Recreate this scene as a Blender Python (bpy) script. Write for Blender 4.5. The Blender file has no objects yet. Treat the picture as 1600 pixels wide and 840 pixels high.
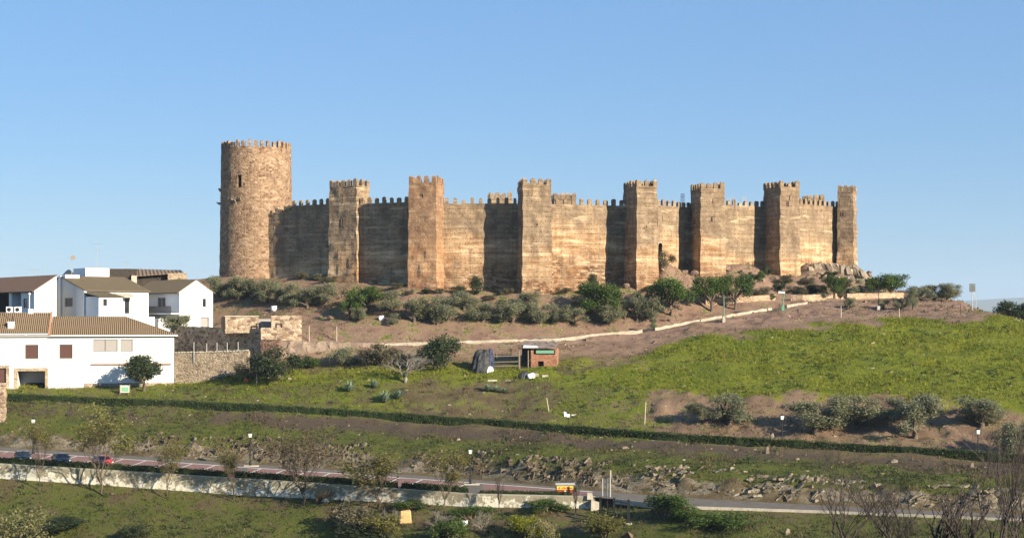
import bpy, bmesh, math, random
import numpy as np
from mathutils import Vector, Matrix

random.seed(11)
rng = np.random.default_rng(11)
R = math.radians
scene = bpy.context.scene
COL = scene.collection

# ------------------------------------------------------------------ camera, sky, sun, exposure
FPX, HOR = 2400.0, 495.0          # focal length and horizon row, in pixels of the 1600 px wide photograph
cam_data = bpy.data.cameras.new("camera")
cam = bpy.data.objects.new("camera", cam_data)
COL.objects.link(cam)
cam.location = (0, 0, 0)
cam.rotation_euler = (R(90), 0, 0)
cam_data.sensor_width = 36.0
cam_data.lens = 36.0 * FPX / 1600.0
cam_data.shift_y = (HOR - 420.0) / 1600.0
cam_data.clip_start = 0.5
cam_data.clip_end = 40000
scene.camera = cam

SUN_AZ, SUN_EL = 50.0, 21.0       # azimuth measured to the right of "behind the camera"
world = bpy.data.worlds.new("World")
scene.world = world
world.use_nodes = True
wn = world.node_tree
sky = wn.nodes.new("ShaderNodeTexSky")
sky.sky_type = 'NISHITA'
sky.sun_disc = False
sky.sun_elevation = R(SUN_EL)
sky.sun_rotation = R(180 - SUN_AZ)
sky.altitude = 400
sky.air_density = 1.2
sky.dust_density = 0.0
sky.ozone_density = 5.0
bg = wn.nodes["Background"]
bg.inputs["Strength"].default_value = 0.050
hs = wn.nodes.new("ShaderNodeHueSaturation")
hs.inputs["Saturation"].default_value = 1.2
hs.inputs["Hue"].default_value = 0.512
wn.links.new(sky.outputs[0], hs.inputs["Color"])
even = wn.nodes.new("ShaderNodeMix"); even.data_type = 'RGBA'       # clear evening air: part of the light is an even blue
even.inputs[0].default_value = 0.50
even.inputs[7].default_value = (1.30 / 0.5, 2.42 / 0.5, 4.15 / 0.5, 1)
wn.links.new(hs.outputs[0], even.inputs[6])
wn.links.new(even.outputs[2], bg.inputs["Color"])

sun_data = bpy.data.lights.new("sun", 'SUN')
sun_data.energy = 5.0
sun_data.angle = R(0.5)
sun_data.color = (1.0, 0.88, 0.70)
sun = bpy.data.objects.new("sun", sun_data)
COL.objects.link(sun)
sdir = Vector((math.sin(R(SUN_AZ)) * math.cos(R(SUN_EL)), -math.cos(R(SUN_AZ)) * math.cos(R(SUN_EL)), math.sin(R(SUN_EL))))
sun.rotation_euler = sdir.to_track_quat('Z', 'Y').to_euler()
sun.location = sdir * 200

scene.view_settings.view_transform = 'Standard'
scene.view_settings.look = 'None'
scene.view_settings.exposure = 1.2
scene.view_settings.gamma = 1
scene.render.engine = 'CYCLES'
scene.cycles.use_denoising = True
scene.cycles.max_bounces = 5
scene.cycles.diffuse_bounces = 1
scene.cycles.glossy_bounces = 2
scene.cycles.transparent_max_bounces = 6

# ------------------------------------------------------------------ small helpers
def P(px, py, D):
    """world point seen at a place of the photograph, D metres ahead"""
    return Vector(((px - 800.0) / FPX * D, D, -(py - HOR) / FPX * D))

def hash3(ix, iy, iz, seed=0):
    h = (ix * 374761393 + iy * 668265263 + iz * 2147483647 + seed * 1274126177) & 0xffffffff
    h = ((h ^ (h >> 13)) * 1274126177) & 0xffffffff
    h = (h ^ (h >> 16)) & 0xffffffff
    return h / 4294967295.0

def vnoise(p, scale=1.0, seed=0):
    """value noise -1..1 on an (n,3) array"""
    q = np.asarray(p, dtype=np.float64) / scale
    i = np.floor(q).astype(np.int64)
    f = q - i
    f = f * f * (3 - 2 * f)
    out = 0
    for dx in (0, 1):
        wx = f[:, 0] if dx else 1 - f[:, 0]
        for dy in (0, 1):
            wy = f[:, 1] if dy else 1 - f[:, 1]
            for dz in (0, 1):
                wz = f[:, 2] if dz else 1 - f[:, 2]
                out = out + wx * wy * wz * hash3(i[:, 0] + dx, i[:, 1] + dy, i[:, 2] + dz, seed)
    return out * 2 - 1

def fbm(p, scale=1.0, octaves=3, seed=0):
    t, a, s = 0, 1.0, scale
    for o in range(octaves):
        t = t + a * vnoise(p, s, seed + o * 17)
        a *= 0.5
        s *= 0.5
    return t

def mesh_np(name, verts, faces, mat=None, smooth=False, attrs=None, quads=True):
    """fast mesh: verts (n,3), faces (m,k)"""
    verts = np.asarray(verts, dtype=np.float32)
    faces = np.asarray(faces, dtype=np.int32)
    me = bpy.data.meshes.new(name)
    k = faces.shape[1]
    me.vertices.add(len(verts)); me.vertices.foreach_set("co", verts.ravel())
    me.loops.add(faces.size); me.loops.foreach_set("vertex_index", faces.ravel())
    me.polygons.add(len(faces))
    me.polygons.foreach_set("loop_start", np.arange(0, faces.size, k, dtype=np.int32))
    me.polygons.foreach_set("loop_total", np.full(len(faces), k, dtype=np.int32))
    me.polygons.foreach_set("use_smooth", np.full(len(faces), smooth, dtype=bool))
    me.update(calc_edges=True)
    if attrs:
        for an, av in attrs.items():
            av = np.asarray(av, dtype=np.float32)
            if av.ndim == 1:
                a = me.attributes.new(an, 'FLOAT', 'POINT'); a.data.foreach_set("value", av)
            else:
                a = me.attributes.new(an, 'FLOAT_COLOR', 'POINT')
                c = np.ones((len(av), 4), dtype=np.float32); c[:, :av.shape[1]] = av
                a.data.foreach_set("color", c.ravel())
    if mat: me.materials.append(mat)
    return me

class MB:
    """collects simple shapes into one mesh"""
    def __init__(s): s.v, s.f, s.m = [], [], []
    def add(s, vs, fs, mi=0):
        o = len(s.v)
        s.v += [tuple(v) for v in vs]
        s.f += [tuple(i + o for i in f) for f in fs]
        s.m += [mi] * len(fs)
    def quad(s, a, b, c, d, mi=0): s.add([a, b, c, d], [(0, 1, 2, 3)], mi)
    def poly(s, pts, mi=0): s.add(pts, [tuple(range(len(pts)))], mi)
    def box(s, x0, x1, y0, y1, z0, z1, mi=0):
        v = [(x, y, z) for z in (z0, z1) for y in (y0, y1) for x in (x0, x1)]
        s.add(v, [(0, 2, 3, 1), (4, 5, 7, 6), (0, 1, 5, 4), (2, 6, 7, 3), (0, 4, 6, 2), (1, 3, 7, 5)], mi)
    def hexa(s, b, t, mi=0):
        """bottom 4 points, top 4 points, both counter-clockwise from above"""
        s.add(list(b) + list(t), [(3, 2, 1, 0), (4, 5, 6, 7), (0, 1, 5, 4), (1, 2, 6, 5), (2, 3, 7, 6), (3, 0, 4, 7)], mi)
    def tube(s, pts, rad, n=6, cap=True, mi=0):
        pts = [Vector(p) for p in pts]
        if not hasattr(rad, '__len__'): rad = [rad] * len(pts)
        rings, vs = [], []
        for i, p in enumerate(pts):
            d = (pts[min(i + 1, len(pts) - 1)] - pts[max(i - 1, 0)])
            d = d.normalized() if d.length > 1e-9 else Vector((0, 0, 1))
            a = d.cross(Vector((0, 0, 1)))
            if a.length < 1e-3: a = d.cross(Vector((1, 0, 0)))
            a.normalize(); b = d.cross(a)
            for k in range(n):
                t = 2 * math.pi * k / n
                vs.append(p + (a * math.cos(t) + b * math.sin(t)) * rad[i])
        fs = []
        for i in range(len(pts) - 1):
            for k in range(n):
                fs.append((i * n + k, (i + 1) * n + k, (i + 1) * n + (k + 1) % n, i * n + (k + 1) % n))
        if cap:
            fs.append(tuple(range(n)))
            fs.append(tuple((len(pts) - 1) * n + n - 1 - k for k in range(n)))
        s.add(vs, fs, mi)
    def lathe(s, prof, n=12, c=(0, 0, 0), mi=0):
        vs, fs = [], []
        for r, z in prof:
            for k in range(n):
                t = 2 * math.pi * k / n
                vs.append((c[0] + r * math.cos(t), c[1] + r * math.sin(t), c[2] + z))
        for i in range(len(prof) - 1):
            for k in range(n):
                fs.append((i * n + k, i * n + (k + 1) % n, (i + 1) * n + (k + 1) % n, (i + 1) * n + k))
        fs.append(tuple(n - 1 - k for k in range(n)))
        fs.append(tuple((len(prof) - 1) * n + k for k in range(n)))
        s.add(vs, fs, mi)
    def mesh(s, name, mats, smooth=False, bevel=0):
        me = bpy.data.meshes.new(name)
        me.from_pydata(s.v, [], s.f)
        mats = mats if isinstance(mats, (list, tuple)) else [mats]
        for m in mats: me.materials.append(m)
        if len(mats) > 1: me.polygons.foreach_set("material_index", s.m)
        bm = bmesh.new(); bm.from_mesh(me)
        if bevel:
            bmesh.ops.remove_doubles(bm, verts=bm.verts, dist=1e-4)
            bmesh.ops.bevel(bm, geom=list(bm.edges), offset=bevel, segments=1, affect='EDGES', clamp_overlap=True)
        bmesh.ops.recalc_face_normals(bm, faces=bm.faces)
        bm.to_mesh(me); bm.free()
        if smooth: me.polygons.foreach_set("use_smooth", [True] * len(me.polygons))
        me.update()
        return me
    def build(s, name, mats, parent=None, smooth=False, bevel=0, loc=None):
        return link(name, s.mesh(name, mats, smooth, bevel), parent, loc)

def link(name, me, parent=None, loc=None):
    o = bpy.data.objects.new(name, me)
    COL.objects.link(o)
    if parent is not None: o.parent = parent
    if loc is not None: o.location = loc
    return o

def tag(o, label, cat, group=None):
    o["label"] = label; o["category"] = cat
    if group: o["group"] = group
    return o

def thing(name, label, cat, loc=(0, 0, 0), rz=0.0, group=None):
    o = bpy.data.objects.new(name, None)
    o.empty_display_size = 0.3
    COL.objects.link(o)
    o.location = loc; o.rotation_euler = (0, 0, rz)
    return tag(o, label, cat, group)

def copy_tree(o, parent=None):
    c = o.copy(); COL.objects.link(c)
    c.parent = parent
    for ch in list(o.children): copy_tree(ch, c)
    return c

# ------------------------------------------------------------------ materials
class NT:
    def __init__(s, name):
        s.mat = bpy.data.materials.new(name); s.mat.use_nodes = True
        s.t = s.mat.node_tree; s.b = s.t.nodes["Principled BSDF"]
        s.b.inputs["Roughness"].default_value = 0.9
        s.b.inputs["Specular IOR Level"].default_value = 0.15
    def n(s, typ, **kw):
        x = s.t.nodes.new(typ)
        for k, v in kw.items(): setattr(x, k, v)
        return x
    def l(s, a, b): s.t.links.new(a, b)
    def pos(s, scale=(1, 1, 1), obj=False):
        if obj: src = s.n("ShaderNodeTexCoord").outputs["Object"]
        else: src = s.n("ShaderNodeNewGeometry").outputs["Position"]
        m = s.n("ShaderNodeMapping"); m.inputs["Scale"].default_value = scale
        s.l(src, m.inputs["Vector"]); return m.outputs[0]
    def noise(s, vec, scale, detail=3, rough=0.6):
        x = s.n("ShaderNodeTexNoise"); x.inputs["Scale"].default_value = scale
        x.inputs["Detail"].default_value = detail; x.inputs["Roughness"].default_value = rough
        if vec is not None: s.l(vec, x.inputs["Vector"])
        return x.outputs["Fac"]
    def vor(s, vec, scale, out="Color", feature='F1'):
        x = s.n("ShaderNodeTexVoronoi", feature=feature); x.inputs["Scale"].default_value = scale
        if vec is not None: s.l(vec, x.inputs["Vector"])
        return x.outputs[out]
    def ramp(s, fac, stops, interp='LINEAR'):
        x = s.n("ShaderNodeValToRGB"); cr = x.color_ramp; cr.interpolation = interp
        while len(cr.elements) < len(stops): cr.elements.new(0.5)
        for e, (p, c) in zip(cr.elements, stops):
            e.position = p; e.color = (c, c, c, 1) if not hasattr(c, '__len__') else (*c, 1)
        s.l(fac, x.inputs["Fac"]); return x.outputs["Color"]
    def mix(s, fac, a, b, mode='MIX'):
        x = s.n("ShaderNodeMix", data_type='RGBA', blend_type=mode)
        for sock, v in ((0, fac), (6, a), (7, b)):
            if hasattr(v, 'is_output'): s.l(v, x.inputs[sock])
            elif hasattr(v, '__len__'): x.inputs[sock].default_value = (*v, 1)
            else: x.inputs[sock].default_value = v
        return x.outputs[2]
    def math(s, op, a, b=0.0, c=0.0, clamp=False):
        x = s.n("ShaderNodeMath", operation=op, use_clamp=clamp)
        for i, v in enumerate((a, b, c)):
            if hasattr(v, 'is_output'): s.l(v, x.inputs[i])
            else: x.inputs[i].default_value = v
        return x.outputs[0]
    def sep(s, vec):
        x = s.n("ShaderNodeSeparateXYZ"); s.l(vec, x.inputs[0]); return x.outputs
    def attr(s, name, out="Fac"):
        x = s.n("ShaderNodeAttribute", attribute_name=name); return x.outputs[out]
    def rand(s): return s.n("ShaderNodeObjectInfo").outputs["Random"]
    def color(s, c):
        if hasattr(c, 'is_output'): s.l(c, s.b.inputs["Base Color"])
        else: s.b.inputs["Base Color"].default_value = (*c, 1)
    def bump(s, h, strength=0.5, dist=0.1):
        x = s.n("ShaderNodeBump"); x.inputs["Strength"].default_value = strength; x.inputs["Distance"].default_value = dist
        s.l(h, x.inputs["Height"]); s.l(x.outputs[0], s.b.inputs["Normal"])
    def rough(s, r): s.b.inputs["Roughness"].default_value = r

def plain(name, c, var=0.15, scale=3.0, rough=0.85, metal=0.0, spec=0.2, obj=True):
    t = NT(name); v = t.pos(obj=obj)
    f = t.noise(v, scale, 4)
    d = tuple(x * (1 - var) for x in c); u = tuple(min(1, x * (1 + var)) for x in c)
    t.color(t.ramp(f, [(0.3, d), (0.7, u)]))
    t.rough(rough); t.b.inputs["Metallic"].default_value = metal; t.b.inputs["Specular IOR Level"].default_value = spec
    return t.mat

def foliage(name, dark, light, trans=0.3, hue=None):
    t = NT(name)
    a = t.attr("tint")
    c = t.mix(a, dark, light)
    r = t.rand()
    c = t.mix(t.math('MULTIPLY', r, 0.35), c, hue or tuple(x * 0.65 for x in dark))
    t.color(c); t.rough(0.6); t.b.inputs["Specular IOR Level"].default_value = 0.25
    tr = t.n("ShaderNodeBsdfTranslucent"); t.l(c, tr.inputs["Color"])
    m = t.n("ShaderNodeMixShader"); m.inputs[0].default_value = trans
    t.l(t.b.outputs[0], m.inputs[1]); t.l(tr.outputs[0], m.inputs[2])
    t.l(m.outputs[0], t.t.nodes["Material Output"].inputs["Surface"])
    return t.mat

def m_ground():
    t = NT("ground_soil"); v = t.pos()
    g = t.attr("zone", "Color"); s = t.n("ShaderNodeSeparateColor"); t.l(g, s.inputs[0])
    G, K, Y = s.outputs[0], s.outputs[1], s.outputs[2]
    n1 = t.noise(v, 0.35, 6, 0.65); n2 = t.noise(v, 2.6, 5, 0.7); n3 = t.noise(v, 0.09, 3)
    earth = t.ramp(n1, [(0.25, (0.15, 0.090, 0.063)), (0.5, (0.265, 0.168, 0.116)), (0.75, (0.37, 0.25, 0.175))])
    lowsoil = t.ramp(n1, [(0.25, (0.070, 0.052, 0.026)), (0.5, (0.128, 0.094, 0.049)), (0.75, (0.195, 0.148, 0.080))])
    earth = t.mix(t.attr("dry"), earth, lowsoil)
    earth = t.mix(t.ramp(n2, [(0.55, 0.0), (0.8, 0.5)]), earth, (0.30, 0.225, 0.145))
    purple = t.mix(n2, (0.052, 0.038, 0.027), (0.118, 0.086, 0.059))
    grass = t.ramp(n2, [(0.25, (0.042, 0.062, 0.010)), (0.55, (0.085, 0.118, 0.016)), (0.8, (0.145, 0.175, 0.026))])
    dry = t.ramp(n1, [(0.3, (0.12, 0.10, 0.04)), (0.7, (0.2, 0.17, 0.075))])
    grass = t.mix(t.ramp(n3, [(0.52, 0.0), (0.7, 0.45)]), grass, dry)
    grass = t.mix(t.math('MULTIPLY', t.attr("lower"), 0.55), grass, t.mix(n2, (0.034, 0.034, 0.012), (0.090, 0.085, 0.030)))
    grass = t.mix(t.math('MULTIPLY', Y, t.ramp(n1, [(0.3, 0.35), (0.7, 0.95)])), grass, (0.225, 0.225, 0.012))
    mask = t.math('ADD', G, t.math('MULTIPLY', t.math('SUBTRACT', t.math('ADD', n1, n2), 1.0), 1.6))
    mask = t.ramp(mask, [(0.43, 0.0), (0.57, 1.0)])
    base = t.mix(t.attr("purple"), earth, purple)
    c = t.mix(mask, base, grass)
    rk = t.ramp(n2, [(0.3, (0.10, 0.08, 0.055)), (0.5, (0.20, 0.165, 0.115)), (0.7, (0.34, 0.29, 0.21))])
    rm = t.ramp(t.math('ADD', K, t.math('MULTIPLY', t.math('SUBTRACT', n1, 0.5), 1.2)), [(0.5, 0.0), (0.65, 1.0)])
    c = t.mix(rm, c, rk)
    t.color(c)
    t.bump(t.math('ADD', n2, t.noise(v, 9, 3)), 0.9, 0.25)
    t.rough(0.95)
    return t.mat

def m_castle(name, warm=0.0):
    """rammed earth laid in lifts: golden and stony below, greyer above"""
    t = NT(name); v = t.pos(); X, Y, Z = t.sep(v)
    big = t.noise(v, 0.11, 4, 0.6); mid = t.noise(v, 0.55, 5, 0.65); fine = t.noise(v, 3.2, 4, 0.7)
    hv = t.pos((0.22, 0.22, 1.3)); band = t.noise(hv, 0.9, 4, 0.6)
    vv = t.pos((1.2, 1.2, 0.12)); streak = t.noise(vv, 0.9, 4, 0.6)
    h = t.math('ADD', t.math('SUBTRACT', Z, 4.0), t.math('MULTIPLY', t.math('SUBTRACT', big, 0.5), 11.0))
    h = t.math('ADD', h, t.math('MULTIPLY', t.math('SUBTRACT', t.rand(), 0.5), 5.0))
    hf = t.math('DIVIDE', h, 18.0, clamp=True)
    grey = t.mix(t.ramp(mid, [(0.3, 0.0), (0.7, 1.0)]), (0.145, 0.100, 0.064), (0.345, 0.255, 0.165))
    gold = t.mix(t.ramp(band, [(0.35, 0.0), (0.65, 1.0)]), (0.285, 0.150, 0.068), (0.60, 0.43, 0.26))
    stone = t.vor(t.pos((1, 1, 1.8)), 1.6)
    ss = t.n("ShaderNodeSeparateColor"); t.l(stone, ss.inputs[0])
    rub = t.ramp(ss.outputs[0], [(0.0, (0.075, 0.040, 0.025)), (0.45, (0.20, 0.11, 0.060)), (0.8, (0.33, 0.20, 0.112)), (1.0, (0.52, 0.38, 0.235))])
    brown = t.mix(t.ramp(mid, [(0.35, 0.0), (0.65, 1.0)]), (0.15, 0.070, 0.034), (0.32, 0.175, 0.088))
    low = t.mix(t.ramp(t.noise(v, 0.25, 3), [(0.42, 0.0), (0.56, 1.0)]), brown, rub)
    c = t.mix(t.ramp(hf, [(0.16, 0.0), (0.30, 1.0)]), low, gold)
    c = t.mix(t.ramp(hf, [(0.46, 0.0), (0.58, 1.0)]), c, grey)
    c = t.mix(t.ramp(t.noise(t.pos((1, 1, 0.7)), 0.33, 5, 0.7), [(0.52, 0.0), (0.58, 0.55)]), c, t.mix(mid, (0.20, 0.125, 0.065), (0.52, 0.385, 0.235)))
    c = t.mix(t.ramp(t.noise(t.pos((1, 1, 1.6)), 0.5, 5, 0.7), [(0.36, 0.6), (0.42, 0.0)]), c, (0.15, 0.088, 0.05))
    c = t.mix(t.ramp(streak, [(0.50, 0.0), (0.68, 0.55)]), c, (0.14, 0.10, 0.06))
    # lift lines, about 0.85 m apart, and rows of putlog holes
    w = t.math('FRACT', t.math('ADD', t.math('MULTIPLY', Z, 1.0 / 0.86), t.math('MULTIPLY', t.noise(v, 0.3, 2), 0.35)))
    ln = t.ramp(w, [(0.0, 1.0), (0.10, 0.0), (0.93, 0.0), (1.0, 1.0)])
    ln = t.math('MULTIPLY', ln, t.ramp(t.noise(v, 0.8, 3), [(0.35, 0.0), (0.6, 0.75)]))
    c = t.mix(ln, c, (0.085, 0.055, 0.034))
    hx = t.math('FRACT', t.math('MULTIPLY', t.math('ADD', X, t.math('MULTIPLY', Y, 0.6)), 1.0 / 0.9))
    hole = t.math('MULTIPLY', t.math('LESS_THAN', hx, 0.17), t.math('LESS_THAN', w, 0.2))
    hole = t.math('MULTIPLY', hole, t.ramp(mid, [(0.48, 0.0), (0.52, 0.85)]))
    c = t.mix(hole, c, (0.03, 0.02, 0.014))
    c = t.mix(t.ramp(fine, [(0.34, 0.45), (0.50, 0.0)]), c, (0.13, 0.08, 0.045))
    c = t.mix(t.ramp(band, [(0.58, 0.0), (0.66, 0.5)]), c, (0.58, 0.45, 0.29))
    if warm: c = t.mix(warm, c, t.mix(t.ramp(mid, [(0.3, 0.0), (0.7, 1.0)]), (0.20, 0.082, 0.036), (0.40, 0.21, 0.105)))
    t.color(c)
    t.bump(t.math('SUBTRACT', t.math('ADD', fine, mid), t.math('MULTIPLY', ln, 0.5)), 0.8, 0.14)
    t.rough(0.95)
    return t.mat

def m_masonry(name, cols, scale=2.2, mortar=(0.45, 0.36, 0.25), flat=1.7, bump=0.7, tint=None):
    """rubble stone: voronoi stones, wider than high, in mortar"""
    t = NT(name); v = t.pos((1, 1, flat))
    nz = t.n("ShaderNodeTexNoise"); nz.inputs["Scale"].default_value = 2.0; t.l(v, nz.inputs["Vector"])
    wv = t.n("ShaderNodeMix", data_type='VECTOR'); wv.inputs[0].default_value = 0.12
    t.l(v, wv.inputs[4]); t.l(nz.outputs["Color"], wv.inputs[5])
    c = t.vor(wv.outputs[1], scale); s = t.n("ShaderNodeSeparateColor"); t.l(c, s.inputs[0])
    e = t.vor(wv.outputs[1], scale, "Distance", 'DISTANCE_TO_EDGE')
    n = len(cols)
    col = t.ramp(s.outputs[0], [(i / max(1, n - 1), k) for i, k in enumerate(cols)])
    mid = t.noise(t.pos(), 0.4, 5, 0.65)
    col = t.mix(t.ramp(mid, [(0.35, 0.5), (0.65, 0.0)]), col, tuple(x * 0.5 for x in cols[0]))
    fine = t.noise(t.pos(), 5, 4)
    col = t.mix(t.ramp(fine, [(0.4, 0.35), (0.65, 0.0)]), col, tuple(x * 0.6 for x in cols[0]))
    edge = t.ramp(e, [(0.02, 1.0), (0.09, 0.0)])
    col = t.mix(t.math('MULTIPLY', edge, 0.75), col, mortar)
    if tint: col = t.mix(tint[0], col, tint[1])
    t.color(col); t.bump(t.math('ADD', t.ramp(e, [(0.0, 0.0), (0.15, 1.0)]), fine), bump, 0.08); t.rough(0.95)
    return t.mat

def m_tiles(name, a, b, pitch=0.30):
    """rows of curved clay tiles running down the slope (local x across the rows)"""
    t = NT(name); v = t.pos(obj=True); X, Y, Z = t.sep(v)
    f = t.math('SINE', t.math('MULTIPLY', X, 2 * math.pi / pitch))
    n = t.noise(v, 1.2, 5, 0.7); n2 = t.noise(v, 7, 3)
    c = t.mix(n, a, b); c = t.mix(t.ramp(n2, [(0.4, 0.5), (0.7, 0.0)]), c, tuple(x * 0.5 for x in a))
    row = t.math('FRACT', t.math('MULTIPLY', Y, 1 / 0.36))
    c = t.mix(t.ramp(row, [(0.0, 0.45), (0.16, 0.0)]), c, tuple(x * 0.4 for x in a))
    c = t.mix(t.ramp(f, [(0.0, 0.22), (0.45, 0.0)]), c, tuple(x * 0.5 for x in a))
    t.color(c); t.bump(f, 0.9, 0.08)
    return t.mat

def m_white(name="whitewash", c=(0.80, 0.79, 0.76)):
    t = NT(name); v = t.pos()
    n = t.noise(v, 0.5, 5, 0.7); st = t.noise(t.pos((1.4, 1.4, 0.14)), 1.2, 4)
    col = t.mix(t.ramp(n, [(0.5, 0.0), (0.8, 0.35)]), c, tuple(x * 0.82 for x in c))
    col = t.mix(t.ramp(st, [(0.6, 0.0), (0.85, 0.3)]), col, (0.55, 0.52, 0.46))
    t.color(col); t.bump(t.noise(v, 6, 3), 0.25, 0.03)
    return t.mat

def m_peeling():
    """grey concrete with peeling white paint, thicker towards the foot"""
    t = NT("peeling_concrete"); v = t.pos(); 
    n = t.noise(v, 1.3, 6, 0.7); f = t.noise(v, 5, 4)
    con = t.ramp(f, [(0.3, (0.23, 0.20, 0.135)), (0.7, (0.37, 0.33, 0.225))])
    h = t.attr("height")
    k = t.math('ADD', t.math('MULTIPLY', t.math('SUBTRACT', n, 0.5), 2.4), t.math('SUBTRACT', 0.68, t.math('MULTIPLY', h, 0.5)))
    c = t.mix(t.ramp(k, [(0.5, 0.0), (0.58, 1.0)]), con, (0.66, 0.62, 0.50))
    c = t.mix(t.ramp(t.noise(t.pos((1.6, 1.6, 0.2)), 1.1, 4), [(0.55, 0.0), (0.8, 0.5)]), c, (0.15, 0.13, 0.09))
    c = t.mix(t.ramp(h, [(0.90, 0.0), (0.94, 0.75)]), c, (0.40, 0.37, 0.29))
    t.color(c); t.bump(n, 0.3, 0.04)
    return t.mat

M = {}
M['ground'] = m_ground()
M['castle'] = m_castle("rammed_earth")
M['castle_red'] = m_castle("rammed_earth_red", 0.42)
M['keep'] = m_masonry("keep_masonry", [(0.16, 0.094, 0.057), (0.31, 0.198, 0.118), (0.38, 0.255, 0.155), (0.51, 0.375, 0.245)], 1.9, (0.36, 0.245, 0.15), 1.5)
M['ruin'] = m_masonry("rubble_wall", [(0.16, 0.10, 0.07), (0.34, 0.235, 0.155), (0.50, 0.38, 0.25), (0.62, 0.52, 0.38)], 1.5, (0.42, 0.33, 0.23))
M['ruin_red'] = m_masonry("red_rubble_wall", [(0.11, 0.06, 0.045), (0.22, 0.125, 0.085), (0.32, 0.19, 0.13)], 1.6, (0.30, 0.2, 0.14))
M['plinth'] = m_masonry("stone_plinth", [(0.24, 0.17, 0.11), (0.42, 0.32, 0.21), (0.56, 0.46, 0.32)], 2.2, (0.45, 0.37, 0.27))
M['pale_stone'] = m_masonry("pale_stone_wall", [(0.36, 0.24, 0.15), (0.48, 0.34, 0.22), (0.58, 0.43, 0.29)], 1.6, (0.55, 0.42, 0.3), 2.2)
M['render_wall'] = m_masonry("crumbling_retaining_wall", [(0.24, 0.17, 0.12), (0.30, 0.225, 0.165), (0.36, 0.28, 0.21)], 0.8, (0.27, 0.2, 0.15), 1.2)
M['kerb'] = m_masonry("path_kerb_stone", [(0.40, 0.34, 0.25), (0.50, 0.44, 0.33), (0.58, 0.52, 0.40)], 1.2, (0.4, 0.34, 0.26), 2.5, 0.4)
M['brick'] = m_masonry("rough_red_brick", [(0.30, 0.125, 0.07), (0.42, 0.18, 0.10), (0.52, 0.26, 0.15), (0.55, 0.36, 0.24)], 4.2, (0.42, 0.27, 0.18), 2.0)
M['white'] = m_white()
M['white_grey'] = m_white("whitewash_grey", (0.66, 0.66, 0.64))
M['peel'] = m_peeling()
M['tile_tan'] = m_tiles("clay_tiles_tan", (0.235, 0.162, 0.094), (0.325, 0.232, 0.138))
M['tile_olive'] = m_tiles("clay_tiles_mossy", (0.20, 0.15, 0.085), (0.29, 0.225, 0.135))
M['tile_red'] = m_tiles("clay_tiles_red", (0.20, 0.125, 0.085), (0.28, 0.18, 0.122))
M['tile_old'] = m_tiles("old_barn_tiles", (0.17, 0.12, 0.085), (0.30, 0.225, 0.16), 0.7)
M['dark'] = plain("opening_shade", (0.012, 0.011, 0.010), 0.2)  # near-black colour standing for the shade inside openings
M['shutter'] = plain("brown_roller_shutter", (0.085, 0.042, 0.034), 0.15, 6)
M['shutter_grey'] = plain("grey_roller_shutter", (0.30, 0.275, 0.255), 0.1, 6)
M['glass'] = plain("window_glass", (0.022, 0.024, 0.026), 0.3, 1.0, 0.12, 0, 0.5)
M['frame'] = plain("painted_window_frame", (0.16, 0.16, 0.14), 0.15, 4, 0.6)
M['frame_pale'] = plain("pale_frame", (0.62, 0.58, 0.48), 0.1, 4, 0.7)
M['terracotta'] = plain("terracotta_ledge", (0.34, 0.19, 0.11), 0.2, 3)
M['wood'] = plain("weathered_wood", (0.23, 0.19, 0.13), 0.3, 8)
M['wood_dark'] = plain("dark_barn_boards", (0.045, 0.036, 0.028), 0.5, 3)
M['bark'] = plain("bark", (0.11, 0.085, 0.062), 0.35, 9, obj=False)
M['bark_pale'] = plain("pale_bark", (0.22, 0.195, 0.155), 0.25, 9, obj=False)
M['bark_dark'] = plain("dark_twigs", (0.060, 0.048, 0.042), 0.35, 7, obj=False)
M['iron'] = plain("black_iron", (0.014, 0.015, 0.016), 0.3, 5, 0.5)
M['steel'] = plain("galvanised_steel", (0.42, 0.42, 0.40), 0.2, 8, 0.55, 0.3)
M['green_paint'] = plain("green_lamp_paint", (0.10, 0.26, 0.17), 0.2, 6, 0.5)
M['opal'] = plain("opal_lamp_glass", (0.60, 0.60, 0.58), 0.05, 3, 0.3)
M['tarp'] = plain("black_shade_cloth", (0.052, 0.043, 0.036), 0.35, 2.2, 0.8, obj=False)
M['tarp_grey'] = plain("grey_tarpaulin", (0.045, 0.045, 0.047), 0.5, 1.6, 0.6)
M['tarp_blue'] = plain("blue_tarpaulin", (0.035, 0.042, 0.075), 0.4, 2, 0.6)
M['plastic_white'] = plain("white_plastic", (0.80, 0.80, 0.78), 0.06, 3, 0.45)
M['tin'] = plain("rusty_tin_sheet", (0.19, 0.15, 0.125), 0.6, 1.6, 0.6)
M['green_panel'] = plain("green_sheet", (0.16, 0.34, 0.22), 0.12, 3, 0.6)
M['asphalt'] = plain("old_asphalt", (0.130, 0.112, 0.092), 0.2, 1.4, 0.9, obj=False)
M['path'] = plain("path_gravel", (0.20, 0.16, 0.12), 0.2, 1.6, 0.95, obj=False)
M['paver'] = plain("red_pavers", (0.215, 0.120, 0.100), 0.16, 2.2, 0.9, obj=False)
M['line'] = plain("white_road_paint", (0.60, 0.57, 0.50), 0.15, 3, 0.8, obj=False)
M['concrete'] = plain("pale_concrete", (0.40, 0.36, 0.28), 0.2, 2, 0.9, obj=False)
M['rock'] = m_masonry("schist_rock", [(0.065, 0.049, 0.031), (0.135, 0.106, 0.068), (0.205, 0.165, 0.108), (0.31, 0.26, 0.18)], 0.9, (0.10, 0.08, 0.055), 1.5, 0.9)
M['boulder'] = m_masonry("grey_boulder", [(0.24, 0.185, 0.13), (0.38, 0.31, 0.225), (0.52, 0.44, 0.33)], 0.6, (0.2, 0.16, 0.12), 0.8, 0.6)
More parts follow.
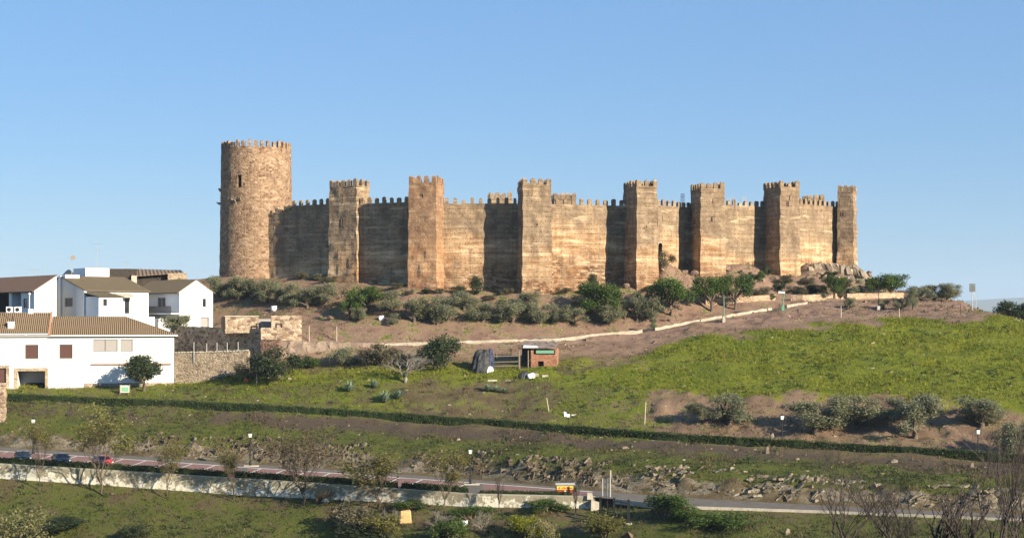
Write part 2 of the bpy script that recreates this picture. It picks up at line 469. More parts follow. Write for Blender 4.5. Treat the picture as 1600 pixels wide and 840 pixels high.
M['boulder_brown'] = plain("brown_boulder", (0.27, 0.17, 0.085), 0.4, 2.5)
M['olive'] = foliage("olive_leaves", (0.095, 0.102, 0.052), (0.275, 0.275, 0.155), 0.3, (0.15, 0.165, 0.105))
M['broad'] = foliage("broad_green_leaves", (0.028, 0.055, 0.010), (0.115, 0.165, 0.028), 0.28, (0.03, 0.06, 0.012))
M['evergreen'] = foliage("dark_evergreen_leaves", (0.014, 0.026, 0.010), (0.062, 0.082, 0.026), 0.18)
M['scrub'] = foliage("grey_scrub_leaves", (0.058, 0.056, 0.032), (0.18, 0.165, 0.09), 0.2, (0.09, 0.06, 0.035))
M['spring'] = foliage("young_spring_leaves", (0.085, 0.085, 0.018), (0.215, 0.20, 0.05), 0.35, (0.12, 0.09, 0.03))
M['hedge'] = foliage("clipped_hedge_leaves", (0.018, 0.032, 0.008), (0.075, 0.105, 0.022), 0.2)
M['grassblade'] = foliage("grass_blades", (0.094, 0.128, 0.009), (0.182, 0.228, 0.017), 0.35)
M['mustard'] = foliage("yellow_mustard_flowers", (0.14, 0.16, 0.012), (0.28, 0.27, 0.016), 0.35)
M['dryweed'] = foliage("dry_weeds", (0.062, 0.042, 0.022), (0.195, 0.145, 0.070), 0.3)
M['agave'] = foliage("agave_leaves", (0.08, 0.13, 0.08), (0.22, 0.28, 0.18), 0.12)
M['blossom'] = foliage("pale_blossom", (0.09, 0.10, 0.035), (0.34, 0.30, 0.13), 0.3)
M['sign_grey'] = plain("grey_sign_panel", (0.13, 0.14, 0.14), 0.3, 3, 0.6)
M['sign_red'] = plain("dark_red_sign", (0.23, 0.035, 0.025), 0.15, 4, 0.6)
M['sign_yellow'] = plain("yellow_sign", (0.62, 0.40, 0.05), 0.12, 4, 0.6)
M['orange'] = plain("orange_crate", (0.62, 0.15, 0.05), 0.15, 4, 0.6)
M['straw'] = plain("straw", (0.42, 0.29, 0.13), 0.35, 9)
M['rusty'] = plain("rusty_iron", (0.10, 0.055, 0.04), 0.3, 8)
M['wood_pale'] = plain("pale_wood", (0.42, 0.36, 0.27), 0.3, 8)
M['slope_rock'] = m_masonry("tan_slope_rock", [(0.15, 0.10, 0.07), (0.28, 0.195, 0.135), (0.40, 0.29, 0.205)], 1.0, (0.16, 0.11, 0.08), 1.3, 0.8)
M['bankgrass'] = foliage("bank_grass_blades", (0.024, 0.036, 0.007), (0.080, 0.096, 0.019), 0.3)
M['pale_rock'] = m_masonry("pale_layered_rock", [(0.14, 0.112, 0.074), (0.26, 0.215, 0.148), (0.38, 0.33, 0.24)], 0.9, (0.16, 0.13, 0.09), 2.2, 0.9)
M['weed'] = foliage("leafy_weeds", (0.020, 0.040, 0.008), (0.085, 0.115, 0.024), 0.25)
# ------------------------------------------------------------------ terrain: cross-lines of the hillside, front to back
XS = [-400, 0, 391, 735, 930, 1050, 1270, 1600, 2000]
ZR = [-18.0, -18.5, -19.6, -20.2, -20.1, -20.3, -20.4, -20.4, -20.4]      # road level
DN = [205, 193.9, 185.9, 175.6, 172, 165.2, 162.1, 154.9, 147]            # near edge of the road / wall top
ZF = [-19.8, -20.0, -21.4, -21.5, -21.3, -20.42, -20.52, -20.52, -20.52]      # foot of the road wall
DF = [232, 218.7, 204.9, 191.6, 178, 173.4, 167.1, 158.4, 151]            # far edge of the road
def zrow(xs, ds, zs): return [((x - 800) / FPX * d, d, z) for x, d, z in zip(xs, ds, zs)]
def prow(*k): return [tuple(P(x, y, d)) for x, y, d in k]
def flat(Y, z): return [(-9000, Y, z), (9000, Y, z)]
hedge_foot = [(-400, 610, 245), (0, 626, 231), (400, 643, 219), (760, 668, 208), (1050, 691, 195), (1325, 707, 187), (1600, 726, 178), (2000, 750, 168)]
path_line = [(-400, 550, 285), (0, 550, 270), (272, 543, 264), (400, 537, 248), (440, 536.5, 244.5), (540, 541, 243.5), (700, 538.5, 244), (870, 531.5, 246), (1000, 519, 249),
             (1130, 497.5, 253), (1220, 480, 257), (1300, 470, 262.5), (1400, 468.5, 268), (1500, 472, 263), (1540, 488, 257), (1600, 522, 252), (1700, 590, 250), (2000, 700, 245)]
castle_foot = [(-400, 470, 300), (0, 455, 296), (200, 442, 294), (345, 433, 285), (415, 435, 281.5), (515, 438, 274), (575, 441, 270), (640, 450, 263.5),
               (692, 452, 263), (770, 457, 263), (860, 460, 261), (975, 449, 266), (1023, 446, 268), (1030, 408, 271), (1048, 411, 272.5), (1066, 420, 274), (1085, 430, 275), (1128, 433, 276.5), (1136, 413, 278), (1165, 414, 280), (1187, 420, 282), (1195, 430, 283),
               (1249, 429, 286), (1256, 412, 288), (1305, 412, 297), (1345, 418, 299), (1365, 440, 298), (1400, 458, 296), (1490, 467, 288), (1545, 492, 280), (1600, 540, 275), (1700, 640, 270), (2000, 760, 262)]
ROWS = [
    flat(-90, 2.0), flat(4, -1.8), flat(20, -4.6), flat(60, -11.6), flat(100, -19.2), flat(128, -23.6),
    prow((-400, 862, 190), (0, 858, 180), (400, 868, 170), (800, 872, 160), (1200, 880, 146), (1600, 890, 138), (2000, 900, 130)),
    zrow(XS, [d + 0.55 for d in DN], ZF),
    zrow(XS, [d + 1.15 for d in DN], [z - 0.12 for z in ZR]),
    zrow(XS, [d + 0.3 for d in DF], [z - 0.12 for z in ZR]),
    prow((-400, 680, 238), (0, 672, 224), (371, 693, 212), (735, 710, 197.5), (900, 722, 186.5), (1050, 738, 178.5), (1270, 752, 171), (1600, 770, 162.5), (2000, 775, 155)),
    prow(*hedge_foot),
    [(x * (y + 3.5) / y, y + 3.5, z + 0.15) for x, y, z in prow(*hedge_foot)],
    prow((-400, 606, 252), (0, 605, 236), (272, 604, 240.5), (400, 598, 232), (600, 590, 228), (800, 592, 225), (1000, 612, 214), (1200, 643, 203.5), (1400, 655, 198), (1600, 668, 192), (2000, 690, 184)),
    prow((-400, 596, 264), (0, 598, 247), (272, 598, 246), (400, 588, 236), (600, 583, 232), (800, 583, 229), (1000, 606, 216.5), (1200, 617, 206.5), (1400, 620, 202), (1600, 634, 196.5), (2000, 660, 190)),
    prow((-400, 575, 275), (0, 580, 264), (272, 576, 259), (400, 571, 243.5), (440, 569, 241), (600, 565, 236), (800, 565, 235), (930, 558, 237), (1000, 545, 237.5), (1130, 522, 240), (1220, 508, 242), (1300, 500, 244),
         (1400, 495, 245), (1500, 492, 244), (1545, 490.5, 243.5), (1600, 500, 240), (1700, 520, 236), (2000, 600, 230)),
    prow(*path_line),
    [(x * (y + 4.2) / y, y + 4.2, z + 0.1) for x, y, z in prow(*path_line)],
    prow(*castle_foot),
    [(x, y + 55, z + 0.4) for x, y, z in prow(*castle_foot)],
    flat(430, -16), flat(720, -46), flat(13600, -46),
]
R_A, R_WALL, R_NEAR, R_FAR, R_ROCK, R_HEDGE, R_BACK, R_G, R_G2, R_G3, R_PATH, R_PATH2, R_CASTLE, R_TOP = 6, 7, 8, 9, 10, 11, 12, 13, 14, 15, 16, 17, 18, 19

gx = np.concatenate([-np.geomspace(8800, 150, 30), np.arange(-140, 140.01, 0.6), np.geomspace(150, 8800, 30)])
gy = np.concatenate([np.arange(-88, 130, 3.0), np.arange(130, 322, 0.5), np.linspace(325, 430, 22), np.geomspace(450, 13500, 40)])
nx, ny = len(gx), len(gy)
rowY = np.zeros((len(ROWS), nx)); rowZ = np.zeros((len(ROWS), nx))
for k, r in enumerate(ROWS):
    a = np.array(sorted(r))
    rowY[k] = np.interp(gx, a[:, 0], a[:, 1]); rowZ[k] = np.interp(gx, a[:, 0], a[:, 2])
for k in range(1, len(ROWS)):
    rowY[k] = np.maximum(rowY[k], rowY[k - 1] + 0.05)
GZ = np.zeros((ny, nx)); GT = np.zeros((ny, nx))
for i in range(nx):
    GZ[:, i] = np.interp(gy, rowY[:, i], rowZ[:, i])
    GT[:, i] = np.interp(gy, rowY[:, i], np.arange(len(ROWS)))
GXX, GYY = np.meshgrid(gx, gy)
# soften the fold lines everywhere but at the road
sm = GZ.copy()
for _ in range(3):
    sm[1:-1] = (sm[:-2] + 2 * sm[1:-1] + sm[2:]) / 4
    sm[:, 1:-1] = (sm[:, :-2] + 2 * sm[:, 1:-1] + sm[:, 2:]) / 4
roadm = np.clip(np.minimum(GT - (R_WALL - 0.30), (R_FAR + 0.3) - GT) * 8, 0, 1)
GZ = GZ * roadm + sm * (1 - roadm)
p3 = np.stack([GXX.ravel(), GYY.ravel(), np.zeros(nx * ny)], 1)
bumps = (fbm(p3, 5.0, 4, 3) * 0.28).reshape(ny, nx)
rocky = np.clip(1 - np.abs(GT - (R_FAR + 0.62)) / 0.5, 0, 1)
bank = np.clip(1 - np.abs(GT - (R_G + 0.5)) / 0.5, 0, 1) * np.clip((GXX - 10) / 10, 0, 1)
gully = np.clip(1 - np.abs(GT - (R_BACK + 0.55)) / 0.55, 0, 1) * np.clip((GXX - 12) / 8, 0, 1)
emb = np.clip(1 - np.abs(GT - (R_G3 + 0.55)) / 0.5, 0, 1) * np.clip((GXX - 14) / 6, 0, 1)
slope_c = np.clip(1 - np.abs(GT - (R_PATH2 + 0.6)) / 0.4, 0, 1) * np.clip((GXX - 20) / 15, 0, 1)
rough = (np.abs(fbm(p3 * np.array([1, 0.5, 1]), 2.2, 4, 9))).reshape(ny, nx)
GZ += bumps * (1 - roadm) * np.clip((GYY - 20) / 60, 0.0, 1)
GZ += (rough - 0.45) * (1 - roadm) * (0.9 * rocky + 0.7 * bank + 0.8 * gully + 0.45 * emb + 0.7 * slope_c)
far = np.clip((GYY - 900) / 2000, 0, 1)
GZ += far * (fbm(p3, 900.0, 3, 31).reshape(ny, nx)) * 8

# faint mountains beyond the plain, seen right of the hill
def mountain(X, Y):
    ang = X / np.maximum(Y, 1)
    ridge = 96 + 60 * np.clip((ang - 0.20) / 0.12, 0, 1) + 26 * np.sin(ang * 31 + 1.0) + 14 * np.sin(ang * 83)
    ridge = ridge * np.where(ang < -0.05, 0.75, 1.0)
    return (ridge + 46) * np.exp(-((Y - 11200) / 1300.0) ** 2)
GZ += np.where(GYY > 3000, mountain(GXX, GYY), 0)

def zg(X, Y):
    X = np.atleast_1d(np.asarray(X, float)); Y = np.atleast_1d(np.asarray(Y, float))
    i = np.clip(np.searchsorted(gx, X) - 1, 0, nx - 2); j = np.clip(np.searchsorted(gy, Y) - 1, 0, ny - 2)
    u = (X - gx[i]) / (gx[i + 1] - gx[i]); w = (Y - gy[j]) / (gy[j + 1] - gy[j])
    return GZ[j, i] * (1 - u) * (1 - w) + GZ[j, i + 1] * u * (1 - w) + GZ[j + 1, i] * (1 - u) * w + GZ[j + 1, i + 1] * u * w
def tg(X, Y):
    i = np.clip(np.searchsorted(gx, X) - 1, 0, nx - 2); j = np.clip(np.searchsorted(gy, Y) - 1, 0, ny - 2)
    return GT[j, i]
def gz(x, y): return float(zg(x, y)[0])
_march = np.arange(120, 330, 0.2)
def hit(px, py, lo=120):
    """where the ground meets the sight line of a place in the photograph"""
    D = _march[_march >= lo]
    below = -(py - HOR) / FPX * D < zg((px - 800) / FPX * D, D)
    d = D[np.argmax(below)] if below.any() else 290.0
    return Vector(((px - 800) / FPX * d, d, gz((px - 800) / FPX * d, d)))

# colour zones of the soil
def zones(X, Y, T):
    wq = np.stack([X, Y, np.zeros(X.shape)], 1)
    T = T + 0.16 * fbm(wq, 4.0, 3, 71) * np.clip(np.abs(T - R_FAR) * 2 - 2.4, 0, 1)
    px = 800 + FPX * X / np.maximum(Y, 1) + 35 * fbm(wq, 7.0, 3, 72)
    sel = lambda a, b: (T >= a) & (T < b)
    g = np.full(X.shape, 0.5); k = np.zeros(X.shape); ye = np.full(X.shape, 0.15); pu = np.zeros(X.shape)
    s = sel(0, R_WALL); g[s] = 0.64; ye[s] = 0.15
    s = s & (px > 500) & (px < 900) & (T > R_A + 0.55); g[s] = 0.42
    s = sel(R_A + 0.78, R_NEAR); g[s] = 0.52
    s = sel(R_NEAR, R_FAR); g[s] = 0.1
    s = sel(R_FAR, R_ROCK); k[s] = 0.62; g[s] = 0.42
    f = np.clip((T - R_ROCK), 0, 1)
    s = sel(R_ROCK - 0.12, R_HEDGE); g[s] = (0.74 - 0.62 * np.clip((f - 0.42) / 0.35, 0, 1))[s]; k[s] = 0; pu[s] = np.clip((f - 0.3) / 0.3, 0, 1)[s]
    s = s & (px < 330); g[s] = np.maximum(g[s], 0.5)
    s = sel(R_HEDGE, R_G); g[s] = np.where(px > 1040, 0.24, np.where((px > 630) & (px < 860), 0.36, 0.56))[s]; ye[s] = 0.35
    s = sel(R_G, R_G2); g[s] = np.where(px > 1050, 0.30, 0.76)[s]; ye[s] = 0.7
    s = sel(R_G + 0.8, R_G2); g[s] = np.where(px > 1050, np.where((px > 1170) & (px < 1310), 0.25, 0.6), 0.8)[s]
    f = T - R_G2
    s = sel(R_G2, R_G3); lim = np.where(px < 900, 0.25, 0.93)
    g[s] = np.where(px < 900, np.where(f < 0.3, 0.9, 0.42), np.clip(1.05 - np.clip((f - lim) / 0.1, 0, 1), 0, 1))[s]
    ye[s] = np.where(px > 850, 0.75, 0.8)[s]
    s = s & (px > 860) & (px < 1010) & (f > 0.55); g[s] = 0.45
    s = sel(R_G3, R_PATH); g[s] = np.where(px < 860, 0.30, 0.14)[s]
    s = sel(R_PATH, R_PATH2); g[s] = 0.05
    s = sel(R_PATH2, R_CASTLE); g[s] = np.where(px > 1000, 0.26, 0.36)[s]; k[s] = np.where(px > 1020, np.clip(f * 0, 0, 1) + 0.25, 0)[s]
    s = sel(R_CASTLE, 30); g[s] = 0.4
    s = (px > 1550) & (T >= R_G3 + 0.05); g[s] = 0.7
    return g, k, ye, pu
Zg, Zk, Zy, Zp = zones(GXX.ravel(), GYY.ravel(), GT.ravel())
def soft(a, n=4):
    a = a.reshape(ny, nx).copy()
    for _ in range(n):
        a[1:-1] = (a[:-2] + 2 * a[1:-1] + a[2:]) / 4; a[:, 1:-1] = (a[:, :-2] + 2 * a[:, 1:-1] + a[:, 2:]) / 4
    return a.ravel()
Zg, Zk, Zy, Zp = soft(Zg), soft(Zk, 2), soft(Zy), soft(Zp)
Zd = soft(np.clip((R_G3 + 0.4 - GT) * 2, 0, 1) * np.where((GXX > 12) & (GT > R_BACK), 0.35, 1.0))
idx = np.arange(nx * ny).reshape(ny, nx)
faces = np.stack([idx[:-1, :-1].ravel(), idx[:-1, 1:].ravel(), idx[1:, 1:].ravel(), idx[1:, :-1].ravel()], 1)
me = mesh_np("ground", np.stack([GXX.ravel(), GYY.ravel(), GZ.ravel()], 1), faces, M['ground'], True,
             {"zone": np.stack([Zg, Zk, Zy], 1), "purple": Zp, "dry": Zd, "lower": soft((GT < R_HEDGE).astype(float))})
link("ground", me)["kind"] = "structure"

# haze: even air round everything, the sky outside it
hb = MB(); hb.box(-9200, 9200, -120, 13900, -75, 320)
hm = bpy.data.materials.new("haze_air"); hm.use_nodes = True
ht = hm.node_tree; ht.nodes.remove(ht.nodes["Principled BSDF"])
vol = ht.nodes.new("ShaderNodeVolumePrincipled")
vol.inputs["Color"].default_value = (0.62, 0.80, 1.0, 1)
vol.inputs["Density"].default_value = 0.00007
ht.links.new(vol.outputs[0], ht.nodes["Material Output"].inputs["Volume"])
hz = hb.build("haze", hm); hz["kind"] = "stuff"

# ------------------------------------------------------------------ road, parking, markings, path
def rowpt(xs, ds, zs, px, off=0.0):
    """point on a road line at photo column px, off metres farther away"""
    d = float(np.interp(px, xs, ds)) + off
    return Vector(((px - 800) / FPX * d, d, float(np.interp(px, xs, zs))))
def strip(name, mat, pxs, d0, d1, dz, kind="structure", parent=None):
    mb = MB()
    a = [Vector(((p - 800) / FPX * d0(p), d0(p), float(np.interp(p, XS, ZR)) + dz)) for p in pxs]
    b = [Vector(((p - 800) / FPX * d1(p), d1(p), float(np.interp(p, XS, ZR)) + dz)) for p in pxs]
    for i in range(len(pxs) - 1): mb.quad(a[i], a[i + 1], b[i + 1], b[i])
    o = mb.build(name, mat, parent)
    if kind: o["kind"] = kind
    return o
dn = lambda p: float(np.interp(p, XS, DN)); df = lambda p: float(np.interp(p, XS, DF))
allpx = list(range(-400, 2001, 40))
road = strip("road", M['asphalt'], allpx, lambda p: dn(p) + 0.05, df, 0.0)
bay_far = lambda p: dn(p) + (df(p) - dn(p)) * 0.74
parkpx = [p for p in range(-400, 921, 20)] + [926]
strip("parking_pavement", M['paver'], parkpx, lambda p: dn(p) + 0.3, bay_far, 0.005)
mk = MB()
def paint(a, b, w, z=0.010):
    d = (b - a); d.z = 0; n = Vector((-d.y, d.x, 0)).normalized() * w / 2
    up = Vector((0, 0, z))
    mk.quad(a - n + up, b - n + up, b + n + up, a + n + up)
for i in range(len(parkpx) - 1):
    p, q = parkpx[i], parkpx[i + 1]
    paint(rowpt(XS, DN, ZR, p, bay_far(p) - dn(p) + 0.1), rowpt(XS, DN, ZR, q, bay_far(q) - dn(q) + 0.1), 0.42, 0.014)
STALLS = list(np.arange(-60, 760, 36.0))
for p in STALLS:
    f = bay_far(p) - dn(p)
    a = rowpt(XS, DN, ZR, p - 26, f - 9.5); b = rowpt(XS, DN, ZR, p, f - 0.2)
    paint(a, b, 0.22)
mko = mk.build("road_markings", M['line']); mko["kind"] = "structure"
kb = MB()                                           # pale verge kerb on the valley side of the open road
kp = [p for p in range(960, 2001, 40)]
for p, q in zip(kp[:-1], kp[1:]):
    a, b = rowpt(XS, DN, ZR, p), rowpt(XS, DN, ZR, q)
    kb.hexa([a + Vector((0, -.16, -.5)), b + Vector((0, -.16, -.5)), b + Vector((0, 0.02, -.5)), a + Vector((0, 0.02, -.5))],
            [a + Vector((0, -.16, .06)), b + Vector((0, -.16, .06)), b + Vector((0, 0.02, .06)), a + Vector((0, 0.02, .06))])
o = kb.build("road_kerb", M['concrete']); o["kind"] = "structure"

pl = sorted(prow(*path_line))
plx = [p[0] for p in pl]
def pathpt(px, off=0.0):
    d = float(np.interp(px, [k[0] for k in path_line], [k[2] for k in path_line])); y = float(np.interp(px, [k[0] for k in path_line], [k[1] for k in path_line]))
    v = P(px, y, d); return Vector((v.x * (d + off) / d, d + off, v.z))
pm = MB()
pp = list(range(400, 1421, 12))
prev = None
for p in pp:
    cols = []
    for o_ in np.linspace(0.2, 4.0, 6):
        a = pathpt(p, o_); cols.append(Vector((a.x, a.y, gz(a.x, a.y) + 0.06)))
    if prev:
        for k in range(5): pm.quad(prev[k], cols[k], cols[k + 1], prev[k + 1])
    prev = cols
o = pm.build("footpath", M['path'], smooth=True); o["kind"] = "structure"

# ------------------------------------------------------------------ generic rough stone walls along a line
def noise_pts(pts, amp, scale, seed=0):
    a = np.array([tuple(p) for p in pts])
    n = np.stack([vnoise(a, scale, seed), vnoise(a, scale, seed + 1), vnoise(a, scale, seed + 2)], 1) * amp
    return a + n
def patch_into(V, F, p00, p10, p11, p01, step, amp=0.05, scale=0.8, seed=0):
    """noisy grid between four corners"""
    p00, p10, p11, p01 = map(Vector, (p00, p10, p11, p01))
    nu = max(1, int(max((p10 - p00).length, (p11 - p01).length) / step)); nv = max(1, int(max((p01 - p00).length, (p11 - p10).length) / step))
    g = []
    for j in range(nv + 1):
        for i in range(nu + 1):
            u, v = i / nu, j / nv
            g.append(p00.lerp(p10, u).lerp(p01.lerp(p11, u), v))
    g = noise_pts(g, amp, scale, seed)
    o = sum(len(x) for x in V)
    V.append(g)
    for j in range(nv):
        for i in range(nu):
            a = o + j * (nu + 1) + i
            F.append((a, a + 1, a + nu + 2, a + nu + 1))
def wall_line(pts_bottom, tops, thick, step=0.5, amp=0.05, seed=0):
    """wall between consecutive plan points: rough front, back, top and ends"""
    V, F = [], []
    n = len(pts_bottom)
    for i in range(n - 1):
        a, b = Vector(pts_bottom[i]), Vector(pts_bottom[i + 1])
        ta, tb = tops[i], tops[i + 1]
        d = (b - a); d.z = 0; d.normalize(); nb = Vector((-d.y, d.x, 0)) * thick
        at, bt = Vector((a.x, a.y, ta)), Vector((b.x, b.y, tb))
        patch_into(V, F, a, b, bt, at, step, amp, 0.7, seed)
        patch_into(V, F, b + nb, a + nb, at + nb, bt + nb, step * 2, amp, 0.7, seed)
        patch_into(V, F, at, bt, bt + nb, at + nb, step, amp, 0.7, seed)
        if i == 0: patch_into(V, F, a + nb, a, at, at + nb, step, amp, 0.7, seed)
        if i == n - 2: patch_into(V, F, b, b + nb, bt + nb, bt, step, amp, 0.7, seed)
    return np.concatenate(V), np.array(F)
def stone_wall(name, label, cat, pts, tops, thick, mat, parent=None, step=0.5, amp=0.05, seed=0):
    v, f = wall_line(pts, tops, thick, step, amp, seed)
    o = link(name, mesh_np(name, v, f, mat), parent)
    if label: tag(o, label, cat)
    return o

# the low pale kerb wall on the outer edge of the castle path
def kerb_run(pxa, pxb, label):
    pts, tops = [], []
    for p in np.arange(pxa, pxb + 0.1, 8.0):
        a = pathpt(p); z = gz(a.x, a.y)
        z = float(np.mean(zg(np.array([pathpt(p + k).x for k in range(-40, 41, 8)]), np.array([pathpt(p + k).y for k in range(-40, 41, 8)])))); pts.append(Vector((a.x, a.y, z - 0.8))); tops.append(z + 0.42 + 0.06 * math.sin(p * 0.37))
    stone_wall("path_parapet", label, "low wall", pts, tops, 0.4, M['kerb'], None, 0.45, 0.06, 5)["group"] = "low walls edging the castle path"
kerb_run(556, 1004, "long low pale stone wall edging the footpath below the olive grove")
kerb_run(1024, 1128, "middle run of low pale stone wall edging the path where it climbs to the bend")
kerb_run(1134, 1212, "low pale stone wall edging the path just before the green lamp with a white head")
kerb_run(1230, 1262, "short last piece of low pale wall beyond the white-headed lamp")
# ------------------------------------------------------------------ the castle
castle = thing("castle", "ruined rammed earth castle with crenellated towers and a round stone keep on the hilltop", "castle", (0, 285, 3))
CO = Vector((0, 285, 3))
def cpart(name, V, F, mat, parent=None):
    """castle mesh given in world coordinates"""
    v = np.concatenate(V) - np.array(tuple(CO if parent is None else CO))
    return link(name, mesh_np(name, v, np.array(F), mat), parent or castle)
def merlon(V, F, c, t, n, w, d, h, seed):
    """one merlon standing at c (front bottom middle), t along the wall, n outwards, with a blunt pyramid cap"""
    rs = random.Random(seed)
    h *= rs.uniform(0.84, 1.10); w *= rs.uniform(0.82, 1.12)
    t, n = Vector(t), Vector(n)
    if rs.random() < 0.06: h *= rs.uniform(0.35, 0.75)
    o = sum(len(x) for x in V)
    b = [c - t * w / 2 + n * 0.02, c + t * w / 2 + n * 0.02, c + t * w / 2 - n * d, c - t * w / 2 - n * d]
    up = Vector((0, 0, h * 0.82)); tip = Vector((0, 0, h)); m = sum(b, Vector()) / 4
    top = [p + up for p in b]; cap = [m + (p - m) * 0.55 + tip + Vector((rs.uniform(-.04, .04), 0, rs.uniform(-.08, .04))) for p in b]
    pts = noise_pts(b + top + cap, 0.045, 0.4, seed)
    V.append(pts)
    for k in range(4):
        j = (k + 1) % 4
        F.append((o + k, o + j, o + 4 + j, o + 4 + k)); F.append((o + 4 + k, o + 4 + j, o + 8 + j, o + 8 + k))
    F.append((o + 8, o + 9, o + 10, o + 11))
def merlon_row(V, F, a, b, z, n, spacing, w, d, h, seed, ends=True):
    a, b = Vector((a.x, a.y, z)), Vector((b.x, b.y, z))
    L = (b - a).length; t = (b - a).normalized()
    tv, nv_ = t, Vector(n); bz = Vector((0, 0, -.1)); tz = Vector((0, 0, .16))
    q = [a + nv_ * .04, b + nv_ * .04, b - nv_ * d, a - nv_ * d]; o = sum(len(x) for x in V)
    V.append(np.array([tuple(x + bz) for x in q] + [tuple(x + tz) for x in q]))
    F += [(o + 4, o + 5, o + 6, o + 7), (o, o + 1, o + 5, o + 4), (o + 1, o + 2, o + 6, o + 5), (o + 2, o + 3, o + 7, o + 6), (o + 3, o, o + 4, o + 7)]
    k = max(1, round((L - w) / spacing)) if ends else max(1, round(L / spacing))
    for i in range(k + 1):
        s = w / 2 + (L - w) * i / k
        merlon(V, F, a + t * s, t, n, w, d, h, seed * 100 + i)
def solve_w(P1, t, px):
    """distance from P1 along t until photo column px"""
    k = (px - 800) / FPX
    return (k * P1.y - P1.x) / (t.x - k * t.y)
TW = {}
def slit(parent, px, py, F_):
    """arrow slit: a narrow dark slot in a frame of stone, set in the tower's front face"""
    o, t, n = F_
    d = Vector(((px - 800) / FPX, 1, -(py - HOR) / FPX))
    s = o.dot(n) / d.dot(n); p = d * s
    mb = MB()
    for x0, x1, z0, z1 in ((-0.28, -0.14, -0.75, 0.75), (0.14, 0.28, -0.75, 0.75), (-0.14, 0.14, 0.6, 0.75), (-0.14, 0.14, -0.75, -0.6)):
        c = [p + t * x0 + n * 0.08, p + t * x1 + n * 0.08, p + t * x1 - n * 0.3, p + t * x0 - n * 0.3]
        mb.hexa([q + Vector((0, 0, z0)) - CO for q in c], [q + Vector((0, 0, z1)) - CO for q in c])
    c = [p - t * 0.16 + n * 0.03, p + t * 0.16 + n * 0.03, p + t * 0.16 - n * 0.2, p - t * 0.16 - n * 0.2]
    mb.hexa([q + Vector((0, 0, -.62)) - CO for q in c], [q + Vector((0, 0, .62)) - CO for q in c], 1)
    mb.build("arrow_slit", [M['castle'], M['dark']], parent)
def square_tower(key, pxa, pxb, D1, th, s, ztop, slits=(), batter=0.3, mat='castle', label=None, zb=None):
    th = R(th); t = Vector((math.cos(th), math.sin(th), 0)); back = Vector((-math.sin(th), math.cos(th), 0)); n = -back
    P1 = Vector(((pxa - 800) / FPX * D1, D1, 0)); w = solve_w(P1, t, pxb); P2 = P1 + t * w
    c = [P1, P2, P2 + back * s, P1 + back * s]
    zb = zb if zb is not None else min(gz(q.x, q.y) for q in c) - 1.2
    zm = ztop - 1.2
    mid = sum(c, Vector()) / 4
    lo = [q + (q - mid).normalized() * batter for q in c]; hi = [Vector(q) for q in c]
    for q in lo: q.z = zb
    for q in hi: q.z = zm
    V, F = [], []
    for i in range(4):
        j = (i + 1) % 4
        patch_into(V, F, lo[i], lo[j], hi[j], hi[i], 0.55, 0.17, 1.1, 2)
    patch_into(V, F, hi[0], hi[1], hi[2], hi[3], 1.5, 0.05, 1, 2)
    tw = cpart("square_tower", V, F, M[mat])
    if label: tw["label"] = label
    V, F = [], []
    seed = hash3(int(pxa), 3, 7) * 1000
    for i, (a, b) in enumerate(((0, 1), (1, 2), (2, 3), (3, 0))):
        ta = (hi[b] - hi[a]).normalized(); na = Vector((ta.y, -ta.x, 0))
        merlon_row(V, F, hi[a], hi[b], zm - 0.05, na, 1.42, 0.78, 0.5, 1.28, int(seed) + i)
    cpart("parapet", V, F, M[mat], tw)
    Fr = (Vector((P1.x, P1.y, 0)), t, n)
    for px, py in slits: slit(tw, px, py, Fr)
    TW[key] = dict(P1=P1, P2=P2, t=t, back=back, s=s, obj=tw)
    return tw
square_tower('A', 515, 557, 275.0, -30, 4.0, 24.4, ((535.5, 310), (535.5, 347), (535.5, 371)), label="grey left tower nearest the round keep")
square_tower('B', 639, 681, 264.5, -15, 4.6, 24.2, ((660, 309), (660, 345), (661, 371)), mat='castle_red', label="reddish tower with a rounded patch on its lower face")
square_tower('C', 817, 861, 261.5, 8, 6.0, 23.6, ((833, 311), (839, 347), (837, 377)), label="tallest middle tower with a golden lower face")
square_tower('D', 995, 1027, 266.0, 18, 6.0, 23.8, ((1007, 314), (1010, 350)))
square_tower('E', 1095, 1132, 275.0, 11, 6.0, 24.1, ((1113, 315), (1112, 341), (1114, 367)), label="banded tower with grey repair courses")
square_tower('F', 1219, 1249, 283.0, 21, 6.0, 25.1, ((1233, 308), (1231, 318)))
square_tower('G', 1309, 1333, 298.5, -22, 4.0, 25.5, ((1317, 333), (1328, 318)), label="end tower above the pale boulders")
# towers of the far side, whose tops rise behind the near wall
square_tower('H', 765, 800, 303, 5, 5, 24.6, zb=3)
square_tower('I', 866, 900, 304, 5, 5, 24.6, zb=3)
square_tower('J', 1262, 1288, 322, 5, 4, 25.6, zb=3)

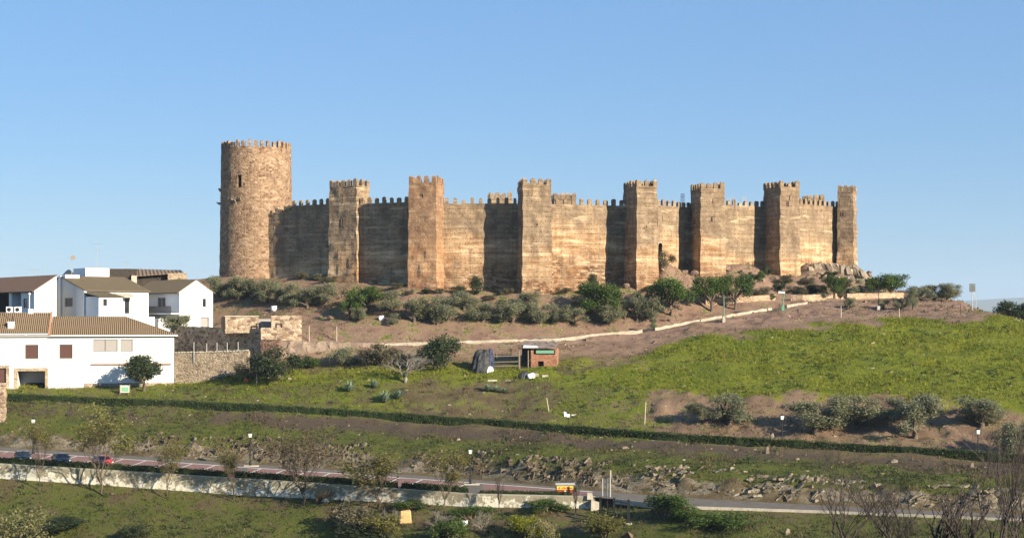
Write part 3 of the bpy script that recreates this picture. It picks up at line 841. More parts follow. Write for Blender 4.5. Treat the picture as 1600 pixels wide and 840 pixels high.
def curtain(a, b, ztop, thick=1.6, seed=1, steps=None, mat='castle', merl=True, door=None, inset=0.0):
    """curtain wall from a to b (plan points), ztop = merlon tops"""
    t = (b - a).normalized(); n = Vector((t.y, -t.x, 0))
    zm = ztop - 1.1
    V, F = [], []
    segs = steps or [(0.0, 1.0, zm)]
    zb = min(gz(q.x, q.y) for q in (a, b)) - 1.5
    for s0, s1, z in segs:
        p, q = a.lerp(b, s0), a.lerp(b, s1)
        nb = -n * thick
        B_ = lambda v, zz: Vector((v.x, v.y, zz))
        if door:
            u0, u1, z0, z1 = door       # plan distances from a and heights
            P0, P1_ = a + t * u0, a + t * u1
            patch_into(V, F, B_(p, zb), B_(P0, zb), B_(P0, z), B_(p, z), 0.6, 0.14, 1.1, 2)
            patch_into(V, F, B_(P1_, zb), B_(q, zb), B_(q, z), B_(P1_, z), 0.6, 0.14, 1.1, 2)
            patch_into(V, F, B_(P0, zb), B_(P1_, zb), B_(P1_, z0), B_(P0, z0), 0.6, 0.14, 1.1, 2)
            # round arch head
            k = 10; r = (u1 - u0) / 2; cx = (u0 + u1) / 2
            arc = [(cx - r * math.cos(math.pi * i / k), z1 + r * math.sin(math.pi * i / k)) for i in range(k + 1)]
            vs = [B_(a + t * u, zz) for u, zz in arc] + [B_(a + t * u, z) for u, zz in arc]
            o = sum(len(x) for x in V); V.append(np.array([tuple(x) for x in vs]))
            for i in range(k): F.append((o + i, o + i + 1, o + k + 2 + i, o + k + 1 + i))
            rim = [(u0, z0)] + arc + [(u1, z0)]
            o = sum(len(x) for x in V)
            V.append(np.array([tuple(B_(a + t * u, zz)) for u, zz in rim] + [tuple(B_(a + t * u - n * 1.2, zz)) for u, zz in rim]))
            m = len(rim)
            for i in range(m - 1): F.append((o + i, o + m + i, o + m + i + 1, o + i + 1))
        else:
            patch_into(V, F, B_(p, zb), B_(q, zb), B_(q, z), B_(p, z), 0.6, 0.14, 1.1, 2)
        patch_into(V, F, B_(q, zb) + nb, B_(p, zb) + nb, B_(p, z) + nb, B_(q, z) + nb, 2.0, 0.09, 1.1, 2)
        patch_into(V, F, B_(p, z), B_(q, z), B_(q, z) + nb, B_(p, z) + nb, 1.0, 0.06, 1.1, 2)
        patch_into(V, F, B_(p, zb) + nb, B_(p, zb), B_(p, z), B_(p, z) + nb, 1.5, 0.06, 1.1, 2)
        patch_into(V, F, B_(q, zb), B_(q, zb) + nb, B_(q, z) + nb, B_(q, z), 1.5, 0.06, 1.1, 2)
    w = cpart("curtain_wall", V, F, M[mat])
    V, F = [], []
    for i, (s0, s1, z) in enumerate(segs):
        merlon_row(V, F, a.lerp(b, s0) + t * 0.25, a.lerp(b, s1) - t * 0.25, z - 0.05, n, 1.45, 0.66, 0.45, 1.2, seed * 7 + i)
    cpart("parapet", V, F, M[mat], w)
    return w, t, n
def at_side(k, side, a):
    T = TW[k]; return (T['P2'] if side else T['P1']) + T['back'] * a
kc = Vector(((400.5 - 800) / FPX * 291, 291, 0)); kr = 6.55
w0 = Vector(((414 - 800) / FPX * 285.5, 285.5, 0))
w0b = at_side('A', 0, 2.2)
curtain(w0, w0b, 21.4, steps=[(0.0, 0.13, 18.9), (0.13, 0.25, 19.2), (0.25, 0.37, 19.5), (0.37, 1.0, 20.3)], seed=2)
curtain(at_side('A', 1, 0.7), at_side('B', 0, 4.2), 21.1, seed=3)
curtain(at_side('B', 1, 4.2), at_side('C', 0, 5.4), 20.7, seed=4)
curtain(at_side('C', 1, 5.0), at_side('D', 0, 5.4), 20.6, seed=5)
a4, b4 = at_side('D', 1, 5.0), at_side('E', 0, 5.4)
t4 = (b4 - a4).normalized()
u0, u1 = solve_w(a4, t4, 1028.0), solve_w(a4, t4, 1034.5)
zd0 = (HOR - 402) / FPX * (a4.y); zd1 = (HOR - 383) / FPX * a4.y
gate, tt, nn = curtain(a4, b4, 20.9, seed=6, door=(max(0.25, u0), u1, zd0, zd1))
curtain(at_side('E', 1, 5.2), at_side('F', 0, 5.4), 21.6, seed=7)
curtain(at_side('F', 1, 5.0), at_side('G', 0, 2.5), 22.5, seed=8)
# near-black sheet closing the arch and its stone surround
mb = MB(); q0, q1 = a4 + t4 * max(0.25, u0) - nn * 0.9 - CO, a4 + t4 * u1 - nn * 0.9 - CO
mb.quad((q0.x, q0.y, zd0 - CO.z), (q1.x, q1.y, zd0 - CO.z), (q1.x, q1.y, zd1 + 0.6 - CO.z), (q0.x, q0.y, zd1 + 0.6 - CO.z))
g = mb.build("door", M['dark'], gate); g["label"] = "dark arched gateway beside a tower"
mb = MB(); um = (max(0.25, u0) + u1) / 2; rr = (u1 - max(0.25, u0)) / 2
arc = [(um - rr * math.cos(math.pi * i / 10), zd1 + rr * math.sin(math.pi * i / 10)) for i in range(11)]
arc2 = [(um - (rr + .3) * math.cos(math.pi * i / 10), zd1 + (rr + .3) * math.sin(math.pi * i / 10)) for i in range(11)]
pt = lambda u, z, o: a4 + t4 * u + nn * o + Vector((0, 0, z)) - CO
for i in range(10):
    mb.hexa([pt(*arc[i], .12), pt(*arc[i + 1], .12), pt(*arc[i + 1], -.2), pt(*arc[i], -.2)], [pt(*arc2[i], .12), pt(*arc2[i + 1], .12), pt(*arc2[i + 1], -.2), pt(*arc2[i], -.2)])
mb.build("arch", M['plinth'], gate)
# the far side of the ward
ring = [Vector((kc.x - 2, 296, 0)), Vector((-48, 318, 0)), Vector((-25, 330, 0)), Vector((5, 334, 0)), Vector((35, 332, 0)), Vector((56, 322, 0)), Vector((65.5, 303, 0))]
for i in range(len(ring) - 1):
    curtain(ring[i + 1], ring[i], 21.0, seed=20 + i)
# short wall between far wall and inner tower tops, seen behind the merlons near the end tower
# round keep
V, F = [], []
nk = 84; zs = list(np.arange(2.0, 31.6, 0.85)) + [31.6]
prof = lambda z: kr + 0.42 * max(0, (31.6 - z) / 30)
win_a = math.atan2(-1, 0) - math.asin((383.5 - 400.5) / 54.75 * -1)
def kang(px): return -math.pi / 2 + math.asin(max(-1, min(1, (px - 400.5) / 54.75)))
wa0, wa1, wz0, wz1 = kang(380.2), kang(387.0), (HOR - 293) / FPX * 285, (HOR - 273.5) / FPX * 285
angs = sorted(set([2 * math.pi * i / nk - math.pi for i in range(nk)] ))
angs = [a for a in angs if abs(a - wa0) > 0.03 and abs(a - wa1) > 0.03] + [wa0, wa1]; angs = sorted(angs)
zz = sorted([z for z in zs if abs(z - wz0) > 0.3 and abs(z - wz1) > 0.3] + [wz0, wz1])
na = len(angs)
kv = [(kc.x + prof(z) * math.cos(a), kc.y + prof(z) * math.sin(a), z) for z in zz for a in angs]
V.append(noise_pts(kv, 0.07, 0.8, 4))
for j in range(len(zz) - 1):
    for i in range(na):
        i2 = (i + 1) % na
        if zz[j] >= wz0 - 1e-6 and zz[j + 1] <= wz1 + 1e-6 and angs[i] >= wa0 - 1e-6 and i2 and angs[i2] <= wa1 + 1e-6: continue
        F.append((j * na + i, j * na + i2, (j + 1) * na + i2, (j + 1) * na + i))
o = len(kv); V.append(np.array([(kc.x, kc.y, 31.3)])); j = len(zz) - 1
F4 = [(j * na + i, j * na + (i + 1) % na, o, o) for i in range(na)]
v = np.concatenate(V) - np.array(tuple(CO))
me = bpy.data.meshes.new("round_tower"); me.from_pydata([tuple(x) for x in v], [], [tuple(f) for f in F] + [(a, b, c) for a, b, c, _ in F4])
me.materials.append(M['keep']); me.update()
keep = link("round_tower", me, castle); keep["label"] = "tall round stone keep with one high window"
V, F = [], []
for i in range(34):
    a = 2 * math.pi * i / 34 + 0.05
    n_ = Vector((math.cos(a), math.sin(a), 0)); t_ = Vector((-n_.y, n_.x, 0))
    merlon(V, F, Vector((kc.x, kc.y, 31.5)) + n_ * kr, t_, n_, 0.66, 0.5, 1.3, 900 + i)
cpart("parapet", V, F, M['keep'], keep)
# window recess, its sill and the worn corbel stones below it
wm = (wa0 + wa1) / 2; n_ = Vector((math.cos(wm), math.sin(wm), 0)); t_ = Vector((-n_.y, n_.x, 0)); hw = kr * (wa1 - wa0) / 2
mb = MB()
f = lambda s, d, z: Vector((kc.x, kc.y, z)) + n_ * d + t_ * s - CO
ro, ri = kr + 0.12, kr - 1.3
mb.quad(f(-hw, ri, wz0), f(hw, ri, wz0), f(hw, ri, wz1), f(-hw, ri, wz1), 1)
for s0, s1 in ((-hw, -hw), (hw, hw)): mb.quad(f(s0, ro, wz0), f(s0, ri, wz0), f(s0, ri, wz1), f(s0, ro, wz1))
mb.quad(f(-hw, ro, wz0), f(hw, ro, wz0), f(hw, ri, wz0), f(-hw, ri, wz0)); mb.quad(f(-hw, ro, wz1), f(hw, ro, wz1), f(hw, ri, wz1), f(-hw, ri, wz1))
mb.build("window", [M['keep'], M['dark']], keep)
def corbel(ang, z, w, out, h):
    n_ = Vector((math.cos(ang), math.sin(ang), 0)); t_ = Vector((-n_.y, n_.x, 0)); mb = MB()
    b = Vector((kc.x, kc.y, z)) - CO; r = kr + 0.1
    mb.hexa([b + n_ * (r - .3) - t_ * w, b + n_ * (r + out * .4) - t_ * w, b + n_ * (r + out * .4) + t_ * w, b + n_ * (r - .3) + t_ * w],
            [b + n_ * (r - .3) - t_ * w + Vector((0, 0, h)), b + n_ * (r + out) - t_ * w + Vector((0, 0, h)), b + n_ * (r + out) + t_ * w + Vector((0, 0, h)), b + n_ * (r - .3) + t_ * w + Vector((0, 0, h))])
    mb.build("corbel", M['boulder'], keep)
zc = (HOR - 315) / FPX * 285
for px, dz in ((371, 0), (376, -.15), (384, .2)): corbel(kang(px), zc + dz, 0.28, 0.55, 0.5)
corbel(math.pi + 0.1, zc - .2, 0.3, 0.9, 0.45); corbel(math.pi + 0.25, zc + 2.2, 0.25, 0.5, 0.6)
# thin steel handrails on the wall walk
def handrail(px0, px1, y0, y1, D, label):
    mb = MB(); a, b = P(px0, y1, D), P(px1, y1, D); h = (y1 - y0) / FPX * D
    base = (a + b) / 2
    for s in np.linspace(0, 1, 4):
        p = a.lerp(b, s) - CO; mb.tube([p - Vector((0, 0, 1.5)), p + Vector((0, 0, h))], 0.045, 5)
    for k in (0.55, 1.0): mb.tube([a - CO + Vector((0, 0, h * k)), b - CO + Vector((0, 0, h * k))], 0.04, 5)
    o = mb.build("handrail", M['steel'], castle)
handrail(1064, 1069, 303, 313, 279.5, ""); handrail(1136, 1150, 309, 318, 283.5, ""); handrail(1160, 1166, 308, 318, 285.5, "")
# ------------------------------------------------------------------ houses
class Fr:
    """upright frame: origin O, x along the facade (rotated th about z), y into the building"""
    def __init__(s, O, th):
        s.O = Vector(O); s.th = R(th)
        s.t = Vector((math.cos(s.th), math.sin(s.th), 0)); s.b = Vector((-math.sin(s.th), math.cos(s.th), 0))
    def uz(s, px, py, back=0.0):
        d = Vector(((px - 800) / FPX, 1, -(py - HOR) / FPX))
        k = (s.O.dot(s.b) + back) / d.dot(s.b); p = d * k - s.O
        return p.dot(s.t), p.z
    def vz(s, px, py, u=0.0):
        """pixel on the side plane x = u: (depth y, height z)"""
        d = Vector(((px - 800) / FPX, 1, -(py - HOR) / FPX))
        k = (s.O.dot(s.t) + u) / d.dot(s.t); p = d * k - s.O
        return p.dot(s.b), p.z
    def rect(s, x0, y0, x1, y1, back=0.0):
        u0, z1 = s.uz(x0, y0, back); u1, z0 = s.uz(x1, y1, back)
        return [u0, u1, z0, z1]
    def rect_side(s, x0, y0, x1, y1, u=0.0):
        v0, z1 = s.vz(x0, y0, u); v1, z0 = s.vz(x1, y1, u)
        return [min(v0, v1), max(v0, v1), z0, z1]
def holed(mb, mapf, u0, u1, z0, z1, holes, depth=0.22, top=None):
    """wall face from u0..u1, z0..z1 with rectangular openings and their reveals; mapf(u, z, depth) -> point"""
    us = sorted({u0, u1, *[h[0] for h in holes], *[h[1] for h in holes]}); zs_ = sorted({z0, z1, *[h[2] for h in holes], *[h[3] for h in holes]})
    us = [u for u in us if u0 <= u <= u1]; zs_ = [z for z in zs_ if z0 <= z <= z1]
    for i in range(len(us) - 1):
        for j in range(len(zs_) - 1):
            uc, zc_ = (us[i] + us[i + 1]) / 2, (zs_[j] + zs_[j + 1]) / 2
            if any(h[0] < uc < h[1] and h[2] < zc_ < h[3] for h in holes): continue
            mb.quad(mapf(us[i], zs_[j], 0), mapf(us[i + 1], zs_[j], 0), mapf(us[i + 1], zs_[j + 1], 0), mapf(us[i], zs_[j + 1], 0))
    for h in holes:
        a, b, c, d = h[:4]
        dp = h[4] if len(h) > 4 else depth
        for (p, q), (r, s) in (((a, c), (a, d)), ((b, c), (b, d)), ((a, c), (b, c)), ((a, d), (b, d))):
            mb.quad(mapf(p, q, 0), mapf(r, s, 0), mapf(r, s, dp), mapf(p, q, dp))
def window(parent, mapf, h, depth=0.18, pane='glass', frame='frame', fw=0.09, bars=1, name="window", label=None, sill=False):
    a, b, c, d = h[:4]
    mb = MB()
    def bar(p, q, r, s):
        lo = [mapf(p, r, depth - .07), mapf(q, r, depth - .07), mapf(q, r, depth + .02), mapf(p, r, depth + .02)]
        hi = [mapf(p, s, depth - .07), mapf(q, s, depth - .07), mapf(q, s, depth + .02), mapf(p, s, depth + .02)]
        mb.hexa(lo, hi)
    bar(a, a + fw, c, d); bar(b - fw, b, c, d); bar(a + fw, b - fw, c, c + fw); bar(a + fw, b - fw, d - fw, d)
    for k in range(bars):
        m = a + (b - a) * (k + 1) / (bars + 1); bar(m - fw / 2, m + fw / 2, c + fw, d - fw)
    w = mb.build(name, M[frame], parent)
    if label: w["label"] = label
    mb = MB(); mb.quad(mapf(a + .02, c + .02, depth), mapf(b - .02, c + .02, depth), mapf(b - .02, d - .02, depth), mapf(a + .02, d - .02, depth))
    mb.build("pane", M[pane], w)
    if sill:
        mb = MB()
        mb.hexa([mapf(a - .1, c - .1, -.12), mapf(b + .1, c - .1, -.12), mapf(b + .1, c - .1, .1), mapf(a - .1, c - .1, .1)],
                [mapf(a - .1, c - .003, -.12), mapf(b + .1, c - .003, -.12), mapf(b + .1, c - .003, .1), mapf(a - .1, c - .003, .1)])
        mb.build("sill", M['frame_pale'], w)
    return w
def slab_roof(mb, pts, th=0.16):
    """a roof plane: thin slab under its polygon"""
    n = len(pts); pts = [Vector(p) for p in pts]; dn_ = Vector((0, 0, -th))
    mb.poly(pts); mb.poly([p + dn_ for p in reversed(pts)])
    for i in range(n): mb.quad(pts[i], pts[i] + dn_, pts[(i + 1) % n] + dn_, pts[(i + 1) % n])
def roof_plane(parent, name, pts, mat, th=0.16):
    """tiled plane whose local x runs along the eave (pts[0] to pts[1]), in its parent's coordinates"""
    pts = [Vector(p) for p in pts]; o = pts[0]; ex = (pts[1] - pts[0]); ex.z = 0; ang = math.atan2(ex.y, ex.x)
    inv = Matrix.Rotation(-ang, 3, 'Z')
    mb = MB(); slab_roof(mb, [inv @ (p - o) for p in pts], th)
    r = mb.build(name, M[mat], parent, loc=o); r.rotation_euler = (0, 0, ang)
    return r

# --- the large white house in front
F1 = Fr(P(272, 606, 242), 13)
h1 = thing("house", "long white house with a tan tiled roof and open garage behind the clipped hedge", "house", F1.O, F1.th)
X0, DEP = -36.0, 10.5
ze = F1.uz(150, 523)[1]; zrg = F1.uz(150, 494, DEP / 2)[1]; zrl = F1.uz(40, 488, DEP / 2)[1]
u75 = F1.uz(77, 523)[0]
wins = [F1.rect(39, 538, 60, 560.5), F1.rect(92.5, 537.5, 113.5, 560)]
strips = [F1.rect(145.5, 529.5, 184, 549), F1.rect(188, 529.5, 207.5, 549)]
gar = F1.rect(27.5, 579.5, 70.5, 613); gar[2] = -0.4; door = F1.rect(-14, 575, 9.5, 613); door[2] = -0.4
mf = lambda u, z, d: Vector((u, d, z))
mb = MB()
holed(mb, mf, X0, 0, -2.0, ze, [w + [0.2] for w in wins] + [w + [0.15] for w in strips] + [gar + [0.35], door + [0.3]])
mb.quad((0, 0, -2), (0, DEP, -2), (0, DEP, ze), (0, 0, ze)); mb.quad((X0, DEP, -2), (X0, 0, -2), (X0, 0, ze), (X0, DEP, ze)); mb.quad((0, DEP, -2), (X0, DEP, -2), (X0, DEP, ze), (0, DEP, ze))
wall1 = mb.build("wall", M['white'], h1)
for w, lb in zip(wins, ("shuttered window, half pushed open", None)): window(h1, mf, w, 0.16, 'shutter', 'frame', 0.10, 0, sill=True)
window(h1, mf, strips[0], 0.12, 'shutter_grey', 'frame', 0.10, 1, label="wide grey shuttered window of two halves"); window(h1, mf, strips[1], 0.12, 'shutter_grey', 'frame', 0.10, 0, label="single grey shuttered window")
mb = MB(); a, b, c, d = gar                                       # garage: room walls seen inside, stone surround
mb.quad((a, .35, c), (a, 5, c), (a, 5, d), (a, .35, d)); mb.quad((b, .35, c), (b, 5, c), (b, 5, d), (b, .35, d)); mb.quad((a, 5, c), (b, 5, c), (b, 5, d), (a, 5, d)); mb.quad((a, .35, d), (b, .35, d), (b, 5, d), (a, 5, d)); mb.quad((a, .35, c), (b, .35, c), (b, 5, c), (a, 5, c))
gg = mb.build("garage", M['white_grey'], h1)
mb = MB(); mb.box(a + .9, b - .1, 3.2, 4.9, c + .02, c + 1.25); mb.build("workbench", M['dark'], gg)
mb = MB()
for (p, q, r, s) in ((a - .55, a, c, d + .5), (b, b + .45, c, d + .5), (a, b, d, d + .5)): mb.box(p, q, -.09, .12, r, s)
mb.build("door_surround", M['plinth'], h1)
mb = MB(); a, b, c, d = door
for (p, q, r, s) in ((b, b + .5, c, d + .45), (a - .5, a, c, d + .45), (a, b, d, d + .45)): mb.box(p, q, -.09, .12, r, s)
mb.build("door_surround", M['plinth'], h1)
mb = MB(); mb.quad((a, .25, c), (b, .25, c), (b, .25, d), (a, .25, d)); mb.box(b - .5, b - .4, .12, .2, 1.0, 1.25); mb.build("door", M['shutter'], h1)
mb = MB()                                                        # rubble plinth, stepped up to the right
zs1, zs2 = F1.uz(100, 605)[1], F1.uz(150, 598.5)[1]; us_ = F1.uz(131, 600)[0]
g1b, g1a = gar[1] + .45, gar[0] - .55
mb.box(g1b, us_, -.06, .1, -2, zs1); mb.box(us_, 0.05, -.06, .1, -2, zs2); mb.build("stone_plinth", M['plinth'], h1)
mb = MB(); mb.box(door[1] + .5, g1a, -.06, .1, -2, zs1); mb.build("stone_plinth", M['plinth'], h1)
la, lz = F1.uz(143, 569); lb_ = F1.uz(268, 569)[0]
mb = MB(); mb.box(la, lb_, -.28, .02, lz - .1, lz + .12); mb.build("ledge", M['terracotta'], h1)
mb = MB(); da = F1.uz(87.5, 600)[0]; mb.tube([(da, -.09, -1.2), (da, -.09, .9)], .07, 6); mb.build("downpipe", M['plastic_white'], h1)
ov = 0.55                                                        # roofs: left span higher, right span hipped at its end
zeo = ze + 0.02
roof_plane(h1, "roof", [(X0 - .4, -ov, zeo + .25), (u75 - .15, -ov, zeo + .25), (u75 - .15, DEP / 2, zrl), (X0 - .4, DEP / 2, zrl)], 'tile_tan')
roof_plane(h1, "roof", [(u75 - .15, DEP + ov, zeo + .25), (X0 - .4, DEP + ov, zeo + .25), (X0 - .4, DEP / 2 + .01, zrl), (u75 - .15, DEP / 2 + .01, zrl)], 'tile_tan')
uh = F1.uz(197, 497, DEP / 2)[0]
roof_plane(h1, "roof", [(u75 + .16, -ov, zeo), (ov, -ov, zeo), (uh, DEP / 2, zrg), (u75 + .16, DEP / 2, zrg)], 'tile_tan')
roof_plane(h1, "roof", [(ov, -ov + .01, zeo), (ov, DEP + ov, zeo), (uh, DEP / 2, zrg - .005)], 'tile_tan')
roof_plane(h1, "roof", [(ov, DEP + ov, zeo - .005), (u75 + .16, DEP + ov, zeo), (u75 + .16, DEP / 2 + .01, zrg), (uh, DEP / 2 + .01, zrg)], 'tile_tan')
mb = MB()
b0 = [(u75 - .15, -ov - .02, zeo - .1), (u75 + .16, -ov - .02, zeo - .1), (u75 + .16, DEP / 2, zrl - .3), (u75 - .15, DEP / 2, zrl - .3)]
mb.hexa(b0, [(x, y, z + .5) for x, y, z in b0]); mb.build("roof_verge", M['terracotta'], h1)
mb = MB(); mb.box(u75 + .2, ov, -ov - .12, -ov - .003, zeo - .22, zeo - .03); mb.box(X0 - .4, u75 - .2, -ov - .12, -ov - .003, zeo + .03, zeo + .22); mb.build("gutter", M['white_grey'], h1)
mb = MB(); mb.box(X0, -.003, -ov + .02, .25, zeo - .24, zeo - .165); mb.build("soffit", M['white'], h1)
cu, cz = F1.uz(17.5, 519, 1.2); mb = MB(); mb.box(cu - .45, cu + .45, .8, 1.7, cz - .6, cz + 1.55); mb.box(cu - .52, cu + .52, .73, 1.77, cz + 1.553, cz + 1.66); mb.build("chimney", M['white'], h1)
for px, lb in ((49, "small white box"),):
    bu = F1.uz(px, 488, DEP / 2)[0]; mb = MB(); mb.box(bu - .45, bu + .3, DEP / 2 - .3, DEP / 2 + .4, zrl - .2, zrl + .55); mb.build("roof_vent", M['white'], h1)
au = cu; mb = MB(); mb.tube([(au + .1, 2.6, zrl - 1.6), (au + .1, 2.6, zrl + 1.0)], .04, 5); mb.tube([(au - .3, 2.6, zrl + .9), (au + .5, 2.6, zrl + .9)], .03, 5); mb.build("roof_mast", M['iron'], h1)

# --- porch house on the upper street, lit gable towards the castle
def ground_at(o): return gz(o.x, o.y)
F2_ = Fr(P(53.6, 492, 256.5), 40)
h2 = thing("house", "white porch house with a red brown roof and shaded porch at the photo's edge", "house", F2_.O, F2_.th)
gw = F2_.uz(88, 430)[0] * 2; ze2 = F2_.uz(53.6, 453)[1]; zr2 = F2_.uz(88, 430.5)[1]
LN = 26.0
mb = MB()
gh = gw / 2
mb.poly([(0, 0, -6), (gh, 0, -6), (gh, 0, zr2), (0, 0, ze2)]); mb.poly([(gh, LN, -6), (0, LN, -6), (0, LN, ze2), (gh, LN, zr2)])
mb.quad((gh, 0, -6), (gh, LN, -6), (gh, LN, zr2), (gh, 0, zr2))
sm_ = lambda v, z, d: Vector((d, v, z))
o1 = F2_.rect_side(18, 457, 33, 494); o2 = F2_.rect_side(-30, 457, 14, 494); dr = F2_.rect_side(36.5, 466, 43, 481)
for o_ in (o1, o2): o_[2] = -2.6
holed(mb, sm_, 0, LN, -6, ze2, [o1 + [2.5], o2 + [2.5], dr + [.15]])
mb.build("wall", M['white'], h2)
mb = MB(); mb.quad((2.5, o1[0], -2.6), (2.5, o2[1], -2.6), (2.5, o2[1], ze2), (2.5, o1[0], ze2)); mb.build("porch_back", M['dark'], h2)  # the porch's shade is put into a near-black back wall
window(h2, sm_, dr, 0.12, 'glass', 'frame', .08, 0)
roof_plane(h2, "roof", [(-.4, LN + .3, ze2 - .2), (-.4, -.15, ze2 - .2), (gh + .1, -.15, zr2 + .16), (gh + .1, LN + .3, zr2 + .16)], 'tile_red')

# --- middle house with shaded gable, annex and long olive-brown roof
F3 = Fr(P(133, 492, 258), 40)
h3 = thing("house", "white middle house with a grey shaded gable, square window and olive brown roof", "house", F3.O, F3.th)
ze3 = F3.uz(133, 452)[1]
yv, zr3 = F3.vz(95.5, 432)
W3 = F3.uz(232, 470)[0]
mb = MB()
hole = F3.rect_side(101, 464.5, 113.5, 479.5)
holed(mb, sm_, 0, yv * 2, -6, ze3, [hole + [.2]])
mb.poly([(0, 0, ze3), (0, yv, zr3), (0, 2 * yv, ze3)])
dr3 = F3.rect(194.5, 465, 202.5, 490); mb3 = [dr3 + [.2]]
holed(mb, mf, 0, W3, -6, ze3, mb3)
mb.quad((W3, 0, -6), (W3, 2 * yv, -6), (W3, 2 * yv, ze3), (W3, 0, ze3)); mb.poly([(W3, 0, ze3), (W3, 2 * yv, ze3), (W3, yv, zr3)])
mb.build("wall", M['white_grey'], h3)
window(h3, sm_, hole, .15, 'glass', 'frame_pale', .12, 0, label="square window with a pale frame")
window(h3, mf, dr3, .15, 'glass', 'frame', .1, 0, name="door")
roof_plane(h3, "roof", [(-.25, -.5, ze3 - .12), (W3 + .2, -.5, ze3 - .12), (W3 + .2, yv, zr3 + .14), (-.25, yv, zr3 + .14)], 'tile_olive')
roof_plane(h3, "roof", [(W3 + .2, 2 * yv + .5, ze3 - .12), (-.25, 2 * yv + .5, ze3 - .12), (-.25, yv + .005, zr3 + .14), (W3 + .2, yv + .005, zr3 + .14)], 'tile_olive')
mb = MB(); mb.box(-.32, .12, -.35, .06, -6, ze3 - .2); mb.build("pilaster", M['white'], h3); mb = MB(); mb.box(-.3, .1, yv - .4, yv + .5, -6, zr3 + .15); mb.build("pilaster", M['white'], h3)
# annex in front of the long wall
ua, ub = 0.0, F3.uz(176, 470, -4)[0]
ax0 = F3.uz(154.5, 470, -5.5)[0]
mb = MB(); aw = F3.rect(161, 466.5, 167.5, 478, -5.5); zt = F3.uz(160, 463, -5.5)[1]
axm = lambda u, z, d: Vector((u, -5.5 + d, z))
holed(mb, axm, ax0, ax0 + 4.2, -6, zt, [aw + [.15]])
mb.quad((ax0, -5.5, -6), (ax0, 0, -6), (ax0, 0, zt), (ax0, -5.5, zt)); mb.quad((ax0 + 4.2, -5.5, -6), (ax0 + 4.2, 0, -6), (ax0 + 4.2, 0, zt), (ax0 + 4.2, -5.5, zt))
an = mb.build("annex", M['white'], h3)
window(an, axm, aw, .12, 'glass', 'frame', .08, 0)
roof_plane(an, "roof", [(ax0 - .2, -5.8, zt), (ax0 + 4.4, -5.8, zt), (ax0 + 4.4, -.05, zt + .75), (ax0 - .2, -.05, zt + .75)], 'tile_olive', .12)
mb = MB(); mb.box(ax0 - .2, ax0 + 9.8, -6.0, -.003, -5.8, -.3); mb.build("terrace", M['white'], h3)
mb = MB(); zaw = F3.uz(195, 458)[1]; u1_, u2_ = F3.uz(178, 460)[0], F3.uz(205, 460)[0]
mb.hexa([(u1_, -1.6, zaw - .75), (u2_, -1.6, zaw - .75), (u2_, -.003, zaw - .15), (u1_, -.003, zaw - .15)], [(u1_, -1.6, zaw - .65), (u2_, -1.6, zaw - .65), (u2_, -.003, zaw), (u1_, -.003, zaw)])
mb.build("awning", M['concrete'], h3)
# raised block behind the roof and a low dormer
bu0, bz = F3.uz(131, 419, yv + 3)
bu1 = F3.uz(163, 419, yv + 3)[0]
mb = MB(); mb.box(bu0 - .6, bu1, yv + 1.0, yv + 6, -2, bz); mb.build("raised_block", M['white'], h3)
du0, dz0 = F3.uz(99, 430, yv - .8); du1 = F3.uz(121, 430, yv - .8)[0]
mb = MB(); mb.box(du0, du1, yv - 1.6, yv + .4, dz0 - .5, dz0 + .12); mb.poly([(du0 + .1, yv - 1.2, dz0 + .12), (du1 - .6, yv - 1.2, dz0 + .12), ((du0 + du1) / 2 - .3, yv - 1.2, dz0 + 1.0)], 1)
mb.poly([(du0 + .1, yv - .2, dz0 + .12), (du1 - .6, yv - .2, dz0 + .12), ((du0 + du1) / 2 - .3, yv - .2, dz0 + 1.0)], 1)
mb.quad((du0 + .1, yv - 1.2, dz0 + .12), (du0 + .1, yv - .2, dz0 + .12), ((du0 + du1) / 2 - .3, yv - .2, dz0 + 1.0), ((du0 + du1) / 2 - .3, yv - 1.2, dz0 + 1.0), 1)
mb.quad((du1 - .6, yv - 1.2, dz0 + .12), (du1 - .6, yv - .2, dz0 + .12), ((du0 + du1) / 2 - .3, yv - .2, dz0 + 1.0), ((du0 + du1) / 2 - .3, yv - 1.2, dz0 + 1.0), 1)
mb.build("dormer", [M['white'], M['glass']], h3)

# --- right white house with a plain gable and a balcony on its shaded side
F4_ = Fr(P(280.5, 515, 263), 40)
h4 = thing("house", "white house with a bright plain gable and balcony nearest the round keep", "house", F4_.O, F4_.th)
gw4 = F4_.uz(332.5, 480)[0]; ze4 = F4_.uz(280.5, 453.7)[1]; zr4 = F4_.uz(306, 437)[1]
L4 = F4_.vz(211, 460)[0]
gwin = F4_.rect(316.2, 465.5, 322.8, 480); gdoor = F4_.rect(313, 495.5, 326.5, 516)
mb = MB()
holed(mb, mf, 0, gw4, -2.0, min(ze4, F4_.uz(332.5, 456)[1]) , [gwin + [.2], gdoor + [.35]])
zmin = min(ze4, F4_.uz(332.5, 456)[1])
mb.poly([(0, 0, zmin), (gw4, 0, zmin), (gw4 / 2, 0, zr4)]); mb.poly([(gw4, L4, zmin), (0, L4, zmin), (gw4 / 2, L4, zr4)])
b1 = F4_.rect_side(246, 464.5, 258.5, 479); b2 = F4_.rect_side(211.5, 465.5, 222, 480)
holed(mb, sm_, 0, L4, -2.0, zmin, [b1 + [.2], b2 + [.2]])
mb.quad((gw4, 0, -2), (gw4, L4, -2), (gw4, L4, zmin), (gw4, 0, zmin)); mb.quad((gw4, L4, -2), (0, L4, -2), (0, L4, zmin), (gw4, L4, zmin))
mb.build("wall", M['white'], h4)
window(h4, mf, gwin, .15, 'glass', 'frame_pale', .1, 0, label="narrow window in the bright gable")
window(h4, mf, gdoor, .25, 'shutter_grey', 'frame', .1, 0, name="door")
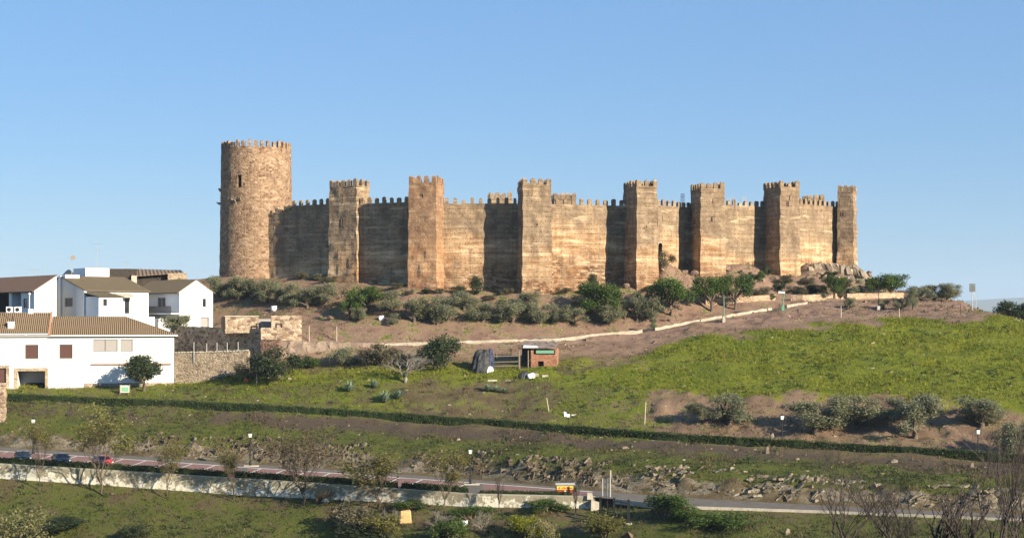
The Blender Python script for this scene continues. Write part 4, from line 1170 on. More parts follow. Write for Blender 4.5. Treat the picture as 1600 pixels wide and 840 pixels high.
for b_ in (b1, b2): window(h4, sm_, b_, .15, 'glass', 'frame_pale', .1, 1, label="dark window over the balcony")
roof_plane(h4, "roof", [(-.45, L4 + .2, zmin - .16), (-.45, -.12, zmin - .16), (gw4 / 2, -.12, zr4 + .12), (gw4 / 2, L4 + .2, zr4 + .12)], 'tile_olive')
roof_plane(h4, "roof", [(gw4 + .45, -.12, zmin - .16), (gw4 + .45, L4 + .2, zmin - .16), (gw4 / 2 + .005, L4 + .2, zr4 + .12), (gw4 / 2 + .005, -.12, zr4 + .12)], 'tile_olive')
# balcony floor, dark railing on the shaded side
zf = F4_.vz(262, 489, -1.6)[1]; zt4 = F4_.vz(262, 478, -1.6)[1]
mb = MB(); mb.box(-1.6, -.003, .05, L4, zf - .2, zf); bal = mb.build("balcony", M['white_grey'], h4)
mb = MB()
mb.box(-1.6, -1.54, .05, L4, zt4 - .06, zt4); mb.box(-1.6, -1.54, .05, L4, zf + .05, zf + .1)
for s in np.arange(.05, L4, .16): mb.box(-1.585, -1.555, s, s + .06, zf + .1, zt4 - .06)
mb.build("railing", M['iron'], bal)
mb = MB(); mb.box(-3.6, -.9, .6, L4 + 2, -3.0, zf - .9); mb.build("lower_terrace", M['white'], h4)
mb = MB()                                                       # outside stair against the gable
for k in range(9): mb.box(-.9 + k * .28, -.62 + k * .28, -1.1, -.003, -3.0, zf - .9 - k * .2)
mb.build("stair", M['white'], h4)
mb = MB(); mb.tube([(.25, -.1, zmin - .2), (.25, -.1, -1.5)], .06, 6); mb.build("downpipe", M['white_grey'], h4)

# --- old barn behind
FB = Fr(P(285, 440, 292), 14)
hb_ = thing("barn", "old dark boarded barn with a sagging corrugated roof behind the white houses", "barn", FB.O, FB.th)
u0b = FB.uz(161, 430)[0]; ztb = FB.uz(220, 420)[1]; zmb = FB.uz(240, 431)[1]; um_ = FB.uz(197, 430)[0]
mb = MB(); mb.box(u0b, um_ + 2, 0, 6, -4, ztb); mb.build("wall", M['wood_dark'], hb_)
zbk = FB.uz(281, 420.5)[1] - .25; mb = MB(); mb.hexa([(um_ + 2, .5, -4), (-.2, .5, -4), (-.2, 4.8, -4), (um_ + 2, 4.8, -4)], [(um_ + 2, .5, zmb - .1), (-.2, .5, zmb - .1), (-.2, 4.8, zbk), (um_ + 2, 4.8, zbk)]); mb.build("wall", M['wood_dark'], hb_)
roof_plane(hb_, "roof", [(um_ + 1.0, -.8, zmb), (.2, -.5, FB.uz(284, 425)[1]), (-.1, 5, FB.uz(281, 420.5)[1]), (um_ - .3, 5, ztb + .2)], 'tile_old', .2)
mb = MB(); mb.box(FB.uz(262, 430)[0], .8, -1.2, -.9, -4, FB.uz(270, 427)[1]); mb.build("stone_corner", M['plinth'], hb_)
mb = MB(); cb = FB.uz(209.5, 440)[0]; mb.box(cb - .5, cb + .5, -1.6, -.8, -3, FB.uz(209, 431)[1]); mb.build("chimney", M['concrete'], hb_)

# --- antennas, air conditioners, lamp on the street between the houses
def antenna(px, ytop, ybot, D, label, kind=0):
    o = P(px, ybot, D); H = (ybot - ytop) / FPX * D
    a = thing("tv_antenna", label, "antenna", o, 0, "antennas over the white houses")
    mb = MB(); mb.tube([(0, 0, -1.0), (0, 0, H)], .035, 5); mb.build("mast", M['steel'], a)
    mb = MB()
    if kind == 0:
        mb.tube([(-.9, .2, H - .1), (.9, -.2, H - .1)], .03, 5)
        for s in np.linspace(-.8, .8, 7): mb.tube([(s, -.2 * s / .9 - .35, H - .1), (s, -.2 * s / .9 + .35, H - .1)], .018, 4)
        if H > 2.2: mb.tube([(-.5, 0, H - 1.2), (.5, 0, H - 1.2)], .025, 4)
        mb.build("aerial", M['steel'], a)
    else:
        mb.lathe([(0.02, 0), (.22, .04), (.38, .14), (.4, .16)], 14)
        d = mb.build("dish", M['boulder'], a); d.location = (.25, -.1, H - .1); d.rotation_euler = (R(70), 0, R(35))
        mb = MB(); mb.tube([(-.7, 0, H), (.1, 0, H)], .03, 5); mb.build("aerial", M['steel'], a)
antenna(152, 380, 421, 262, "tall thin aerial standing over the white raised block")
antenna(112, 402, 420, 262, "mast with a small round dish over the dormer", 1)
antenna(53, 420, 434, 268, "short aerial behind the porch house roof")
antenna(199, 409, 421, 294, "tiny thin aerial above the old barn")
for px, lb in ((15, "white air conditioner on the street wall, closer to the photo's edge"), (28, "white air conditioner on the street wall, closer to the thin lamp post")):
    o = P(px, 488, 252)
    a = thing("air_conditioner", lb, "air conditioner", o, R(13), "air conditioners")
    mb = MB(); mb.box(-.55, .55, 0, .45, 0, .95); mb.build("case", M['plastic_white'], a, bevel=.02)
    mb = MB(); mb.lathe([(.32, 0), (.34, .02), (.30, .03)], 16); f_ = mb.build("fan_grille", M['iron'], a); f_.location = (-.1, -.003, .48); f_.rotation_euler = (R(90), 0, 0)
o = P(9, 497, 251); sw = MB(); sw.box(-14, 3.5, 0, .4, -2, .95)
w = sw.build("street_wall", M['white'], None, loc=o); w.rotation_euler = (0, 0, R(13)); tag(w, "low white wall under the air conditioners, just over the tan roof", "wall")
o = P(46, 492, 254); a = thing("street_lamp", "thin white lamp post beside the bright gable of the porch house", "street lamp", o)
H = (492 - 461) / FPX * 254; mb = MB(); mb.tube([(0, 0, -1), (0, 0, H)], [.09, .06], 6); mb.build("pole", M['white_grey'], a); mb = MB(); mb.lathe([(.1, 0), (.22, .1), (.22, .3), (.08, .42)], 10, (0, 0, H)); mb.build("lantern", M['opal'], a)

# --- stone ruin, shaded rubble wall and garden walls right of the houses
FR = Fr(P(471.5, 530, 248), 14)
rn = thing("stone_ruin", "roofless rubble stone outbuilding with two dark framed openings above the shaded wall", "ruin", FR.O, FR.th)
def rwall(x0, y0, x1, y1, back, label=None, mat='ruin', holes=(), thick=.55, name="wall"):
    a, b, c, d = FR.rect(x0, y0, x1, y1, back)
    V, F = [], []
    q = lambda u, z, dd=0: Vector((u, back + dd, z))
    patch_into(V, F, q(a, c), q(b, c), q(b, d), q(a, d), .45, .06, .5, 8); patch_into(V, F, q(b, c, thick), q(a, c, thick), q(a, d, thick), q(b, d, thick), 1, .03, .5, 8)
    patch_into(V, F, q(a, d), q(b, d), q(b, d, thick), q(a, d, thick), .45, .06, .5, 8); patch_into(V, F, q(a, c, thick), q(a, c), q(a, d), q(a, d, thick), .5, .06, .5, 8); patch_into(V, F, q(b, c), q(b, c, thick), q(b, d, thick), q(b, d), .5, .06, .5, 8)
    o = link(name, mesh_np(name, np.concatenate(V), np.array(F), M[mat]), rn)
    return o, (a, b, c, d)
rwall(424, 493, 471.5, 532, 0); _, r2 = rwall(352, 494.5, 404, 520, 1.0); rwall(404, 498, 424, 520, 2.5, mat='shutter_grey', name="door")
rwall(407.6, 512, 441, 534, -2.5)
mb = MB(); mb.box(r2[0] - .1, r2[1] + .1, .9, 1.7, r2[3] + .003, r2[3] + .16); mb.build("coping", M['concrete'], rn)
V, F = [], []
a, b, c, d = r2; patch_into(V, F, (a, 12, c), (a, 1.6, c), (a, 1.6, d), (a, 12, d), .5, .06, .5, 8); patch_into(V, F, (a + .5, 1.6, c), (a + .5, 12, c), (a + .5, 12, d), (a + .5, 1.6, d), 1, .06, .5, 8); patch_into(V, F, (a, 1.6, d), (a + .5, 1.6, d), (a + .5, 12, d), (a, 12, d), 1, .03, .5, 8)
link("wall", mesh_np("wall", np.concatenate(V), np.array(F), M['ruin_red']), rn)  # side turned from the sun: its shade is put into darker stone
for x0, y0, x1, y1, bk in ((400, 504.5, 411, 514, -.12), (431, 505.5, 441, 515, -.12)):
    a, b, c, d = FR.rect(x0, y0, x1, y1, bk); mb = MB()
    mb.box(a, a + .16, bk, bk + .15, c, d); mb.box(b - .16, b, bk, bk + .15, c, d); mb.box(a + .16, b - .16, bk, bk + .15, d - .16, d); mb.build("opening_frame", M['iron'], rn)

FC = Fr(P(407.6, 553, 245), -44)
L = -FC.uz(273, 533)[0]; zc1 = P(0, 513.5, 245).z
qa = FC.O + FC.t * -L
stone_wall("boundary_wall", "tall rubble wall in shade beside the white house, facing away from the sun", "wall", [Vector((qa.x, qa.y, zc1 - 7)), Vector((FC.O.x, FC.O.y, zc1 - 7))], [zc1 + .35, zc1], .5, M['ruin'], None, .5, .08, 6)
for px, top, foot, lb in ((303, 534, 551, "thin stake in front of the shaded wall, closest to the white house"), (323, 536, 551, "second thin stake from the white house before the shaded wall"), (339, 535, 551, "middle thin stake before the shaded wall"), (355, 535, 551, "fourth thin stake from the white house before the shaded wall"), (372, 534, 550, "last thin stake before the shaded wall, near the red rubble block")):
    p = P(px, foot, 241.5); mb = MB(); mb.tube([(0, 0, -1.5), (0, 0, (foot - top) / FPX * 241.5)], .05, 6); tag(mb.build("stake", M['steel'], loc=p), lb, "stake", "stakes before the shaded wall")

g = [hit(272.5, 585), hit(388, 584)]
A, B = P(273.5, 600, 242.4), P(388.5, 600, 239.5)
sw = stone_wall("garden_wall", "long tan rubble wall with a pale top beside the white house", "wall", [A, A.lerp(B, .5), B], [P(0, 551.5, 242).z, P(0, 550.5, 240.5).z, P(0, 548, 239.5).z], .5, M['plinth'], None, .5, .07, 3)
mb = MB()
for i in range(24):
    p, q = A.lerp(B, i / 24), A.lerp(B, (i + 1) / 24 - .004); z0 = float(np.interp(i / 24, [0, .5, 1], [P(0, 551.5, 242).z, P(0, 550.5, 240.5).z, P(0, 548, 239.5).z])) + .03
    mb.box(p.x, q.x, p.y - .12, p.y + .55, z0, z0 + .14 + .03 * (i % 3))
mb.build("coping", M['concrete'], sw)
A, B = P(407, 575, 242.2), P(436.5, 575, 241.6)
stone_wall("terrace_wall", "dark red rubble wall block below the roofless outbuilding", "wall", [A, B], [P(0, 530, 242).z, P(0, 530.5, 242).z], .9, M['ruin_red'], None, .4, .09, 4)
pts = [P(436.8, 585, 242), P(480, 583, 242.2), P(530, 582, 242.6), P(593, 580, 243)]
stone_wall("terrace_wall", "rough crumbling earth and stone retaining wall running from the red block to the path", "wall", pts, [P(0, 532.5, 242).z, P(0, 533, 242).z, P(0, 534.5, 242).z, P(0, 537.5, 243).z], .9, M['render_wall'], None, .5, .22, 5)
A = P(2, 660, 226); sp = thing("gate_pillar", "stone gate pillar with a pale cap where the hedge begins", "pillar", (A.x, A.y, gz(A.x, A.y)))
Hh = P(0, 602, 226).z - gz(A.x, A.y)
V, F = [], []
for i in range(4):
    c4 = [(-.6, -.5), (.6, -.5), (.6, .5), (-.6, .5)]; a, b = c4[i], c4[(i + 1) % 4]
    patch_into(V, F, (*a, -1), (*b, -1), (*b, Hh), (*a, Hh), .3, .06, .5, 3)
patch_into(V, F, (-.6, -.5, Hh), (.6, -.5, Hh), (.6, .5, Hh), (-.6, .5, Hh), .4, .02, .5, 3)
link("shaft", mesh_np("shaft", np.concatenate(V), np.array(F), M['ruin']), sp)
mb = MB(); mb.hexa([(-.75, -.65, Hh + .03), (.75, -.65, Hh + .03), (.75, .65, Hh + .03), (-.75, .65, Hh + .03)], [(-.5, -.4, Hh + .4), (.5, -.4, Hh + .4), (.5, .4, Hh + .4), (-.5, .4, Hh + .4)]); mb.build("cap", M['plinth'], sp)

# pale retaining wall on the uphill side of the path bend
def foot_wall(pxs, ys, h, label):
    pts = [hit(p, y, 225) for p, y in zip(pxs, ys)]
    stone_wall("bend_wall", label, "wall", [q - Vector((0, 0, .5)) for q in pts], [q.z + h for q in pts], .5, M['pale_stone'], None, .5, .06, 8)["group"] = "low walls above the path bend"
foot_wall((1103, 1125, 1150, 1180, 1212), (477, 476, 474, 471.5, 469.5), 1.0, "low pale stone wall behind the two flat-topped trees")
foot_wall((1236, 1255, 1285, 1318), (470, 470, 469, 467.5), 1.05, "low pale stone wall right of the white-headed lamp at the bend")
foot_wall((1324, 1350, 1380, 1412), (467.5, 467, 466.5, 466), 1.0, "last low pale stone wall before the silver olives on the spur")
# ------------------------------------------------------------------ foliage and trees
def leaf_quads(centers, radii, count, size, aspect=0.4, up=0.0, rs=None, shell=0.5, squash=1.0, tint_base=None):
    """leaf-sized faces through a set of clumps; returns verts, faces, tint"""
    rs = rs or rng
    centers = np.asarray(centers, float); radii = np.asarray(radii, float)
    pr = radii ** 2; pr = pr / pr.sum()
    ci = rs.choice(len(centers), count, p=pr)
    d = rs.normal(size=(count, 3)); d /= np.linalg.norm(d, axis=1)[:, None]
    r = radii[ci] * (shell + (1 - shell) * rs.random(count)) * (0.75 + 0.35 * rs.random(count))
    off = d * r[:, None]; off[:, 2] *= squash
    c = centers[ci] + off
    a = rs.normal(size=(count, 3)) + np.array([0, 0, up]); a /= np.linalg.norm(a, axis=1)[:, None]
    b = np.cross(a, rs.normal(size=(count, 3))); b /= np.linalg.norm(b, axis=1)[:, None] + 1e-9
    L = size * (0.6 + 0.8 * rs.random(count)); W = L * aspect
    a *= (L / 2)[:, None]; b *= (W / 2)[:, None]
    V = np.stack([c - a, c + b, c + a, c - b], 1).reshape(-1, 3)
    F = np.arange(count * 4).reshape(-1, 4)
    base = (rs.random(len(centers)) if tint_base is None else tint_base)[ci]
    tint = np.clip(0.5 * base + 0.5 * rs.random(count), 0, 1)
    return V, F, np.repeat(tint, 4)
def limbs(mb, base, tip, r0, r1, n=6, bend=0.15, rs=random, segs=4):
    base, tip = Vector(base), Vector(tip); L = (tip - base).length
    off = Vector((rs.uniform(-1, 1), rs.uniform(-1, 1), rs.uniform(-.3, .3))) * bend * L
    pts = [base.lerp(tip, i / segs) + off * math.sin(math.pi * i / segs) for i in range(segs + 1)]
    mb.tube(pts, [r0 + (r1 - r0) * i / segs for i in range(segs + 1)], n)
    return pts
PROTO = {}
def proto(kind, var):
    key = (kind, var)
    if key in PROTO: return PROTO[key]
    rs = np.random.default_rng(hash(kind + str(var)) % 1 + sum(map(ord, kind)) * 7 + var * 101); ra = random.Random(var * 31 + len(kind))
    mb = MB()
    # unit trees: height 1, crown width about 1
    if kind == 'olive':
        n = 15; c, r = [], []
        for i in range(n):
            a = rs.random() * 6.283; q = math.sqrt(rs.random()) * 0.33
            z = 0.26 + 0.52 * rs.random() - 0.25 * q
            c.append((q * math.cos(a), q * math.sin(a), z)); r.append(0.13 + 0.10 * rs.random())
        for i in range(5):
            k = c[i]; limbs(mb, (0, 0, .12), (k[0] * .8, k[1] * .8, k[2]), .035, .012, 5, .12, ra)
        limbs(mb, (0, 0, -.15), (.02, 0, .16), .06, .045, 7, .1, ra)
        lv = leaf_quads(c, r, 7500, 0.040, 0.42, 0.3, rs, 0.25); bark, leaf = 'bark', 'olive'
    elif kind in ('broad', 'flat'):
        n = 22; c, r = [], []
        for i in range(n):
            a = rs.random() * 6.283; q = math.sqrt(rs.random()) * 0.38
            z = (0.50 + 0.34 * rs.random() - 0.12 * q) if kind == 'flat' else 0.42 + 0.42 * rs.random() - 0.2 * q
            c.append((q * math.cos(a), q * math.sin(a), z)); r.append(0.12 + 0.10 * rs.random())
        for i in range(7):
            k = c[i]; limbs(mb, (0, 0, .22), (k[0] * .85, k[1] * .85, k[2]), .028, .008, 5, .12, ra)
        limbs(mb, (0, 0, -.15), (.01, .01, .26), .042, .03, 7, .08, ra)
        lv = leaf_quads(c, r, 7000, 0.038, 0.6, 0.2, rs, 0.3); bark, leaf = 'bark', 'broad'
    elif kind == 'cypress':
        c, r = [], []
        for i in range(26):
            z = 0.06 + 0.86 * i / 25; w = 0.36 * math.sin(math.pi * min(1, 0.12 + 0.85 * (1 - z))) + .04
            a = rs.random() * 6.283; c.append((math.cos(a) * w * .55, math.sin(a) * w * .55, z)); r.append(w * .62 + .03)
        limbs(mb, (0, 0, -.15), (0, 0, .6), .05, .015, 6, .02, ra)
        lv = leaf_quads(c, r, 2200, 0.07, 0.5, 1.0, rs, 0.5); bark, leaf = 'bark', 'evergreen'
    elif kind == 'dense':
        c, r = [], []
        for i in range(24):
            a = rs.random() * 6.283; q = math.sqrt(rs.random()) * 0.34; z = 0.28 + 0.56 * rs.random() * (1.1 - q)
            c.append((q * math.cos(a), q * math.sin(a), z)); r.append(0.11 + 0.1 * rs.random())
        limbs(mb, (0, 0, -.15), (0, .02, .45), .045, .02, 7, .06, ra)
        for i in range(6): limbs(mb, (0, 0, .2), c[i], .025, .008, 5, .1, ra)
        lv = leaf_quads(c, r, 7000, 0.040, 0.55, 0.2, rs, 0.35); bark, leaf = 'bark', 'evergreen'
    elif kind in ('scrub', 'bush', 'greenbush', 'yellowbush', 'blossom'):
        c, r = [], []
        for i in range(11):
            a = rs.random() * 6.283; q = math.sqrt(rs.random()) * 0.36
            c.append((q * math.cos(a), q * math.sin(a), 0.18 + 0.5 * rs.random() * (1 - q))); r.append(0.14 + 0.12 * rs.random())
        for i in range(8): limbs(mb, (0, 0, -.2), (c[i][0] * 1.1, c[i][1] * 1.1, c[i][2] + .1), .018, .006, 4, .1, ra, 3)
        lv = leaf_quads(c, r, 3800 if kind != 'blossom' else 1500, 0.052 if kind != 'blossom' else .05, 0.45, 0.5, rs, 0.3); bark = 'bark'
        leaf = {'scrub': 'scrub', 'bush': 'olive', 'greenbush': 'broad', 'yellowbush': 'mustard', 'blossom': 'blossom'}[kind]
    elif kind in ('sapling', 'saplingbig', 'saplingbare', 'bare', 'fig', 'barebig', 'shoots'):
        tips = []
        def grow(p, d, L, r, lev, maxlev):
            q = p + d * L
            side = Vector((ra.uniform(-1, 1), ra.uniform(-1, 1), ra.uniform(-.2, .6))) * BEND * L
            mb.tube([p, p.lerp(q, .5) + side, q], [r, r * .8, r * .55], 5 if lev < 2 else 3, lev < 1)
            if lev >= maxlev: tips.append(q); return
            nb = ra.choice([4, 5, 6]) if lev == 0 else ra.choice([2, 2, 3] if kind[:4] == 'bare' else [2, 3, 3, 4])
            for k in range(nb):
                f = ra.uniform(.45, 1.0) if k else 1.0
                s = p.lerp(q, f) + side * (1 - f)
                a = ra.uniform(0, 6.283); sp = SPREAD * ra.uniform(.55, 1.2)
                n1 = d.orthogonal().normalized(); n2 = d.cross(n1)
                nd = (d + (n1 * math.cos(a) + n2 * math.sin(a)) * sp + Vector((0, 0, UP))).normalized()
                grow(s, nd, L * ra.uniform(.60, .90), r * (.58 if kind[:4] != 'bare' else .62), lev + 1, maxlev)
        BEND = .05 if kind in ('bare', 'barebig', 'shoots') else .10
        if kind == 'fig': SPREAD, UP, lv_, r0, L0 = .75, .12, 5, .035, .30
        elif kind == 'bare': SPREAD, UP, lv_, r0, L0 = .28, .22, 6, .0062, .24
        elif kind == 'barebig': SPREAD, UP, lv_, r0, L0 = .30, .20, 6, .0066, .26
        elif kind == 'shoots': SPREAD, UP, lv_, r0, L0 = .22, .30, 4, .014, .30
        elif kind == 'sapling': SPREAD, UP, lv_, r0, L0 = .40, .26, 6, .012, .40
        else: SPREAD, UP, lv_, r0, L0 = .42, .24, 6, .012, .30
        grow(Vector((0, 0, -.06)), Vector((ra.uniform(-.05, .05), ra.uniform(-.05, .05), 1)).normalized(), L0, r0, 0, lv_)
        T_ = np.array([tuple(x) for x in tips]); zmax = T_[:, 2].max()
        mb.v = [(x / zmax, y / zmax, z / zmax) for x, y, z in mb.v]; T_ = T_ / zmax
        bark = {'fig': 'bark_pale', 'bare': 'bark_dark', 'barebig': 'bark_dark', 'shoots': 'bark_dark', 'sapling': 'bark', 'saplingbig': 'bark', 'saplingbare': 'bark'}[kind]
        if kind in ('sapling', 'saplingbig', 'saplingbare'):
            lv = leaf_quads(T_, np.full(len(T_), .06), {'sapling': 3000, 'saplingbig': 3600, 'saplingbare': 1800}[kind], .019, .6, .5, rs, 0.0); leaf = 'spring'
        else: lv, leaf = None, None
    elif kind == 'agave':
        lv = None; V, F, T_ = [], [], []
        for i in range(26):
            a = i * 2.4; el = R(25 + 55 * (i / 26)); d = np.array([math.cos(a) * math.cos(el), math.sin(a) * math.cos(el), math.sin(el)])
            sd = np.array([-math.sin(a), math.cos(a), 0]); L = .5 + .15 * ra.random(); o = len(V)
            mid = d * L * .5 + np.array([0, 0, .03])
            V += [tuple(-sd * .05), tuple(sd * .05), tuple(mid + sd * .065), tuple(mid - sd * .065), tuple(d * L), tuple(mid + np.array([0, 0, -.03]))]
            F += [(o, o + 1, o + 2, o + 3), (o + 3, o + 2, o + 4, o + 4), (o, o + 5, o + 2, o + 1)]; T_ += [ra.random()] * 6
        me = bpy.data.meshes.new("leaf_rosette"); me.from_pydata(V, [], [tuple(dict.fromkeys(f)) for f in F]); me.materials.append(M['agave'])
        at = me.attributes.new("tint", 'FLOAT', 'POINT'); at.data.foreach_set("value", np.array(T_, dtype=np.float32))
        PROTO[key] = (None, me, None); return PROTO[key]
    tm = mb.mesh("trunk", M[bark], True)
    cm = mesh_np("crown", lv[0], lv[1], M[leaf], False, {"tint": lv[2]}) if lv else None
    vw = lv[0] if lv else np.array(mb.v)
    w = np.percentile(vw[:, 0], 98) - np.percentile(vw[:, 0], 2); hh = np.percentile(vw[:, 2], 99.5)
    PROTO[key] = (tm, cm, (w, hh)); return PROTO[key]
nvar = [0]
def tree(kind, name, label, cat, px, top, foot, wpx, group=None, D=None, leaf=None, var=None, nv=4, lift=0.0, rz=None, crownname="crown"):
    nvar[0] += 1
    v = (nvar[0] % nv) if var is None else var
    if D is None: p = hit(px, foot)
    else: p = P(px, foot, D); p.z = gz(p.x, p.y) if lift is None else p.z
    tm, cm, dim = proto(kind, v)
    H = (foot - top) / FPX * p.y; W = wpx / FPX * p.y
    o = thing(name, label, cat, p, random.uniform(0, 6.28) if rz is None else rz, group)
    if dim: sz = H / dim[1]; sx = W / dim[0]
    else: sz = sx = W / 0.85
    for nm, m_ in (("trunk", tm), (crownname, cm)):
        if m_ is None: continue
        c = link(nm if m_ is not tm or cm is not None else "branches", m_, o); c.scale = (sx, sx, sz)
        if nm == crownname and leaf: c.material_slots[0].link = 'OBJECT'; c.material_slots[0].material = M[leaf]
    return o

G_OL = "olive trees of the grove below the castle"
OLIVES = [
 (345, 432, 463, 36, "silvery olive beside the bright white gable, closest to it"),
 (372, 433, 468, 36, "full olive under the left edge of the round keep, leaning on its neighbours"),
 (394, 437, 465, 30, "olive below the middle of the round keep, half behind its neighbour"),
 (418, 437, 473, 36, "tall olive below the right edge of the round keep"),
 (438, 447, 473, 24, "narrow olive squeezed between two larger ones below the small wall-foot tree"),
 (456, 443, 476, 30, "olive below the small green tree at the dark wall near the keep"),
 (478, 447, 482, 32, "pale olive nearest the path side in the row below the dark first wall"),
 (509, 443, 476, 36, "broad olive below the grey tower nearest the keep"),
 (560, 481, 503, 20, "small loose olive in front of the bright green broadleaf tree"),
 (612, 455, 486, 34, "olive touching the bright green broadleaf tree on its castle side"),
 (645, 465, 503, 34, "front row olive below the reddish tower"),
 (667, 478, 501, 22, "short olive between two larger front row olives below the reddish tower"),
 (697, 462, 503, 42, "widest front row olive, two olives before the cypress gap"),
 (615, 490, 508, 18, "low olive sucker bush beside the white barrel, below the reddish tower"),
 (684, 490, 508, 15, "knee-high olive shoot at the foot of the widest front row olive"),
 (724, 455, 484, 36, "back row olive directly left of the dark cypress"),
 (753, 473, 503, 38, "front row olive directly below the dark cypress"),
 (781, 490, 505, 15, "tiny round olive between two front row olives right of the cypress"),
 (803, 468, 504, 38, "front row olive below the shaded wall beside the middle golden tower"),
 (824, 456, 490, 32, "tall olive hiding the foot of the middle golden tower"),
 (843, 474, 507, 28, "front row olive below the middle golden tower, paired with a slimmer one"),
 (863, 476, 505, 23, "slimmer olive of the pair below the middle golden tower"),
 (898, 477, 507, 36, "front row olive with a double pale trunk, below the wall after the middle tower"),
 (908, 461, 488, 30, "dark olive in the back row, behind the one with a double trunk"),
 (953, 474, 508, 36, "round front row olive below the bright green tree with a domed crown"),
 (976, 470, 499, 19, "slender olive between the round front one and its taller neighbour"),
 (994, 463, 502, 25, "upright olive below the dark face of the fourth tower"),
 (1020, 466, 500, 38, "last front row olive, alone beside the open path"),
 (1000, 455, 482, 22, "back row olive at the foot of the fourth tower"),
 (1021, 497, 515, 13, "dwarf olive shoot beside the gap in the path's low wall"),
]
for x, t, f, w, lb in OLIVES: tree('olive', "olive_tree", lb, "olive tree", x, t, f, w * 1.02, G_OL)
G_SP = "silver olives on the bare spur"
for x, t, f, w, lb in ((1440, 447, 469, 34, "silver olive on the bare spur, closest to the castle"), (1461, 444, 470, 34, "middle silver olive of the clump on the bare spur"), (1482, 443, 469, 30, "last silver olive of the clump, nearest the roadside board"),
    (1426, 450, 484, 16, "slim grey olive rising from the bank before the silver clump"), (1329, 465, 483, 16, "young olive on the bare earth bank below the pale bend wall"), (1380, 467, 483, 14, "small round olive beside the thin twin-headed lamp on the bank"), (1407, 467, 484, 18, "small dark olive on the bank between the lamp and the slim grey one")):
    tree('olive', "olive_tree", lb, "olive tree", x, t, f, w, G_SP)
G_TE = "old olives on the lower terrace"
for x, t, f, w, lb in ((1139, 616, 664, 58, "old olive with a pale forked trunk on the lower terrace, by the eroded gully"), (1094, 629, 659, 32, "small dark olive beside the forked old one, nearest the white scrap"), (1277, 627, 675, 68, "wide low leaning olive right of the upper lamp, below the red bank"),
    (1341, 617, 665, 62, "old olive with a reddish hollow trunk, under the meadow edge"), (1399, 621, 660, 40, "dark olive tucked behind the tallest terrace olive"), (1429, 617, 686, 54, "tallest terrace olive, standing clear with a bare trunk"),
    (1531, 621, 667, 60, "round olive on the bare terrace just before the last upper lamp"), (1584, 657, 716, 46, "thin olive at the photo's edge beyond the last upper lamp")):
    tree('olive', "olive_tree", lb, "olive tree", x, t, f, w, G_TE)
B_ = "broad_leaved_tree"; GB = "green broadleaf trees round the castle"
for k, x, t, f, w, lb in (
    ('broad', 572, 449, 490, 62, "large bright green tree with a spreading crown among the left olives"), ('broad', 941, 441, 499, 64, "bright green domed tree on a bare trunk among the right olives"),
    ('flat', 1050, 435, 492, 56, "flat-topped green tree below the arched gateway"), ('flat', 1111, 432, 485, 50, "flat-topped green tree by the path, left one of a touching pair"), ('flat', 1148, 430, 483, 46, "flat-topped green tree by the path, right one of a touching pair"),
    ('broad', 1303, 431, 466, 34, "green tree behind the pale bend wall, below the end tower"), ('broad', 1357, 434, 463, 30, "green tree on the skyline just right of the pale boulders"), ('broad', 1392, 428, 465, 44, "dark green dome tree on the skyline before the silver olives"),
    ('broad', 460, 400, 431, 26, "small round tree against the dark wall next to the keep"), ('broad', 586, 394, 441, 34, "small tree with a thin trunk in the shaded corner after the first tower"),
    ('broad', 546, 468, 500, 34, "shaded green tree tucked under the large bright one on its left")):
    tree(k, B_, lb, "tree", x, t, f, w, GB)
tree('cypress', "cypress", "small dark oval cypress standing before the golden wall", "cypress", 745, 432, 461, 18)
tree('cypress', "cypress", "dark cypress tip behind the bright green domed tree", "cypress", 927, 428, 462, 17)
tree('dense', "evergreen_tree", "dark evergreen tree throwing its shadow on the long white house", "tree", 223, 556, 612, 52, D=236.5, lift=None)
tree('dense', "evergreen_tree", "dark round evergreen on the far slope beyond the spur, at the photo's edge", "tree", 1582, 471, 506, 46, D=262, lift=0)
tree('dense', "evergreen_tree", "second dark evergreen beyond the spur, cut by the photo's edge", "tree", 1612, 478, 520, 40, D=262, lift=0)
tree('dense', "garden_tree", "leafy garden tree before the stair of the house with the balcony", "tree", 274, 492, 522, 34, D=244, lift=0, leaf='olive')
tree('bush', "bush", "tall dusky bush overlapping the path's low wall, left of the tarpaulin heap", "bush", 686, 524, 573, 54, var=1, leaf='evergreen')
tree('bush', "bush", "wide low dusky bush below the path's low wall, left of the tall one", "bush", 600, 538, 570, 54, leaf='scrub')
tree('bush', "bush", "round grey bush against the crumbling retaining wall", "bush", 533, 541, 570, 28)
tree('bush', "bush", "big tangled bush covering the corner below the red rubble block", "bush", 432, 543, 592, 66, leaf='evergreen')
tree('bush', "bush", "brownish bush in front of the long tan garden wall", "bush", 392, 558, 592, 46, leaf='scrub')
tree('bush', "bush", "small green bush under the crumbling wall beside the round grey bush", "bush", 488, 556, 574, 30, leaf='broad')
tree('fig', "fig_tree", "leafless pale fig tree in the yellow flowers", "tree", 632, 546, 598, 58)
tree('bush', "bush", "big grey bush on the rocks under the arched gateway", "bush", 1038, 394, 420, 30, var=2, leaf='scrub')
tree('bush', "bush", "dark green bush at the shaded foot of the sixth tower", "bush", 1199, 414, 431, 15, leaf='evergreen')
G_SC = "scrub bushes on the castle slope"
